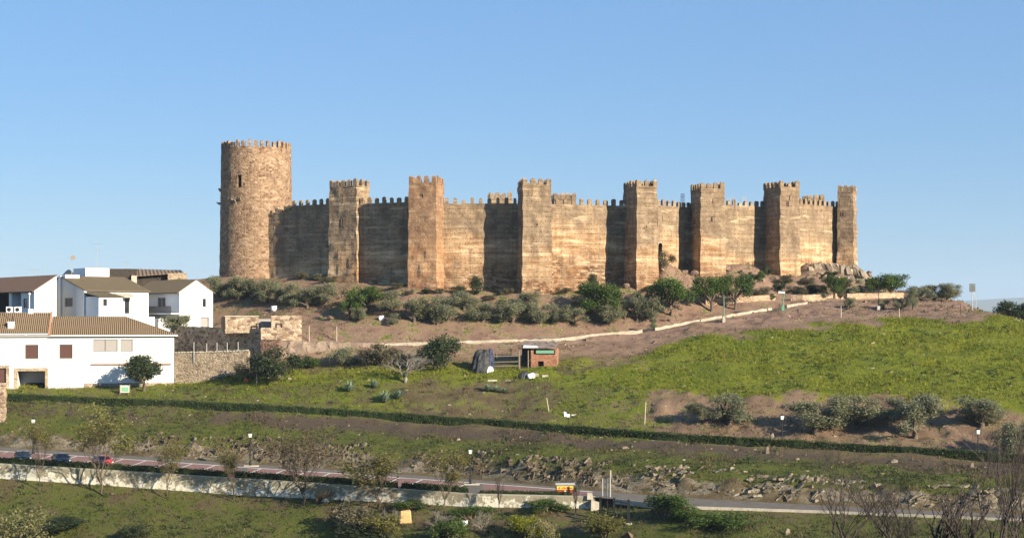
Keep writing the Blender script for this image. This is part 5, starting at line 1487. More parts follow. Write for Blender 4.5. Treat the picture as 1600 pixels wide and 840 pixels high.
SCRUB = [
 (1188, 424, 440, 17, "green scrub bush just below the dark bush at the sixth tower", 'broad'), (1168, 428, 439, 17, "dark low scrub bush between the fifth and sixth towers", 'evergreen'), (1228, 429, 442, 24, "spreading scrub bush under the sixth tower's bright face", None),
 (1215, 442, 456, 18, "scrub bush right above the white-headed lamp, darker than those beside it", 'evergreen'), (1191, 450, 462, 20, "scrub bush by the pale bend wall behind the paired trees", None), (1262, 434, 444, 24, "scrub bush in the middle of the rocky slope, below the last golden wall", None),
 (1272, 444, 456, 30, "wide scrub bush below the last golden wall, on the lower slope", 'evergreen'), (1296, 424, 434, 20, "scrub bush directly under the boulders of the end tower", 'evergreen'), (1241, 447, 458, 22, "reddish scrub bush right of the white-headed lamp", None), (1320, 436, 450, 26, "scrub bush between the two green trees behind the bend wall", None),
 (1255, 452, 464, 16, "little scrub bush touching the pale bend wall", None), (1336, 447, 462, 22, "olive-coloured scrub bush before the skyline tree", 'olive'), (1340, 428, 438, 18, "scrub bush under the lowest boulders", None), (1312, 452, 466, 14, "thin scrub bush against the last pale wall", None),
 (620, 442, 451, 16, "lone scrub bush on bare soil left of the reddish tower's foot", None), (667, 451, 459, 16, "dark scrub tuft straight below the reddish tower", 'evergreen'), (687, 451, 459, 12, "scrub tuft below the right corner of the reddish tower", None), (640, 453, 460, 14, "pale scrub tuft below the left corner of the reddish tower", None), (717, 447, 461, 22, "dark scrub bush in the bare strip left of the cypress", 'evergreen'),
 (792, 450, 461, 16, "scrub bush at the shaded wall foot by the middle tower", None), (880, 450, 460, 20, "scrub bush at the wall foot right of the middle tower", None), (895, 443, 453, 22, "brownish scrub bush close against the golden wall", None), (913, 447, 460, 22, "green scrub bush before the domed tree", 'broad'),
 (1017, 446, 456, 26, "low green scrub mat at the foot of the fourth tower's bright face", 'evergreen'), (1015, 461, 469, 16, "dark scrub clump above the last front row olive", None), (516, 432, 441, 22, "scrub bush at the foot of the grey first tower", None), (498, 428, 438, 22, "yellowish scrub bush in the shade left of the grey first tower", 'olive'), (545, 430, 439, 16, "scrub bush by the right corner of the grey first tower", None),
 (1174, 440, 448, 12, "grey scrub tuft above the right flat-topped tree", None), (1090, 446, 456, 18, "scrub tuft on the sandy rocks left of the touching pair", None), (1354, 452, 464, 16, "scrub bush in the gap before the dark dome tree", None), (470, 424, 437, 18, "scrub bush under the small round tree by the keep", None),
 (1206, 459, 469, 12, "green scrub tuft just behind the bend's first pale wall", 'broad'), (1284, 457, 467, 15, "dry scrub on top of the middle pale wall", None), (765, 461, 469, 18, "low grey scrub right of the cypress foot", None),
]
for x, t, f, w, lb, lf in SCRUB: tree('scrub', "scrub_bush", lb, "bush", x, t, f, w, G_SC, leaf=lf)

# road-side saplings in front of the road wall
G_SA = "young trees along the road wall"
SAP = [(62, 655, 748, 42, 'sapling', "young green tree between the two dark cars"), (157, 630, 758, 100, 'saplingbig', "largest roadside tree, wide thin crown over the red car"), (262, 683, 764, 46, 'sapling', "young round green tree right of the red car"),
       (366, 692, 772, 40, 'sapling', "small young tree beside the first lamp past the red car"), (474, 662, 776, 88, 'saplingbare', "large nearly leafless tree by the brown boulder"), (588, 696, 784, 66, 'sapling', "yellow-green young tree right of the brown boulder"), (697, 692, 792, 64, 'sapling', "brownish young tree left of the lamp near the information board"),
       (779, 742, 790, 14, 'shoots', "bare whip of a tree between lamp and information board"), (899, 752, 794, 10, 'shoots', "bare whip of a tree beside the information board")]
for x, t, f, w, k, lb in SAP:
    d = float(np.interp(x, XS, DN)) - 2.2
    p = P(x, f, d); zz_ = gz(p.x, p.y)
    tt_ = zz_ + 0; f2 = HOR - zz_ * FPX / d
    o = tree(k, "roadside_tree", lb, "tree", x, t, f2, w, G_SA, D=d, lift=None)
    if k == 'saplingbare':
        for ch in o.children:
            if ch.name.startswith("crown") and x > 400: ch.material_slots[0].link = 'OBJECT'; ch.material_slots[0].material = M['dryweed']
# shrubs and garden trees below the road wall
for k, x, t, f, w, lb, lf in (
    ('bush', 560, 786, 826, 60, "brown-topped shrub on the bank below the brown boulder", 'scrub'), ('yellowbush', 604, 806, 842, 52, "yellow-green bush at the photo's lower edge beside the straw bale", 'spring'), ('yellowbush', 700, 812, 846, 60, "yellow-green bush at the photo's lower edge under the white bucket", 'broad'),
    ('yellowbush', 818, 806, 840, 56, "yellow-green bush left of the blossoming shrub", None), ('yellowbush', 944, 804, 838, 62, "yellow-green bush in front of the black gate frame", 'spring'), ('greenbush', 1041, 772, 812, 46, "dark green rounded bush just right of the black gate frame", None), ('greenbush', 1074, 790, 814, 40, "lower green bush beside the dark rounded one", None),
    ('greenbush', 556, 818, 850, 70, "very dark bush at the lower edge below the brown-topped shrub", 'evergreen'), ('blossom', 848, 812, 850, 40, "shrub with pale blossom at the photo's lower edge", None), ('greenbush', 740, 792, 812, 44, "green bush against the bank left of the Y-shaped stem", None), ('greenbush', 640, 780, 794, 46, "flat green bush at the foot of the road wall", None),
    ('blossom', 34, 796, 850, 84, "yellowish flowering shrub in the photo's lower corner", None), ('greenbush', 850, 780, 800, 60, "green bank bush below the information board", None), ('bush', 1120, 800, 826, 60, "loose green shrub below the road verge", 'broad'), ('greenbush', 210, 820, 842, 34, "dark green clump in the lower meadow", 'evergreen'), ('greenbush', 100, 808, 826, 60, "low dark green clump in the lower meadow near the flowering shrub", 'evergreen')):
    tree(k, "shrub", lb, "shrub", x, t, f, w, leaf=lf)
for x, t, f, w, lb in ((612, 794, 824, 26, "small pale-stemmed garden tree beside the straw bale"), (684, 796, 832, 40, "garden tree with a Y-shaped pale stem"), (753, 796, 834, 34, "single-stemmed pale garden tree right of the white bucket"), (560, 790, 824, 20, "pale stem in front of the brown-topped shrub")):
    tree('fig', "garden_tree", lb, "tree", x, t, f, w, "pale-stemmed bare garden trees")
# bare trees close to the camera
for k, x, t, f, w, D, v, lb in (('barebig', 1312, 690, 905, 165, 62, 0, "leafless dark tree with a dense knot of twigs, nearest the road's bend"), ('bare', 1392, 742, 900, 125, 58, 1, "low leafless tree between two taller bare ones"), ('barebig', 1556, 640, 935, 165, 55, 2, "tallest leafless tree, its top over the clipped hedge"),
    ('bare', 1606, 664, 935, 130, 52, 3, "leafless tree cut by the photo's right edge"), ('shoots', 1470, 760, 900, 70, 52, 0, "thin bare shoots beside the low leafless tree"), ('shoots', 1512, 772, 910, 70, 50, 1, "thin bare shoots just left of the tallest leafless tree"), ('bare', 1430, 786, 905, 90, 55, 2, "short twiggy bare shrub under the tallest leafless trees")):
    tree(k, "leafless_tree", lb, "tree", x, t, f, w, "leafless trees in the near corner", D=D, lift=0, var=v, crownname="branches")
G_AG = "agave clumps below the yellow flowers"
for x, f, w, lb in ((601, 630, 30, "agave clump nearest the dark hedge, below the fig tree"), (622, 624, 26, "agave clump straight below the fig tree"), (546, 612, 26, "agave clump left of the fig tree"), (762, 612, 20, "left agave of a pair below the tarpaulin heap"), (775, 613, 18, "right agave of a pair below the tarpaulin heap"), (788, 614, 16, "bluish agave below the plank in the grass"), (585, 606, 20, "agave clump between fig tree and hedge, farther left"), (556, 568, 18, "bluish agave at the foot of the round grey bush")):
    tree('agave', "agave", lb, "agave", x, f - 14, f, w, G_AG, crownname="leaf_rosette")

# ------------------------------------------------------------------ hedges
def hedge(name, label, pts, h, w, leaves, size, hz_=0.0):
    """clipped hedge along ground points: rough core and leaf faces over it"""
    o = thing(name, label, "hedge", pts[0]); O = Vector(pts[0])
    V, F = [], []
    for i in range(len(pts) - 1):
        a, b = Vector(pts[i]) - O, Vector(pts[i + 1]) - O
        d = b - a; d.z = 0; d.normalize(); n = Vector((-d.y, d.x, 0)) * w
        t = Vector((0, 0, h)); lo = Vector((0, 0, -.5))
        patch_into(V, F, a + lo, b + lo, b + t, a + t, .35, .2, 1.1, 3); patch_into(V, F, a + t, b + t, b + t + n, a + t + n, .35, .2, 1.1, 3); patch_into(V, F, b + lo + n, a + lo + n, a + t + n, b + t + n, .35, .2, 1.1, 3)
    v = np.concatenate(V)
    link("stems", mesh_np("stems", v, np.array(F), M['hedge_core']), o)
    seg = np.array([tuple(Vector(p) - O) for p in pts]); L = np.linalg.norm(np.diff(seg, axis=0), axis=1); cp = np.concatenate([[0], np.cumsum(L)])
    s = rng.random(leaves) * cp[-1]; c = np.stack([np.interp(s, cp, seg[:, k]) for k in range(3)], 1)
    side = rng.random(leaves)
    dd = (seg[-1] - seg[0]); dd[2] = 0; dd /= np.linalg.norm(dd); nn_ = np.array([-dd[1], dd[0], 0])
    hh = np.where(side < .6, rng.random(leaves), 1.0) * h; ww = np.where(side < .6, -0.03, rng.random(leaves)) * w
    c = c + nn_ * ww[:, None]; c[:, 2] += hh * (1 + .12 * vnoise(c, 2.5, 5)) + np.abs(rng.normal(size=leaves)) * .09 - .03; c += rng.normal(size=(leaves, 3)) * .05
    lv = leaf_quads(c, np.full(leaves, .02), leaves, size, .55, .3)
    link("leaves", mesh_np("leaves", lv[0], lv[1], M['hedge'], False, {"tint": lv[2]}), o)
    return o
M['hedge_core'] = plain("hedge_core", (0.022, 0.034, 0.010), .4, 5, obj=False)
def hline(px):
    y = float(np.interp(px, [k[0] for k in hedge_foot], [k[1] for k in hedge_foot])); d = float(np.interp(px, [k[0] for k in hedge_foot], [k[2] for k in hedge_foot])) + 1.0
    x = (px - 800) / FPX * d; return Vector((x, d, -(y - HOR) / FPX * (d - 1.0) + .05))
hedge("hedge", "long clipped dark hedge running the whole width below the white house", [hline(p) for p in [12] + list(range(40, 1881, 40))], 0.95, .9, 26000, .18)
def wline(px, off): 
    v = rowpt(XS, DN, ZR, px, off); return v
hedge("hedge", "low clipped hedge on top of the road wall, broken by the parked cars' gap", [wline(p, .45) for p in range(-80, 621, 20)], .68, .6, 9000, .17)
hedge("hedge", "short low hedge on the road wall ending at the information board", [wline(p, .45) for p in range(628, 746, 20)] , .62, .6, 2200, .17)
hedge("hedge", "last low hedge on the road wall, behind the information board", [wline(p, .45) for p in range(750, 896, 20)] , .27, .6, 2600, .17)

# ------------------------------------------------------------------ road wall
pts = list(range(-120, 921, 20)) + [930]
V, F, Hh_ = [], [], []
for i, p in enumerate(pts):
    t = wline(p, 0); f = float(np.interp(p, XS, ZF)) - .5; ztop = float(np.interp(p, XS, ZR)) + .05
    for k in range(9):
        z = f + (ztop - f) * k / 8; V.append((t.x, t.y - .1, z)); Hh_.append((z - f - .5) / max(.5, ztop - f - .5))
    V.append((t.x, t.y + .28, ztop)); Hh_.append(1); V.append((t.x, t.y + .28, f)); Hh_.append(1)
for i in range(len(pts) - 1):
    for k in range(10): F.append((i * 11 + k, (i + 1) * 11 + k, (i + 1) * 11 + k + 1, i * 11 + k + 1))
F.append(tuple(range((len(pts) - 1) * 11, len(pts) * 11)))
me = bpy.data.meshes.new("road_wall"); me.from_pydata(V, [], F); me.materials.append(M['peel'])
at = me.attributes.new("height", 'FLOAT', 'POINT'); at.data.foreach_set("value", np.clip(np.array(Hh_, dtype=np.float32), 0, 1)); me.update()
tag(link("road_wall", me), "long concrete road wall with peeling white paint below the parking bays", "wall")
t = wline(930, -.4); mb = MB(); mb.hexa([(-.5, -.4, -1.6), (.6, -.4, -1.6), (.6, .6, -1.6), (-.5, .6, -1.6)], [(-.45, -.35, -.35), (.5, -.3, -.55), (.5, .5, -.55), (-.45, .5, -.3)]); mb.hexa([(-.9, .25, -.3), (-.2, .25, -.3), (-.2, .9, -.3), (-.9, .9, -.3)], [(-.85, .3, .45), (-.3, .3, .35), (-.3, .85, .35), (-.85, .85, .45)])
tag(mb.build("concrete_block", M['concrete'], loc=t), "broken pale concrete block at the end of the road wall", "block")

# ------------------------------------------------------------------ lamps
def black_lamp(px, top, D, base_z, label):
    o = thing("street_lamp", label, "street lamp", ((px - 800) / FPX * D, D, base_z), 0, "black lantern lamps")
    H = P(0, top, D).z - base_z
    mb = MB(); mb.lathe([(.22, -.3), (.22, .12), (.15, .2), (.12, .75), (.07, .85)], 10); mb.build("base", M['iron'], o)
    mb = MB(); mb.tube([(0, 0, .8), (0, 0, H - .75)], [.075, .055], 8); mb.tube([(0, 0, H - .8), (0, 0, H - .72)], [.12, .16], 8); mb.build("pole", M['iron'], o)
    mb = MB(); mb.hexa([(-.16, -.16, H - .72), (.16, -.16, H - .72), (.16, .16, H - .72), (-.16, .16, H - .72)], [(-.21, -.21, H - .22), (.21, -.21, H - .22), (.21, .21, H - .22), (-.21, .21, H - .22)])
    l = mb.build("lantern", M['opal'], o)
    mb = MB(); mb.hexa([(-.24, -.24, H - .217), (.24, -.24, H - .217), (.24, .24, H - .217), (-.24, .24, H - .217)], [(-.06, -.06, H), (.06, -.06, H), (.06, .06, H), (-.06, .06, H)]); mb.build("cap", M['iron'], l)
    return o
for px, top, foot, lb in ((52, 652, 708, "black lamp with a white lantern on the road verge above the dark cars"), (391, 674, 728, "black lamp with a white lantern by the road, in the middle of the empty bays"), (735, 699, 757, "black lamp with a white lantern at the end of the bays, nearest the information board")):
    z = float(np.interp(px, XS, ZR)); D = -z * FPX / (foot - HOR)
    lo_ = black_lamp(px, top, D, z, lb)
    if px > 100:
        mb = MB(); mb.hexa([(-.8, -.35, -.3), (1.1, -.35, -.3), (1.1, .35, -.3), (-.8, .35, -.3)], [(-.8, -.35, .14), (1.1, -.35, .14), (1.1, .35, .14), (-.8, .35, .14)]); mb.build("plinth", M['concrete'], lo_)
for px, top, foot, lb in ((888, 643, 672, "black lamp behind the hedge, in front of the white scrap"), (1222, 646, 692, "black lamp behind the hedge beside the eroded gully"), (1528, 668, 710, "black lamp behind the hedge on the bare olive terrace, nearest the photo's edge")):
    d = float(np.interp(px, [k[0] for k in hedge_foot], [k[2] for k in hedge_foot])) + 2.6; x = (px - 800) / FPX * d
    black_lamp(px, top, d, gz(x, d), lb)
def lamp_base(px, foot): 
    p = hit(px, foot, 225); return p
p = hit(1131, 503, 225); o = thing("street_lamp", "green path lamp with a dark twin head in front of the touching pair of trees", "street lamp", p); H = (503 - 456) / FPX * p.y
mb = MB(); mb.tube([(0, 0, -.3), (0, 0, H - .5)], [.10, .06], 8); mb.build("pole", M['green_paint'], o)
mb = MB(); mb.box(-.22, .22, -.16, .16, -.2, .95); mb.build("base_box", M['concrete'], o)
for s in (-1, 1):
    mb = MB(); mb.tube([(0, 0, H - .55), (s * .42, 0, H - .55)], .035, 5); mb.lathe([(.06, -.5), (.22, -.35), (.2, -.12), (.24, -.08), (.05, 0)], 10, (s * .42, 0, H)); mb.build("lantern", M['iron'], o)
p = hit(1223, 485, 225); o = thing("street_lamp", "green path lamp with a white swan-neck head at the path bend", "street lamp", p); H = (485 - 456) / FPX * p.y
mb = MB(); mb.tube([(0, 0, -.3), (.1, 0, H * .6), (.32, 0, H - .2)], [.10, .08, .06], 8); mb.build("pole", M['green_paint'], o)
mb = MB(); mb.box(-.2, .25, -.16, .16, -.2, .8); mb.build("base_box", M['green_paint'], o)
mb = MB(); mb.hexa([(-.75, -.18, H - .22), (.35, -.12, H - .25), (.35, .12, H - .25), (-.75, .18, H - .22)], [(-.7, -.12, H + .12), (.35, -.08, H - .02), (.35, .08, H - .02), (-.7, .12, H + .12)]); mb.build("lamp_head", M['plastic_white'], o, bevel=.03)
p = hit(1373, 485, 225); o = thing("street_lamp", "thin post with dark twin lamps rising past the skyline trees", "street lamp", p); H = (485 - 433) / FPX * p.y
mb = MB(); mb.tube([(0, 0, -.3), (0, 0, H - .4)], [.07, .05], 7); mb.build("pole", M['iron'], o)
mb = MB(); mb.box(-.25, .2, -.18, .18, -.1, .75); mb.build("base_box", M['steel'], o)
for s in (-1, 1):
    mb = MB(); mb.tube([(0, 0, H - .45), (s * .4, 0, H - .45)], .03, 5); mb.lathe([(.06, -.5), (.22, -.35), (.2, -.12), (.24, -.08), (.05, 0)], 10, (s * .4, 0, H)); mb.build("lantern", M['iron'], o)
# roadside board on the spur with its bent pipe
p = hit(1519, 484, 200); o = thing("road_sign", "grey two-panel board on a post at the end of the spur", "sign", p); H = (484 - 443) / FPX * p.y
mb = MB(); mb.tube([(0, 0, -.4), (0, 0, H - .1)], .07, 7); mb.build("post", M['steel'], o)
for s, lb in ((-1, None), (1, None)):
    mb = MB(); mb.box(min(s * .02, s * .5) , max(s * .02, s * .5), -.12, -.075, H - 1.35, H); mb.build("panel", M['sign_grey'] if 'sign_grey' in M else M['frame'], o)
mb = MB(); mb.tube([(.06, .05, H - 1.3), (.45, .05, H - 1.9), (.62, .05, H - 2.7), (.66, .05, -.3)], .05, 6); mb.build("brace", M['steel'], o)

# ------------------------------------------------------------------ cars
def make_car(paint):
    """small hatchback, nose towards -y, wheels on z = 0"""
    prof = [(-2.02, .32), (-2.05, .52), (-1.98, .72), (-1.25, .90), (-.95, .95), (-.35, 1.38), (.15, 1.46), (1.15, 1.43), (1.70, 1.02), (1.98, .92), (2.03, .60), (2.0, .32)]
    hw = lambda y, z: (.86 if z < .96 else .86 - (z - .96) * .42) * (1 - .06 * abs(y / 2) ** 3)
    V, F = [], []
    n = len(prof)
    for s in (-1, 1):
        for y, z in prof: V.append((s * hw(y, z), y, z))
    for i in range(n - 1): F.append((i, i + 1, n + i + 1, n + i))
    F.append((n - 1, 0, n, 2 * n - 1))
    low = [0, 1, 2, 3, 4, 8, 9, 10, 11]; up = [4, 5, 6, 7, 8]
    F.append(tuple(low)); F.append(tuple(up)); F.append(tuple(n + i for i in reversed(low))); F.append(tuple(n + i for i in reversed(up)))
    me = bpy.data.meshes.new("body"); me.from_pydata(V, [], F); me.materials.append(paint)
    bm = bmesh.new(); bm.from_mesh(me); bmesh.ops.recalc_face_normals(bm, faces=bm.faces)
    bmesh.ops.bevel(bm, geom=list(bm.edges), offset=.05, segments=2, affect='EDGES', clamp_overlap=True); bm.to_mesh(me); bm.free()
    me.polygons.foreach_set("use_smooth", [True] * len(me.polygons)); me.update()
    return me
def panel(mb, pts, out):
    """thin pane set just proud of the body"""
    n = (Vector(pts[1]) - Vector(pts[0])).cross(Vector(pts[2]) - Vector(pts[0])).normalized()
    if n.dot(Vector(out)) < 0: n = -n
    a = [Vector(p) + n * .012 for p in pts]; b = [Vector(p) - n * .02 for p in pts]
    k = len(pts); mb.poly(a); mb.poly(list(reversed(b)))
    for i in range(k): mb.quad(a[i], b[i], b[(i + 1) % k], a[(i + 1) % k])
def paint_mat(name, c):
    m = plain(name, c, .06, 2, .35, 0, .5); m.node_tree.nodes["Principled BSDF"].inputs["Coat Weight"].default_value = .6; return m
def build_car(label, paint, loc, rz, group):
    o = thing("parked_car", label, "car", loc, rz, group)
    link("body", make_car(paint), o)
    W = lambda y, z: (.86 - max(0, z - .96) * .42)
    def win(name, pts, out): mb = MB(); panel(mb, pts, out); mb.build(name, M['glass'], o)
    win("windscreen", [(-.72, -.90, 1.0), (.72, -.90, 1.0), (.60, -.40, 1.35), (-.60, -.40, 1.35)], (0, -1, 1)); win("rear_window", [(-.70, 1.66, 1.06), (.70, 1.66, 1.06), (.60, 1.22, 1.39), (-.60, 1.22, 1.39)], (0, 1, 1))
    for s in (-1, 1):
        win("side_window", [(s * W(0, 1.0), -.72, 1.0), (s * W(0, 1.0), .28, 1.0), (s * W(0, 1.36), .22, 1.37), (s * W(0, 1.33), -.34, 1.33)], (s, 0, .2)); win("side_window", [(s * W(0, 1.0), .36, 1.0), (s * W(0, 1.0), 1.50, 1.02), (s * W(0, 1.36), 1.10, 1.36), (s * W(0, 1.36), .32, 1.37)], (s, 0, .2))
        mb = MB(); mb.hexa([(s * .62 - .17, -2.06, .60), (s * .62 + .17, -2.04, .60), (s * .62 + .17, -1.9, .60), (s * .62 - .17, -1.92, .60)], [(s * .62 - .16, -2.0, .76), (s * .62 + .16, -1.96, .76), (s * .62 + .16, -1.8, .76), (s * .62 - .16, -1.84, .76)]); mb.build("headlight", M['opal'], o)
        mb = MB(); mb.box(s * .70 - .12, s * .70 + .12, 1.9, 2.05, .68, .90); mb.build("tail_light", M['red_lamp'], o)
        mb = MB(); mb.hexa([(s * .86, -.62, .98), (s * 1.0, -.6, .98), (s * 1.0, -.5, .98), (s * .86, -.5, .98)], [(s * .86, -.62, 1.1), (s * 1.0, -.6, 1.1), (s * 1.0, -.5, 1.1), (s * .86, -.5, 1.1)]); mb.build("wing_mirror", paint, o)
        for y in (-1.28, 1.28):
            mb = MB(); mb.lathe([(.18, -.09), (.30, -.09), (.30, .09), (.18, .09)], 20); w = mb.build("wheel", M['rubber'], o); w.location = (s * .78, y, .30); w.rotation_euler = (0, R(90), 0)
            mb = MB(); mb.lathe([(.18, -.095), (.17, .0), (.18, .095)], 14); mb.build("rim", M['steel'], w)
    mb = MB(); mb.box(-.26, .26, -2.075, -2.05, .42, .53); mb.build("number_plate", M['plastic_white'], o)
    return o
M['rubber'] = plain("tyre_rubber", (.02, .02, .021), .2, 6); M['red_lamp'] = plain("tail_lamp_red", (.35, .02, .015), .1, 5, .3)
dkp = paint_mat("dark_blue_paint", (.012, .016, .024)); blk = paint_mat("black_paint", (.012, .013, .015)); rdp = paint_mat("red_paint", (.52, .035, .025))
def car_at(px, off, label, paint, rz):
    v = rowpt(XS, DN, ZR, px, off); return build_car(label, paint, (v.x, v.y, v.z + .01), R(rz), "cars parked in the bays")
car_at(-14, 4.2, "black car mostly cut off by the photo's edge", blk, 24)
car_at(36, 4.0, "dark blue hatchback parked beside the young green tree, nearer the photo's edge", dkp, 26)
car_at(96, 3.8, "black hatchback parked between the young green tree and the red car", blk, 30)
car_at(161, 3.9, "bright red car parked behind the largest roadside tree", rdp, 34)

# ------------------------------------------------------------------ brick shed, rails, tarpaulin heap
FS = Fr(P(829.5, 575, 231.5), -6)
FS.O.z = P(0, 575, 231.5).z
sh = thing("brick_shed", "small rough brick shed with a patched tin roof and green sheet in its opening", "shed", FS.O, FS.th)
ws = FS.uz(870, 560)[0]; hs = FS.uz(850, 544)[1]
op = FS.rect(833.5, 546, 867, 553.5); hl = FS.rect(840.5, 564, 849.5, 575)
mb = MB(); holed(mb, mf, 0, ws, -1.2, hs, [op + [.25], [hl[0], hl[1], -.3, hl[3], .25]]); DP = 3.6
mb.quad((ws, 0, -1.2), (ws, DP, -1.2), (ws, DP, hs), (ws, 0, hs)); mb.quad((ws, DP, -1.2), (0, DP, -1.2), (0, DP, hs), (ws, DP, hs))
mb.build("wall", M['brick'], sh)
mb = MB(); mb.quad((.05, .5, -1), (ws - .05, .5, -1), (ws - .05, .5, hs - .05), (.05, .5, hs - .05)); mb.build("inside", M['dark'], sh)  # near-black sheet standing for the shade within the shed
g_ = FS.rect(837.5, 547, 865.5, 551.8); mb = MB(); mb.box(g_[0], g_[1], .05, .09, g_[2], g_[3]); mb.build("green_sheet", M['green_panel'], sh)
mb = MB(); a_ = FS.uz(817, 540)[0]; mb.hexa([(a_, -.55, hs + .0), (ws - .1, -.25, hs + .03), (ws + .05, DP, hs + .95), (a_ - .2, DP, hs + 1.0)], [(a_, -.55, hs + .09), (ws - .1, -.25, hs + .12), (ws + .05, DP, hs + 1.05), (a_ - .2, DP, hs + 1.1)])
rf = mb.build("tin_roof", M['tin'], sh)
mb = MB(); mb.hexa([(a_ + .05, -.7, hs + .1), (a_ + 2.4, -.4, hs + .13), (a_ + 2.1, .35, hs + .32), (a_ + .1, .9, hs + .45)], [(a_ + .05, -.7, hs + .13), (a_ + 2.4, -.4, hs + .16), (a_ + 2.1, .35, hs + .35), (a_ + .1, .9, hs + .48)]); mb.build("white_sheet", M['plastic_white'], rf)
mb = MB(); rr_ = random.Random(4)
for k in range(9):
    x, y = rr_.uniform(a_ + 1, ws), rr_.uniform(.4, 3.2); z = hs + .12 + (y + .4) * .25; q = rr_.uniform(.08, .2)
    mb.hexa([(x - q, y - q, z), (x + q, y - q, z), (x + q, y + q, z), (x - q, y + q, z)], [(x - q * .6, y - q * .7, z + q), (x + q * .6, y - q * .5, z + q), (x + q * .5, y + q * .6, z + q), (x - q * .7, y + q * .6, z + q)])
mb.build("roof_stone", M['boulder'], rf)
for px in (812, 825.5):
    u = FS.uz(px, 560, -.1)[0]; mb = MB(); mb.box(u - .07, u + .07, -.15, -.01, -1, hs - .3); mb.build("post", M['wood'], sh)
mb = MB(); u = FS.uz(812, 560)[0]; mb.box(u, -.003, DP - .15, DP, -1, hs + .3); mb.build("side_screen", M['wood_dark'], sh)
fr = thing("rail_fence", "weathered wooden rail fence joining tarpaulin heap and brick shed", "fence", FS.O, FS.th)
u0_, u1_ = FS.uz(771, 560, -.3)[0], FS.uz(811.5, 560, -.3)[0]
for y in (555.5, 564.5, 571): z = FS.uz(790, y, -.3)[1]; mb = MB(); mb.tube([(u0_, -.3, z - .1), (u1_ - .01, -.3, z)], .075, 6); mb.build("rail", M['wood'], fr)
for u in (u0_, u1_): mb = MB(); mb.box(u - .09, u + .09, -.4, -.22, -1.2, FS.uz(790, 550)[1]); mb.build("post", M['wood'], fr)
mb = MB(); z = FS.uz(780, 541, 4)[1]; mb.tube([(u0_ - .5, 4, z), (a_, 4, z + .2)], .06, 6); mb.build("rail", M['wood'], fr)
for u in (u0_, (u0_ + a_) / 2): mb = MB(); mb.tube([(u, 4, z - 3), (u, 4, z + .1)], .07, 6); mb.build("post", M['wood'], fr)
def heap(name, label, cat, px, foot, w, h, d, mat, seed, n=26, pleat=.06):
    p = hit(px, foot); V, F = [], []; rr = random.Random(seed)
    m = 12
    for j in range(m + 1):
        t = j / m; r = math.cos(t * math.pi / 2) ** .45 if j < m else 0.02; z = h * math.sin(t * math.pi / 2) ** 1.1 - .4 * (1 - t)
        for i in range(n):
            a = 2 * math.pi * i / n; k = 1 + pleat * math.sin(i * 2.4 + seed) + .05 * rr.uniform(-1, 1)
            V.append((w / 2 * r * k * math.cos(a) + .12 * t * w, d / 2 * r * k * math.sin(a), z * (1 + .08 * math.sin(a * 2 + seed))))
    for j in range(m):
        for i in range(n): F.append((j * n + i, j * n + (i + 1) % n, (j + 1) * n + (i + 1) % n, (j + 1) * n + i))
    o = link(name, mesh_np(name, V, F, M[mat], False), None, p); return tag(o, label, cat)
heap("tarpaulin_heap", "dark grey tarpaulin draped over a rounded heap left of the brick shed", "tarpaulin", 751, 579, 3.0, 3.0, 3.0, 'tarp_grey', 2)
heap("tarpaulin_heap", "upright blue-black tarpaulin bundle against the grey draped heap", "tarpaulin", 764.5, 577, 1.5, 3.0, 1.8, 'tarp_blue', 5)
heap("plastic_sheet", "crumpled white plastic at the foot of the blue-black tarpaulin", "plastic sheet", 763.5, 580.5, 1.2, .75, .7, 'plastic_white', 8, pleat=.2)
heap("tarpaulin_heap", "low grey tarpaulin lump beside the white tub in the grass", "tarpaulin", 817, 591, 1.7, .95, 1.2, 'tarp_grey', 9)

# ------------------------------------------------------------------ scraps, tubs, posts
def scrap(name, label, cat, px, foot, w, h, d, mat, rz=0, tilt=0, group=None, lift=0.0):
    p = hit(px, foot); rr = random.Random(int(px))
    mb = MB(); a = [(-w / 2, -d / 2, -.1), (w / 2, -d / 2, -.1), (w / 2 * .92, d / 2, -.1), (-w / 2, d / 2, -.1)]; b = [(x * rr.uniform(.75, 1), y * rr.uniform(.75, 1), h * rr.uniform(.75, 1.1)) for x, y, z in a]
    mb.hexa(a, b); o = mb.build(name, M[mat], loc=p + Vector((0, 0, lift)), bevel=min(w, h, d) * .12); o.rotation_euler = (0, R(tilt), R(rz)); tag(o, label, cat, group); return o
p = hit(887, 651); mb = MB(); mb.hexa([(-.45, 0, -.05), (.6, 0, -.05), (.5, .08, -.05), (-.4, .08, -.05)], [(-.5, .3, .75), (.1, .3, .42), (.1, .36, .42), (-.5, .36, .75)]); mb.hexa([(.5, .02, .1), (1.9, .02, .22), (1.9, .12, .22), (.5, .12, .1)], [(.5, .02, .32), (1.9, .02, .42), (1.9, .12, .42), (.5, .12, .32)])
tag(mb.build("scrap_panel", M['plastic_white'], loc=p), "bent white scrap panel lying in the green meadow by the hedge lamp", "scrap")
def tub(label, px, foot, r, h, tilt, mat='plastic_white', name="tub", cat="tub"):
    p = hit(px, foot); o = thing(name, label, cat, p); mb = MB(); mb.lathe([(r * .85, -.05), (r, h * .1), (r * 1.02, h * .9), (r * .9, h)], 14); b = mb.build("body", M[mat], o, True); b.rotation_euler = (0, R(tilt), R(20)); b.location.z = r * .7 if tilt else 0
    mb = MB(); mb.lathe([(r * 1.05, h * .9), (r * 1.08, h * .95), (r * 1.05, h)], 14); mb.build("rim", M[mat], b); return o
tub("white oval tub tipped on its side beside the low grey lump", 825, 592, .42, .95, 75); tub("white bucket in the garden below the road wall", 726, 822, .33, .62, 0, name="bucket", cat="bucket")
tub("white barrel under the olives near the roofless outbuilding", 428, 486, .5, .85, 0, name="barrel", cat="barrel"); tub("white barrel on its side under the bright green broadleaf tree", 592, 501, .4, .8, 80, name="barrel", cat="barrel")
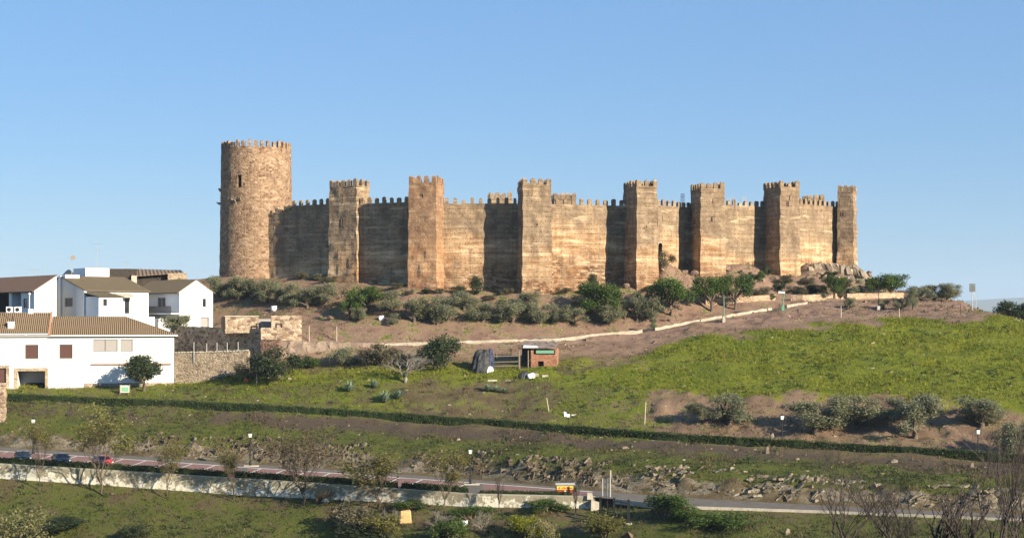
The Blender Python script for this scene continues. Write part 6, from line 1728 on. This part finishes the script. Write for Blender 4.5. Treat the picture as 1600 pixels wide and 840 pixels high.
for a in ((769, 594.5, 1.5, .14, .35, 'concrete', 5, "pale plank lying in the grass below the tarpaulin heap"), (796, 594.5, 1.3, .14, .35, 'wood', -8, "tan plank lying in the grass right of the pale one"), (852, 588, 1.0, .22, .4, 'concrete', 0, "white slab in the grass below the brick shed"), (838, 588, .9, .5, .12, 'wood', 30, "leaning grey board right of the white tub")):
    scrap("plank", a[7], "plank", *a[:6], rz=a[6])
scrap("crate", "orange red crate half hidden in the bushes below the shaded wall", "crate", 385, 597, .75, .6, .6, 'orange', 10) if 'orange' in M else None
scrap("straw_bale", "square straw bale in the garden bank below the road wall", "straw bale", 633, 817, 1.5, 1.35, 1.1, 'straw', 6)
p = hit(505, 784); o = thing("boulder", "overhanging brown boulder propped on a pale stone at the road wall's foot", "boulder", p)
def rockmesh(name, w, d, h, seed, mat, parent=None, loc=None, lean=0.0, sub=3, amp=.16, taper=.7, slab=False):
    bm = bmesh.new(); bmesh.ops.create_cube(bm, size=1); bmesh.ops.subdivide_edges(bm, edges=bm.edges, cuts=sub, use_grid_fill=True)
    co = np.array([tuple(v.co) for v in bm.verts])
    if not slab: 
        s = np.linalg.norm(co, axis=1)[:, None]; co = co * (0.15 + .85 * (0.5 / s))
    n = np.stack([vnoise(co * 1.0, .45, seed + k) for k in range(3)], 1); co = co + n * amp
    co[:, :2] *= (1 - (1 - taper) * (co[:, 2:3] + .5))
    co = co * np.array([w, d, h]); co[:, 2] += h * .35; co[:, 0] += lean * co[:, 2]
    for v, c in zip(bm.verts, co): v.co = c
    me = bpy.data.meshes.new(name); bm.to_mesh(me); bm.free(); me.materials.append(mat); me.update()
    return link(name, me, parent, loc)
b_ = rockmesh("body", 2.0, 1.3, 1.15, 3, M['boulder_brown'], o, (0, 0, .55), .1); rockmesh("nose", .7, .5, .5, 8, M['boulder_brown'], o, (.98, 0, .85), .3)
rockmesh("foot_stone", .5, .6, .8, 12, M['boulder_brown'], o, (-.75, 0, .0)); pr_ = rockmesh("prop_stone", 1.0, .7, .5, 5, M['concrete'], o, (.35, -.4, .05)); pr_["label"] = "pale flat stone under the boulder"
# pale boulders below the end tower
BO = [(1277, 419, 7, 8, .5), (1284, 420, 8, 9, .5), (1291, 421, 8, 10, .6), (1299, 423, 9, 11, .4), (1308, 424, 9, 12, .3), (1318, 428, 9, 13, .2), (1326, 430, 10, 13, .25), (1335, 431, 10, 12, .5), (1343, 433, 9, 14, .6), (1349, 436, 8, 14, .7), (1356, 437, 9, 13, .8), (1268, 422, 8, 7, .6), (1330, 438, 12, 8, .3), (1313, 437, 12, 6, .3), (1347, 443, 10, 8, .4), (1300, 433, 10, 6, .3), (1285, 429, 9, 5, .4), (1362, 441, 8, 7, .4), (1322, 419, 8, 7, .3), (1338, 421, 8, 9, .5)]
for i, (x, f, w, h, ln) in enumerate(BO):
    p = hit(x, f, 262); s = p.y / FPX
    b = rockmesh("boulder", w * s * 1.1, w * s * .9, h * s * 1.35, 40 + i, M['boulder'], None, p - Vector((0, 0, .3)), -ln * .7, 2, .2, .75, True); b.rotation_euler = (0, 0, random.uniform(-.4, .4))
    tag(b, "pale leaning rock slab among the boulders under the end tower", "boulder", "leaning slabs under the end tower")
for x, f, w, h, lb in ((978, 450, 13, 8, "rounded grey boulder in the shade before the fourth tower"), (1084, 431, 16, 9, "sandy rock left of the fifth tower's foot"), (1070, 428, 12, 7, "sandy rock at the foot of the wall after the gateway"), (1160, 428, 18, 7, "flat tan rock under the wall between fifth and sixth towers"), (1140, 422, 14, 7, "tan rock against the fifth tower's right foot"), (1175, 430, 12, 6, "small tan rock beside the dark scrub under the sixth tower"),
    (1058, 440, 14, 6, "flat sandy rock below the big grey bush"), (1205, 690, 8, 12, "grey standing stone below the hedge, left of the pink tile"), (1198, 708, 7, 11, "dark standing stone in the weeds under the upper lamp"), (1245, 718, 8, 4, "pink broken tile block in the grass below the hedge"), (1397, 722, 14, 5, "long pale stone in the grass under the hedge"), (1518, 730, 7, 8, "round pale stone just below the hedge near the tallest leafless tree"), (976, 701, 14, 5, "pale stone pair in the dark soil under the hedge"), (716, 688, 6, 4, "white stone on the bank above the lamp by the board"), (437, 590, 8, 5, "white stone in the grass below the tangled bush"), (452, 592, 8, 3, "flat pale stone right of the white one"), (1108, 807, 16, 6, "pale rubble by the lower verge"), (1230, 835, 9, 10, "white leaning stone at the photo's lower edge")):
    p = hit(x, f); s = p.y / FPX; b = rockmesh("rock", w * s, w * s * .8, h * s * 1.3, int(x), M['slope_rock' if f < 460 else 'boulder'], None, p - Vector((0, 0, .1)), .1, 2, .18, .8); tag(b, lb, "rock")
def posts(name, label, cat, lst, mat, r, group):
    for (px, top, foot, *ln), lb in lst:
        p = hit(px, foot); H = (foot - top) / FPX * p.y; dx = (ln[0] if ln else 0) / FPX * p.y
        mb = MB(); mb.tube([(0, 0, -.3), (dx, 0, H)], [r, r * .8], 6); tag(mb.build(name, M[mat], loc=p), lb, cat, group)
posts("fence_post", "", "post", [((603, 623, 641), "thin rusty fence post by the hedge below the left agave"), ((656, 623, 642), "thin rusty fence post by the hedge, right of the agaves"), ((708, 627, 645), "thin rusty fence post by the hedge on the brown patch"), ((812, 628, 653), "thin rusty fence post by the hedge left of the leaning stick"), ((480, 606, 622), "thin rusty fence post by the hedge left of the agaves"), ((1133, 545, 560), "thin post at the top of the green meadow")], 'rusty', .05, "thin fence posts along the hedge")
posts("fence_post", "", "post", [((858, 622, 643, -4), "leaning pale stick in the meadow left of the white scrap"), ((1007, 628, 663, 2), "tall pale wooden post in the meadow right of the white scrap"), ((401, 585, 600), "pale stake below the shade cloth bushes"), ((321, 570, 589), "grey stake in front of the long tan garden wall"), ((526, 510, 533), "pale post on the terrace left of the path's start"), ((483, 509, 533), "green-grey post on the terrace beside the roofless outbuilding"), ((287, 585, 598), "short white stake at the end of the garden wall"), ((1314, 478, 496), "thin sapling stake on the bare bank"), ((1405, 482, 495), "stake under the small dark olive on the bank")], 'wood_pale', .085, "pale posts and stakes")
posts("marker_post", "", "post", [((1501, 475, 492), "red and white marker post on the spur, nearest the board"), ((1481, 478, 489), "thin red marker post on the spur"), ((1450, 478, 489), "thin marker post below the silver olives"), ((1537, 462, 478), "thin dead stalk on the skyline past the board")], 'rusty', .06, "marker posts on the spur")
# poles by the road bend and black gate frame
G_PO = "pale poles by the black gate frame"
for px, top, foot, lb in ((941.5, 747, 777, "short pale pole, leftmost of the poles by the black gate frame"), (948, 742, 777, "middle pale pole by the black gate frame"), (953.5, 734, 778, "tallest pale pole with a white top by the black gate frame")):
    p = hit(px, foot); H = (foot - top) / FPX * p.y; o = thing("pole", lb, "pole", p, 0, G_PO); mb = MB(); mb.tube([(0, 0, -.4), (0, 0, H)], .07, 7); mb.build("shaft", M['steel'], o)
    if px > 950: mb = MB(); mb.box(-.02, .12, -.08, .08, H - .8, H); mb.build("white_plate", M['concrete'], o)
A, B = hit(938, 809), hit(982, 818)
gf = thing("gate_frame", "black iron gate frame of tall posts standing alone on the bank", "gate", A)
for px, top, foot, r in ((938, 776, 809, .13), (949.5, 779, 811, .05), (960, 779, 815, .12), (970.5, 782, 816, .05), (982, 782, 819, .15)):
    s = (px - 938) / 44; q = A.lerp(B, s) - A; H = (foot - top) / FPX * A.y; mb = MB(); mb.box(q.x - r, q.x + r, q.y - r, q.y + r, q.z - .5, q.z + H); mb.build("post", M['iron'], gf)
Hr = (809 - 778) / FPX * A.y; d = B - A
mb = MB(); mb.tube([(0, .01, Hr), (d.x, d.y, d.z + Hr)], .04, 5); mb.build("top_rail", M['iron'], gf)
mb = MB(); mb.tube([(0, .01, Hr * .4), (d.x * .5, d.y * .5, d.z * .5 + Hr * .4)], .035, 5); mb.build("rail", M['iron'], gf)
mb = MB(); mb.box(d.x - .4, d.x + .35, d.y - .3, d.y + .3, d.z - .6, d.z + .12); mb.build("footing", M['concrete'], gf)
# information board
ib = rowpt(XS, DN, ZR, 883, 3.2); s = ib.y / FPX
ibo = thing("information_board", "yellow and dark red information board with a small roof at the end of the bays", "sign", ib, R(4))
w_, z0, z1 = 28 * s, P(0, 772, ib.y).z - ib.z, P(0, 756.5, ib.y).z - ib.z; zm_ = z0 + (z1 - z0) * .50
for sx in (-1, 1): mb = MB(); mb.box(sx * w_ / 2 - .07, sx * w_ / 2 + .07, -.07, .07, -.2, z1); mb.build("post", M['wood_dark'], ibo)
mb = MB(); mb.box(-w_ / 2 + .073, w_ / 2 - .073, -.04, .04, z0 - .25, zm_); lowp = mb.build("panel", M['sign_red'], ibo); lowp["label"] = "dark red lower panel with a pale emblem"
mb = MB(); mb.box(-w_ / 2 + .073, w_ / 2 - .073, -.05, .05, zm_ + .003, z1 - .1); upp = mb.build("panel", M['sign_yellow'], ibo); upp["label"] = "yellow upper panel with dark red lettering"
mb = MB(); rr = random.Random(3); x = -w_ / 2 + .22
zc_ = (zm_ + z1 - .1) / 2 - .05
while x < w_ / 2 - .25:                                          # the board's line of writing, too small in the photograph to be read
    wl = rr.uniform(.06, .11)
    if rr.random() > .16: mb.box(x, x + wl, -.056, -.052, zc_ - .12, zc_ + rr.choice([.05, .05, .13]))
    x += wl + .05
mb.build("lettering", M['sign_red'], upp)
mb = MB(); mb.box(-.12, .12, -.047, -.042, z0 + .02, z0 + .34); mb.poly([(-.16, -.047, z0 + .34), (.16, -.047, z0 + .34), (0, -.047, z0 + .5)]); mb.build("emblem", M['plastic_white'], lowp)
mb = MB(); mb.hexa([(-w_ / 2 - .1, -.25, z1 - .02), (w_ / 2 + .1, -.25, z1 - .02), (w_ / 2 + .05, .2, z1 + .12), (-w_ / 2 - .05, .2, z1 + .12)], [(-w_ / 2 - .1, -.25, z1 + .03), (w_ / 2 + .1, -.25, z1 + .03), (w_ / 2 + .05, .2, z1 + .18), (-w_ / 2 - .05, .2, z1 + .18)]); mb.build("little_roof", M['steel'], ibo)
p = rowpt(XS, DN, ZR, 900, 1.0); o = thing("litter_bin", "small green litter bin on a post beside the information board", "bin", p); mb = MB(); mb.lathe([(.14, .35), (.18, .4), (.2, .85), (.17, .9)], 12); mb.build("basket", M['hedge_core'], o); mb = MB(); mb.tube([(.3, 0, -.2), (.3, 0, 1.3)], .03, 5); mb.build("post", M['iron'], o)
# green sign by the house
p = hit(196, 615); p = Vector((p.x, p.y - .3, gz(p.x, p.y - .3))); s = p.y / FPX
o = thing("green_sign", "small green panel on two wooden posts by the dark evergreen", "sign", p, R(10)); zt_ = P(0, 601.5, p.y).z - p.z; zb_ = zt_ - 11.5 * s
for sx in (-1, 1): mb = MB(); mb.box(sx * 7.2 * s - .06, sx * 7.2 * s + .06, -.06, .06, -.3, zt_ + .1); mb.build("post", M['wood'], o)
mb = MB(); mb.box(-7.2 * s + .063, 7.2 * s - .063, -.035, .035, zb_, zt_); mb.build("board", M['frame_pale'], o)
mb = MB(); mb.box(-5.6 * s, 5.6 * s, -.042, -.038, zb_ + 1.2 * s, zt_ - 2.4 * s); mb.build("panel", M['green_panel'], o)

# ------------------------------------------------------------------ rock faces, grass and weeds nobody could count
def scatter(n, t0, t1, dens, x0=-105, x1=125, y0=128, y1=310):
    """random ground points between two terrain cross-lines, kept with probability dens(X, Y, T)"""
    X = rng.uniform(x0, x1, n); Y = rng.uniform(y0, y1, n); T = tg(X, Y)
    px = 800 + FPX * X / Y
    k = (T >= t0) & (T < t1) & (px > -150) & (px < 1800) & (rng.random(n) < dens(X, Y, T, px))
    X, Y = X[k], Y[k]
    return X, Y, zg(X, Y), tg(X, Y), 800 + FPX * X / Y
def rocks_mesh(name, X, Y, Z, size, tilt, mat, flatz=.45):
    n = len(X)
    cube = np.array([(x, y, z) for z in (-.5, .5) for y in (-.5, .5) for x in (-.5, .5)])
    fc = np.array([(0, 2, 3, 1), (4, 5, 7, 6), (0, 1, 5, 4), (2, 6, 7, 3), (0, 4, 6, 2), (1, 3, 7, 5)])
    V = np.repeat(cube[None], n, 0) + rng.normal(size=(n, 8, 3)) * .17
    sz = size * np.clip(np.exp(rng.normal(size=n) * .45), .3, 1.9); V *= (sz[:, None] * np.stack([1.15 + .5 * rng.random(n), .9 * np.ones(n), flatz + .35 * rng.random(n)], 1))[:, None, :]
    a = tilt + rng.normal(size=n) * .25; c, s = np.cos(a), np.sin(a)
    x, z = V[:, :, 0] * c[:, None] - V[:, :, 2] * s[:, None], V[:, :, 0] * s[:, None] + V[:, :, 2] * c[:, None]
    b = rng.normal(size=n) * .5; cb, sb = np.cos(b), np.sin(b)
    y = V[:, :, 1]; x, y = x * cb[:, None] - y * sb[:, None], x * sb[:, None] + y * cb[:, None]
    V = np.stack([x + X[:, None], y + Y[:, None], z + Z[:, None]], 2).reshape(-1, 3)
    F = (np.arange(n)[:, None, None] * 8 + fc[None]).reshape(-1, 4)
    o = link(name, mesh_np(name, V, F, M[mat])); o["kind"] = "stuff"; return o
rockiness = fbm
def patchy(X, Y, s, seed, lo, hi): return np.clip((fbm(np.stack([X, Y, np.zeros(len(X))], 1), s, 3, seed) - lo) / (hi - lo), 0, 1)
X, Y, Z, T, px = scatter(160000, R_FAR + .12, R_ROCK + .1, lambda X, Y, T, px: patchy(X, Y, 7, 51, np.where(px > 930, -.9, -.5), .5) * np.where(px < 330, .5, 1.0))
k = (px + 60 * vnoise(np.stack([X, Y, Z], 1), 4, 8)) < 985
rocks_mesh("roadside_rocks", X[k], Y[k], Z[k] - .06, .34, np.full(k.sum(), .95), 'rock', .38)
k = ~k
rocks_mesh("layered_rocks", X[k], Y[k], Z[k] + .02, .42, np.full(k.sum(), .42), 'pale_rock', .2)
X, Y, Z, T, px = scatter(60000, R_PATH2 + .3, R_CASTLE + .02, lambda X, Y, T, px: np.where((px > 1030) & (px < 1370), .22 * patchy(X, Y, 6, 52, -.1, .6), .004))
rocks_mesh("slope_rocks", X, Y, Z - .08, .6, .5, 'slope_rock')
X, Y, Z, T, px = scatter(60000, R_A + .35, R_WALL - .05, lambda X, Y, T, px: np.where((px > 500) & (px < 1000), .10 * patchy(X, Y, 4, 53, -.1, .6), .004))
rocks_mesh("bank_rocks", X, Y, Z - .05, .42, .7, 'slope_rock')
X, Y, Z, T, px = scatter(60000, R_G3 + .1, R_PATH, lambda X, Y, T, px: np.where(px > 820, .28 * patchy(X, Y, 5, 54, -.2, .6), .01))
rocks_mesh("embankment_stones", X, Y, Z - .05, .30, .5, 'slope_rock')
X, Y, Z, T, px = scatter(80000, R_ROCK, R_CASTLE, lambda X, Y, T, px: np.full(len(X), .035))
rocks_mesh("loose_stones", X, Y, Z, .15, .2, 'boulder')

def tufts(name, mat, X, Y, Z, h, w, blades=4, spread=.16, kind="stuff", lean=.35):
    n = len(X); N = n * blades
    bx = np.repeat(X, blades) + rng.normal(size=N) * spread; by = np.repeat(Y, blades) + rng.normal(size=N) * spread; bz = np.repeat(Z, blades) - .04
    hh = np.repeat(h if hasattr(h, '__len__') else np.full(n, h), blades) * (.55 + .8 * rng.random(N))
    a = rng.random(N) * 6.283; ww = w * (.6 + .8 * rng.random(N))
    dx, dy = np.cos(a) * ww, np.sin(a) * ww
    lx, ly = rng.normal(size=N) * lean * hh, rng.normal(size=N) * lean * hh
    V = np.stack([np.stack([bx - dx, by - dy, bz], 1), np.stack([bx + dx, by + dy, bz], 1), np.stack([bx + lx, by + ly, bz + hh], 1)], 1).reshape(-1, 3)
    F = np.arange(N * 3).reshape(-1, 3)
    tint = np.clip(np.repeat(.5 + .5 * vnoise(np.stack([X, Y, Z], 1), 3.5, 77), blades) * .6 + .4 * rng.random(N), 0, 1)
    o = link(name, mesh_np(name, V, F, M[mat], False, {"tint": np.repeat(tint, 3)})); o["kind"] = kind; return o
def zone_at(X, Y):
    i = np.clip(np.searchsorted(gx, X) - 1, 0, nx - 2); j = np.clip(np.searchsorted(gy, Y) - 1, 0, ny - 2); q = j * nx + i
    return Zg[q], Zk[q], Zy[q], Zp[q]
notroad = lambda T: ~((T > R_WALL - .06) & (T < R_FAR + .08))
def dgrass(X, Y, T, px):
    g, k, y, p = zone_at(X, Y); return np.clip(g * 1.25 - .2 + .5 * (patchy(X, Y, 3, 61, -.6, .8) - .5), 0, 1) * notroad(T)
X, Y, Z, T, px = scatter(230000, R_A - .9, R_PATH + .02, dgrass, y0=120)
hgt = .15 + .17 * patchy(X, Y, 4, 62, -.6, .8)
k = T > R_HEDGE
tufts("meadow_grass", 'grassblade', X[k], Y[k], Z[k], hgt[k], .055)
k = ~k
tufts("bank_grass", 'bankgrass', X[k], Y[k], Z[k], hgt[k], .055)
def dmust(X, Y, T, px):
    g, k, y, p = zone_at(X, Y); return np.where(T > R_BACK, 1.0, .15) * np.clip(y * 1.5 - .45, 0, 1) * (g > .55) * patchy(X, Y, 6, 63, -.5, .4) * 1.0 * notroad(T)
X, Y, Z, T, px = scatter(200000, R_A, R_PATH, dmust)
tufts("mustard_flowers", 'mustard', X, Y, Z, .42, .06, 4, .2)
def ddry(X, Y, T, px):
    g, k, y, p = zone_at(X, Y); return np.clip(.75 - np.abs(g - .42) * 1.3 + .3 * p, .05, 1) * patchy(X, Y, 4, 64, -.2, .6) * .5 * notroad(T)
X, Y, Z, T, px = scatter(230000, R_A - .9, R_CASTLE, ddry, y0=120)
tufts("dry_weeds", 'dryweed', X, Y, Z, .36, .05, 5, .2)
# low leafy weeds: dark clumps over the banks
def dweed(X, Y, T, px):
    g, k, y, p = zone_at(X, Y)
    return patchy(X, Y, 5, 65, .05, .6) * np.where((T > R_FAR) & (T < R_ROCK), .12, 1) * np.where(T < R_HEDGE, .45, np.where(T < R_G3, .25, .08)) * np.clip(g * 1.5, 0, 1) * notroad(T)
X, Y, Z, T, px = scatter(80000, R_A - .9, R_CASTLE, dweed, y0=120)
n = len(X); c = np.stack([X, Y, Z + .15], 1)
lv = leaf_quads(c, .25 + .35 * rng.random(n), n * 14, .24, .5, .4, None, .2, .6)
o = link("leafy_weeds", mesh_np("leafy_weeds", lv[0], lv[1], M['weed'], False, {"tint": lv[2]})); o["kind"] = "stuff"
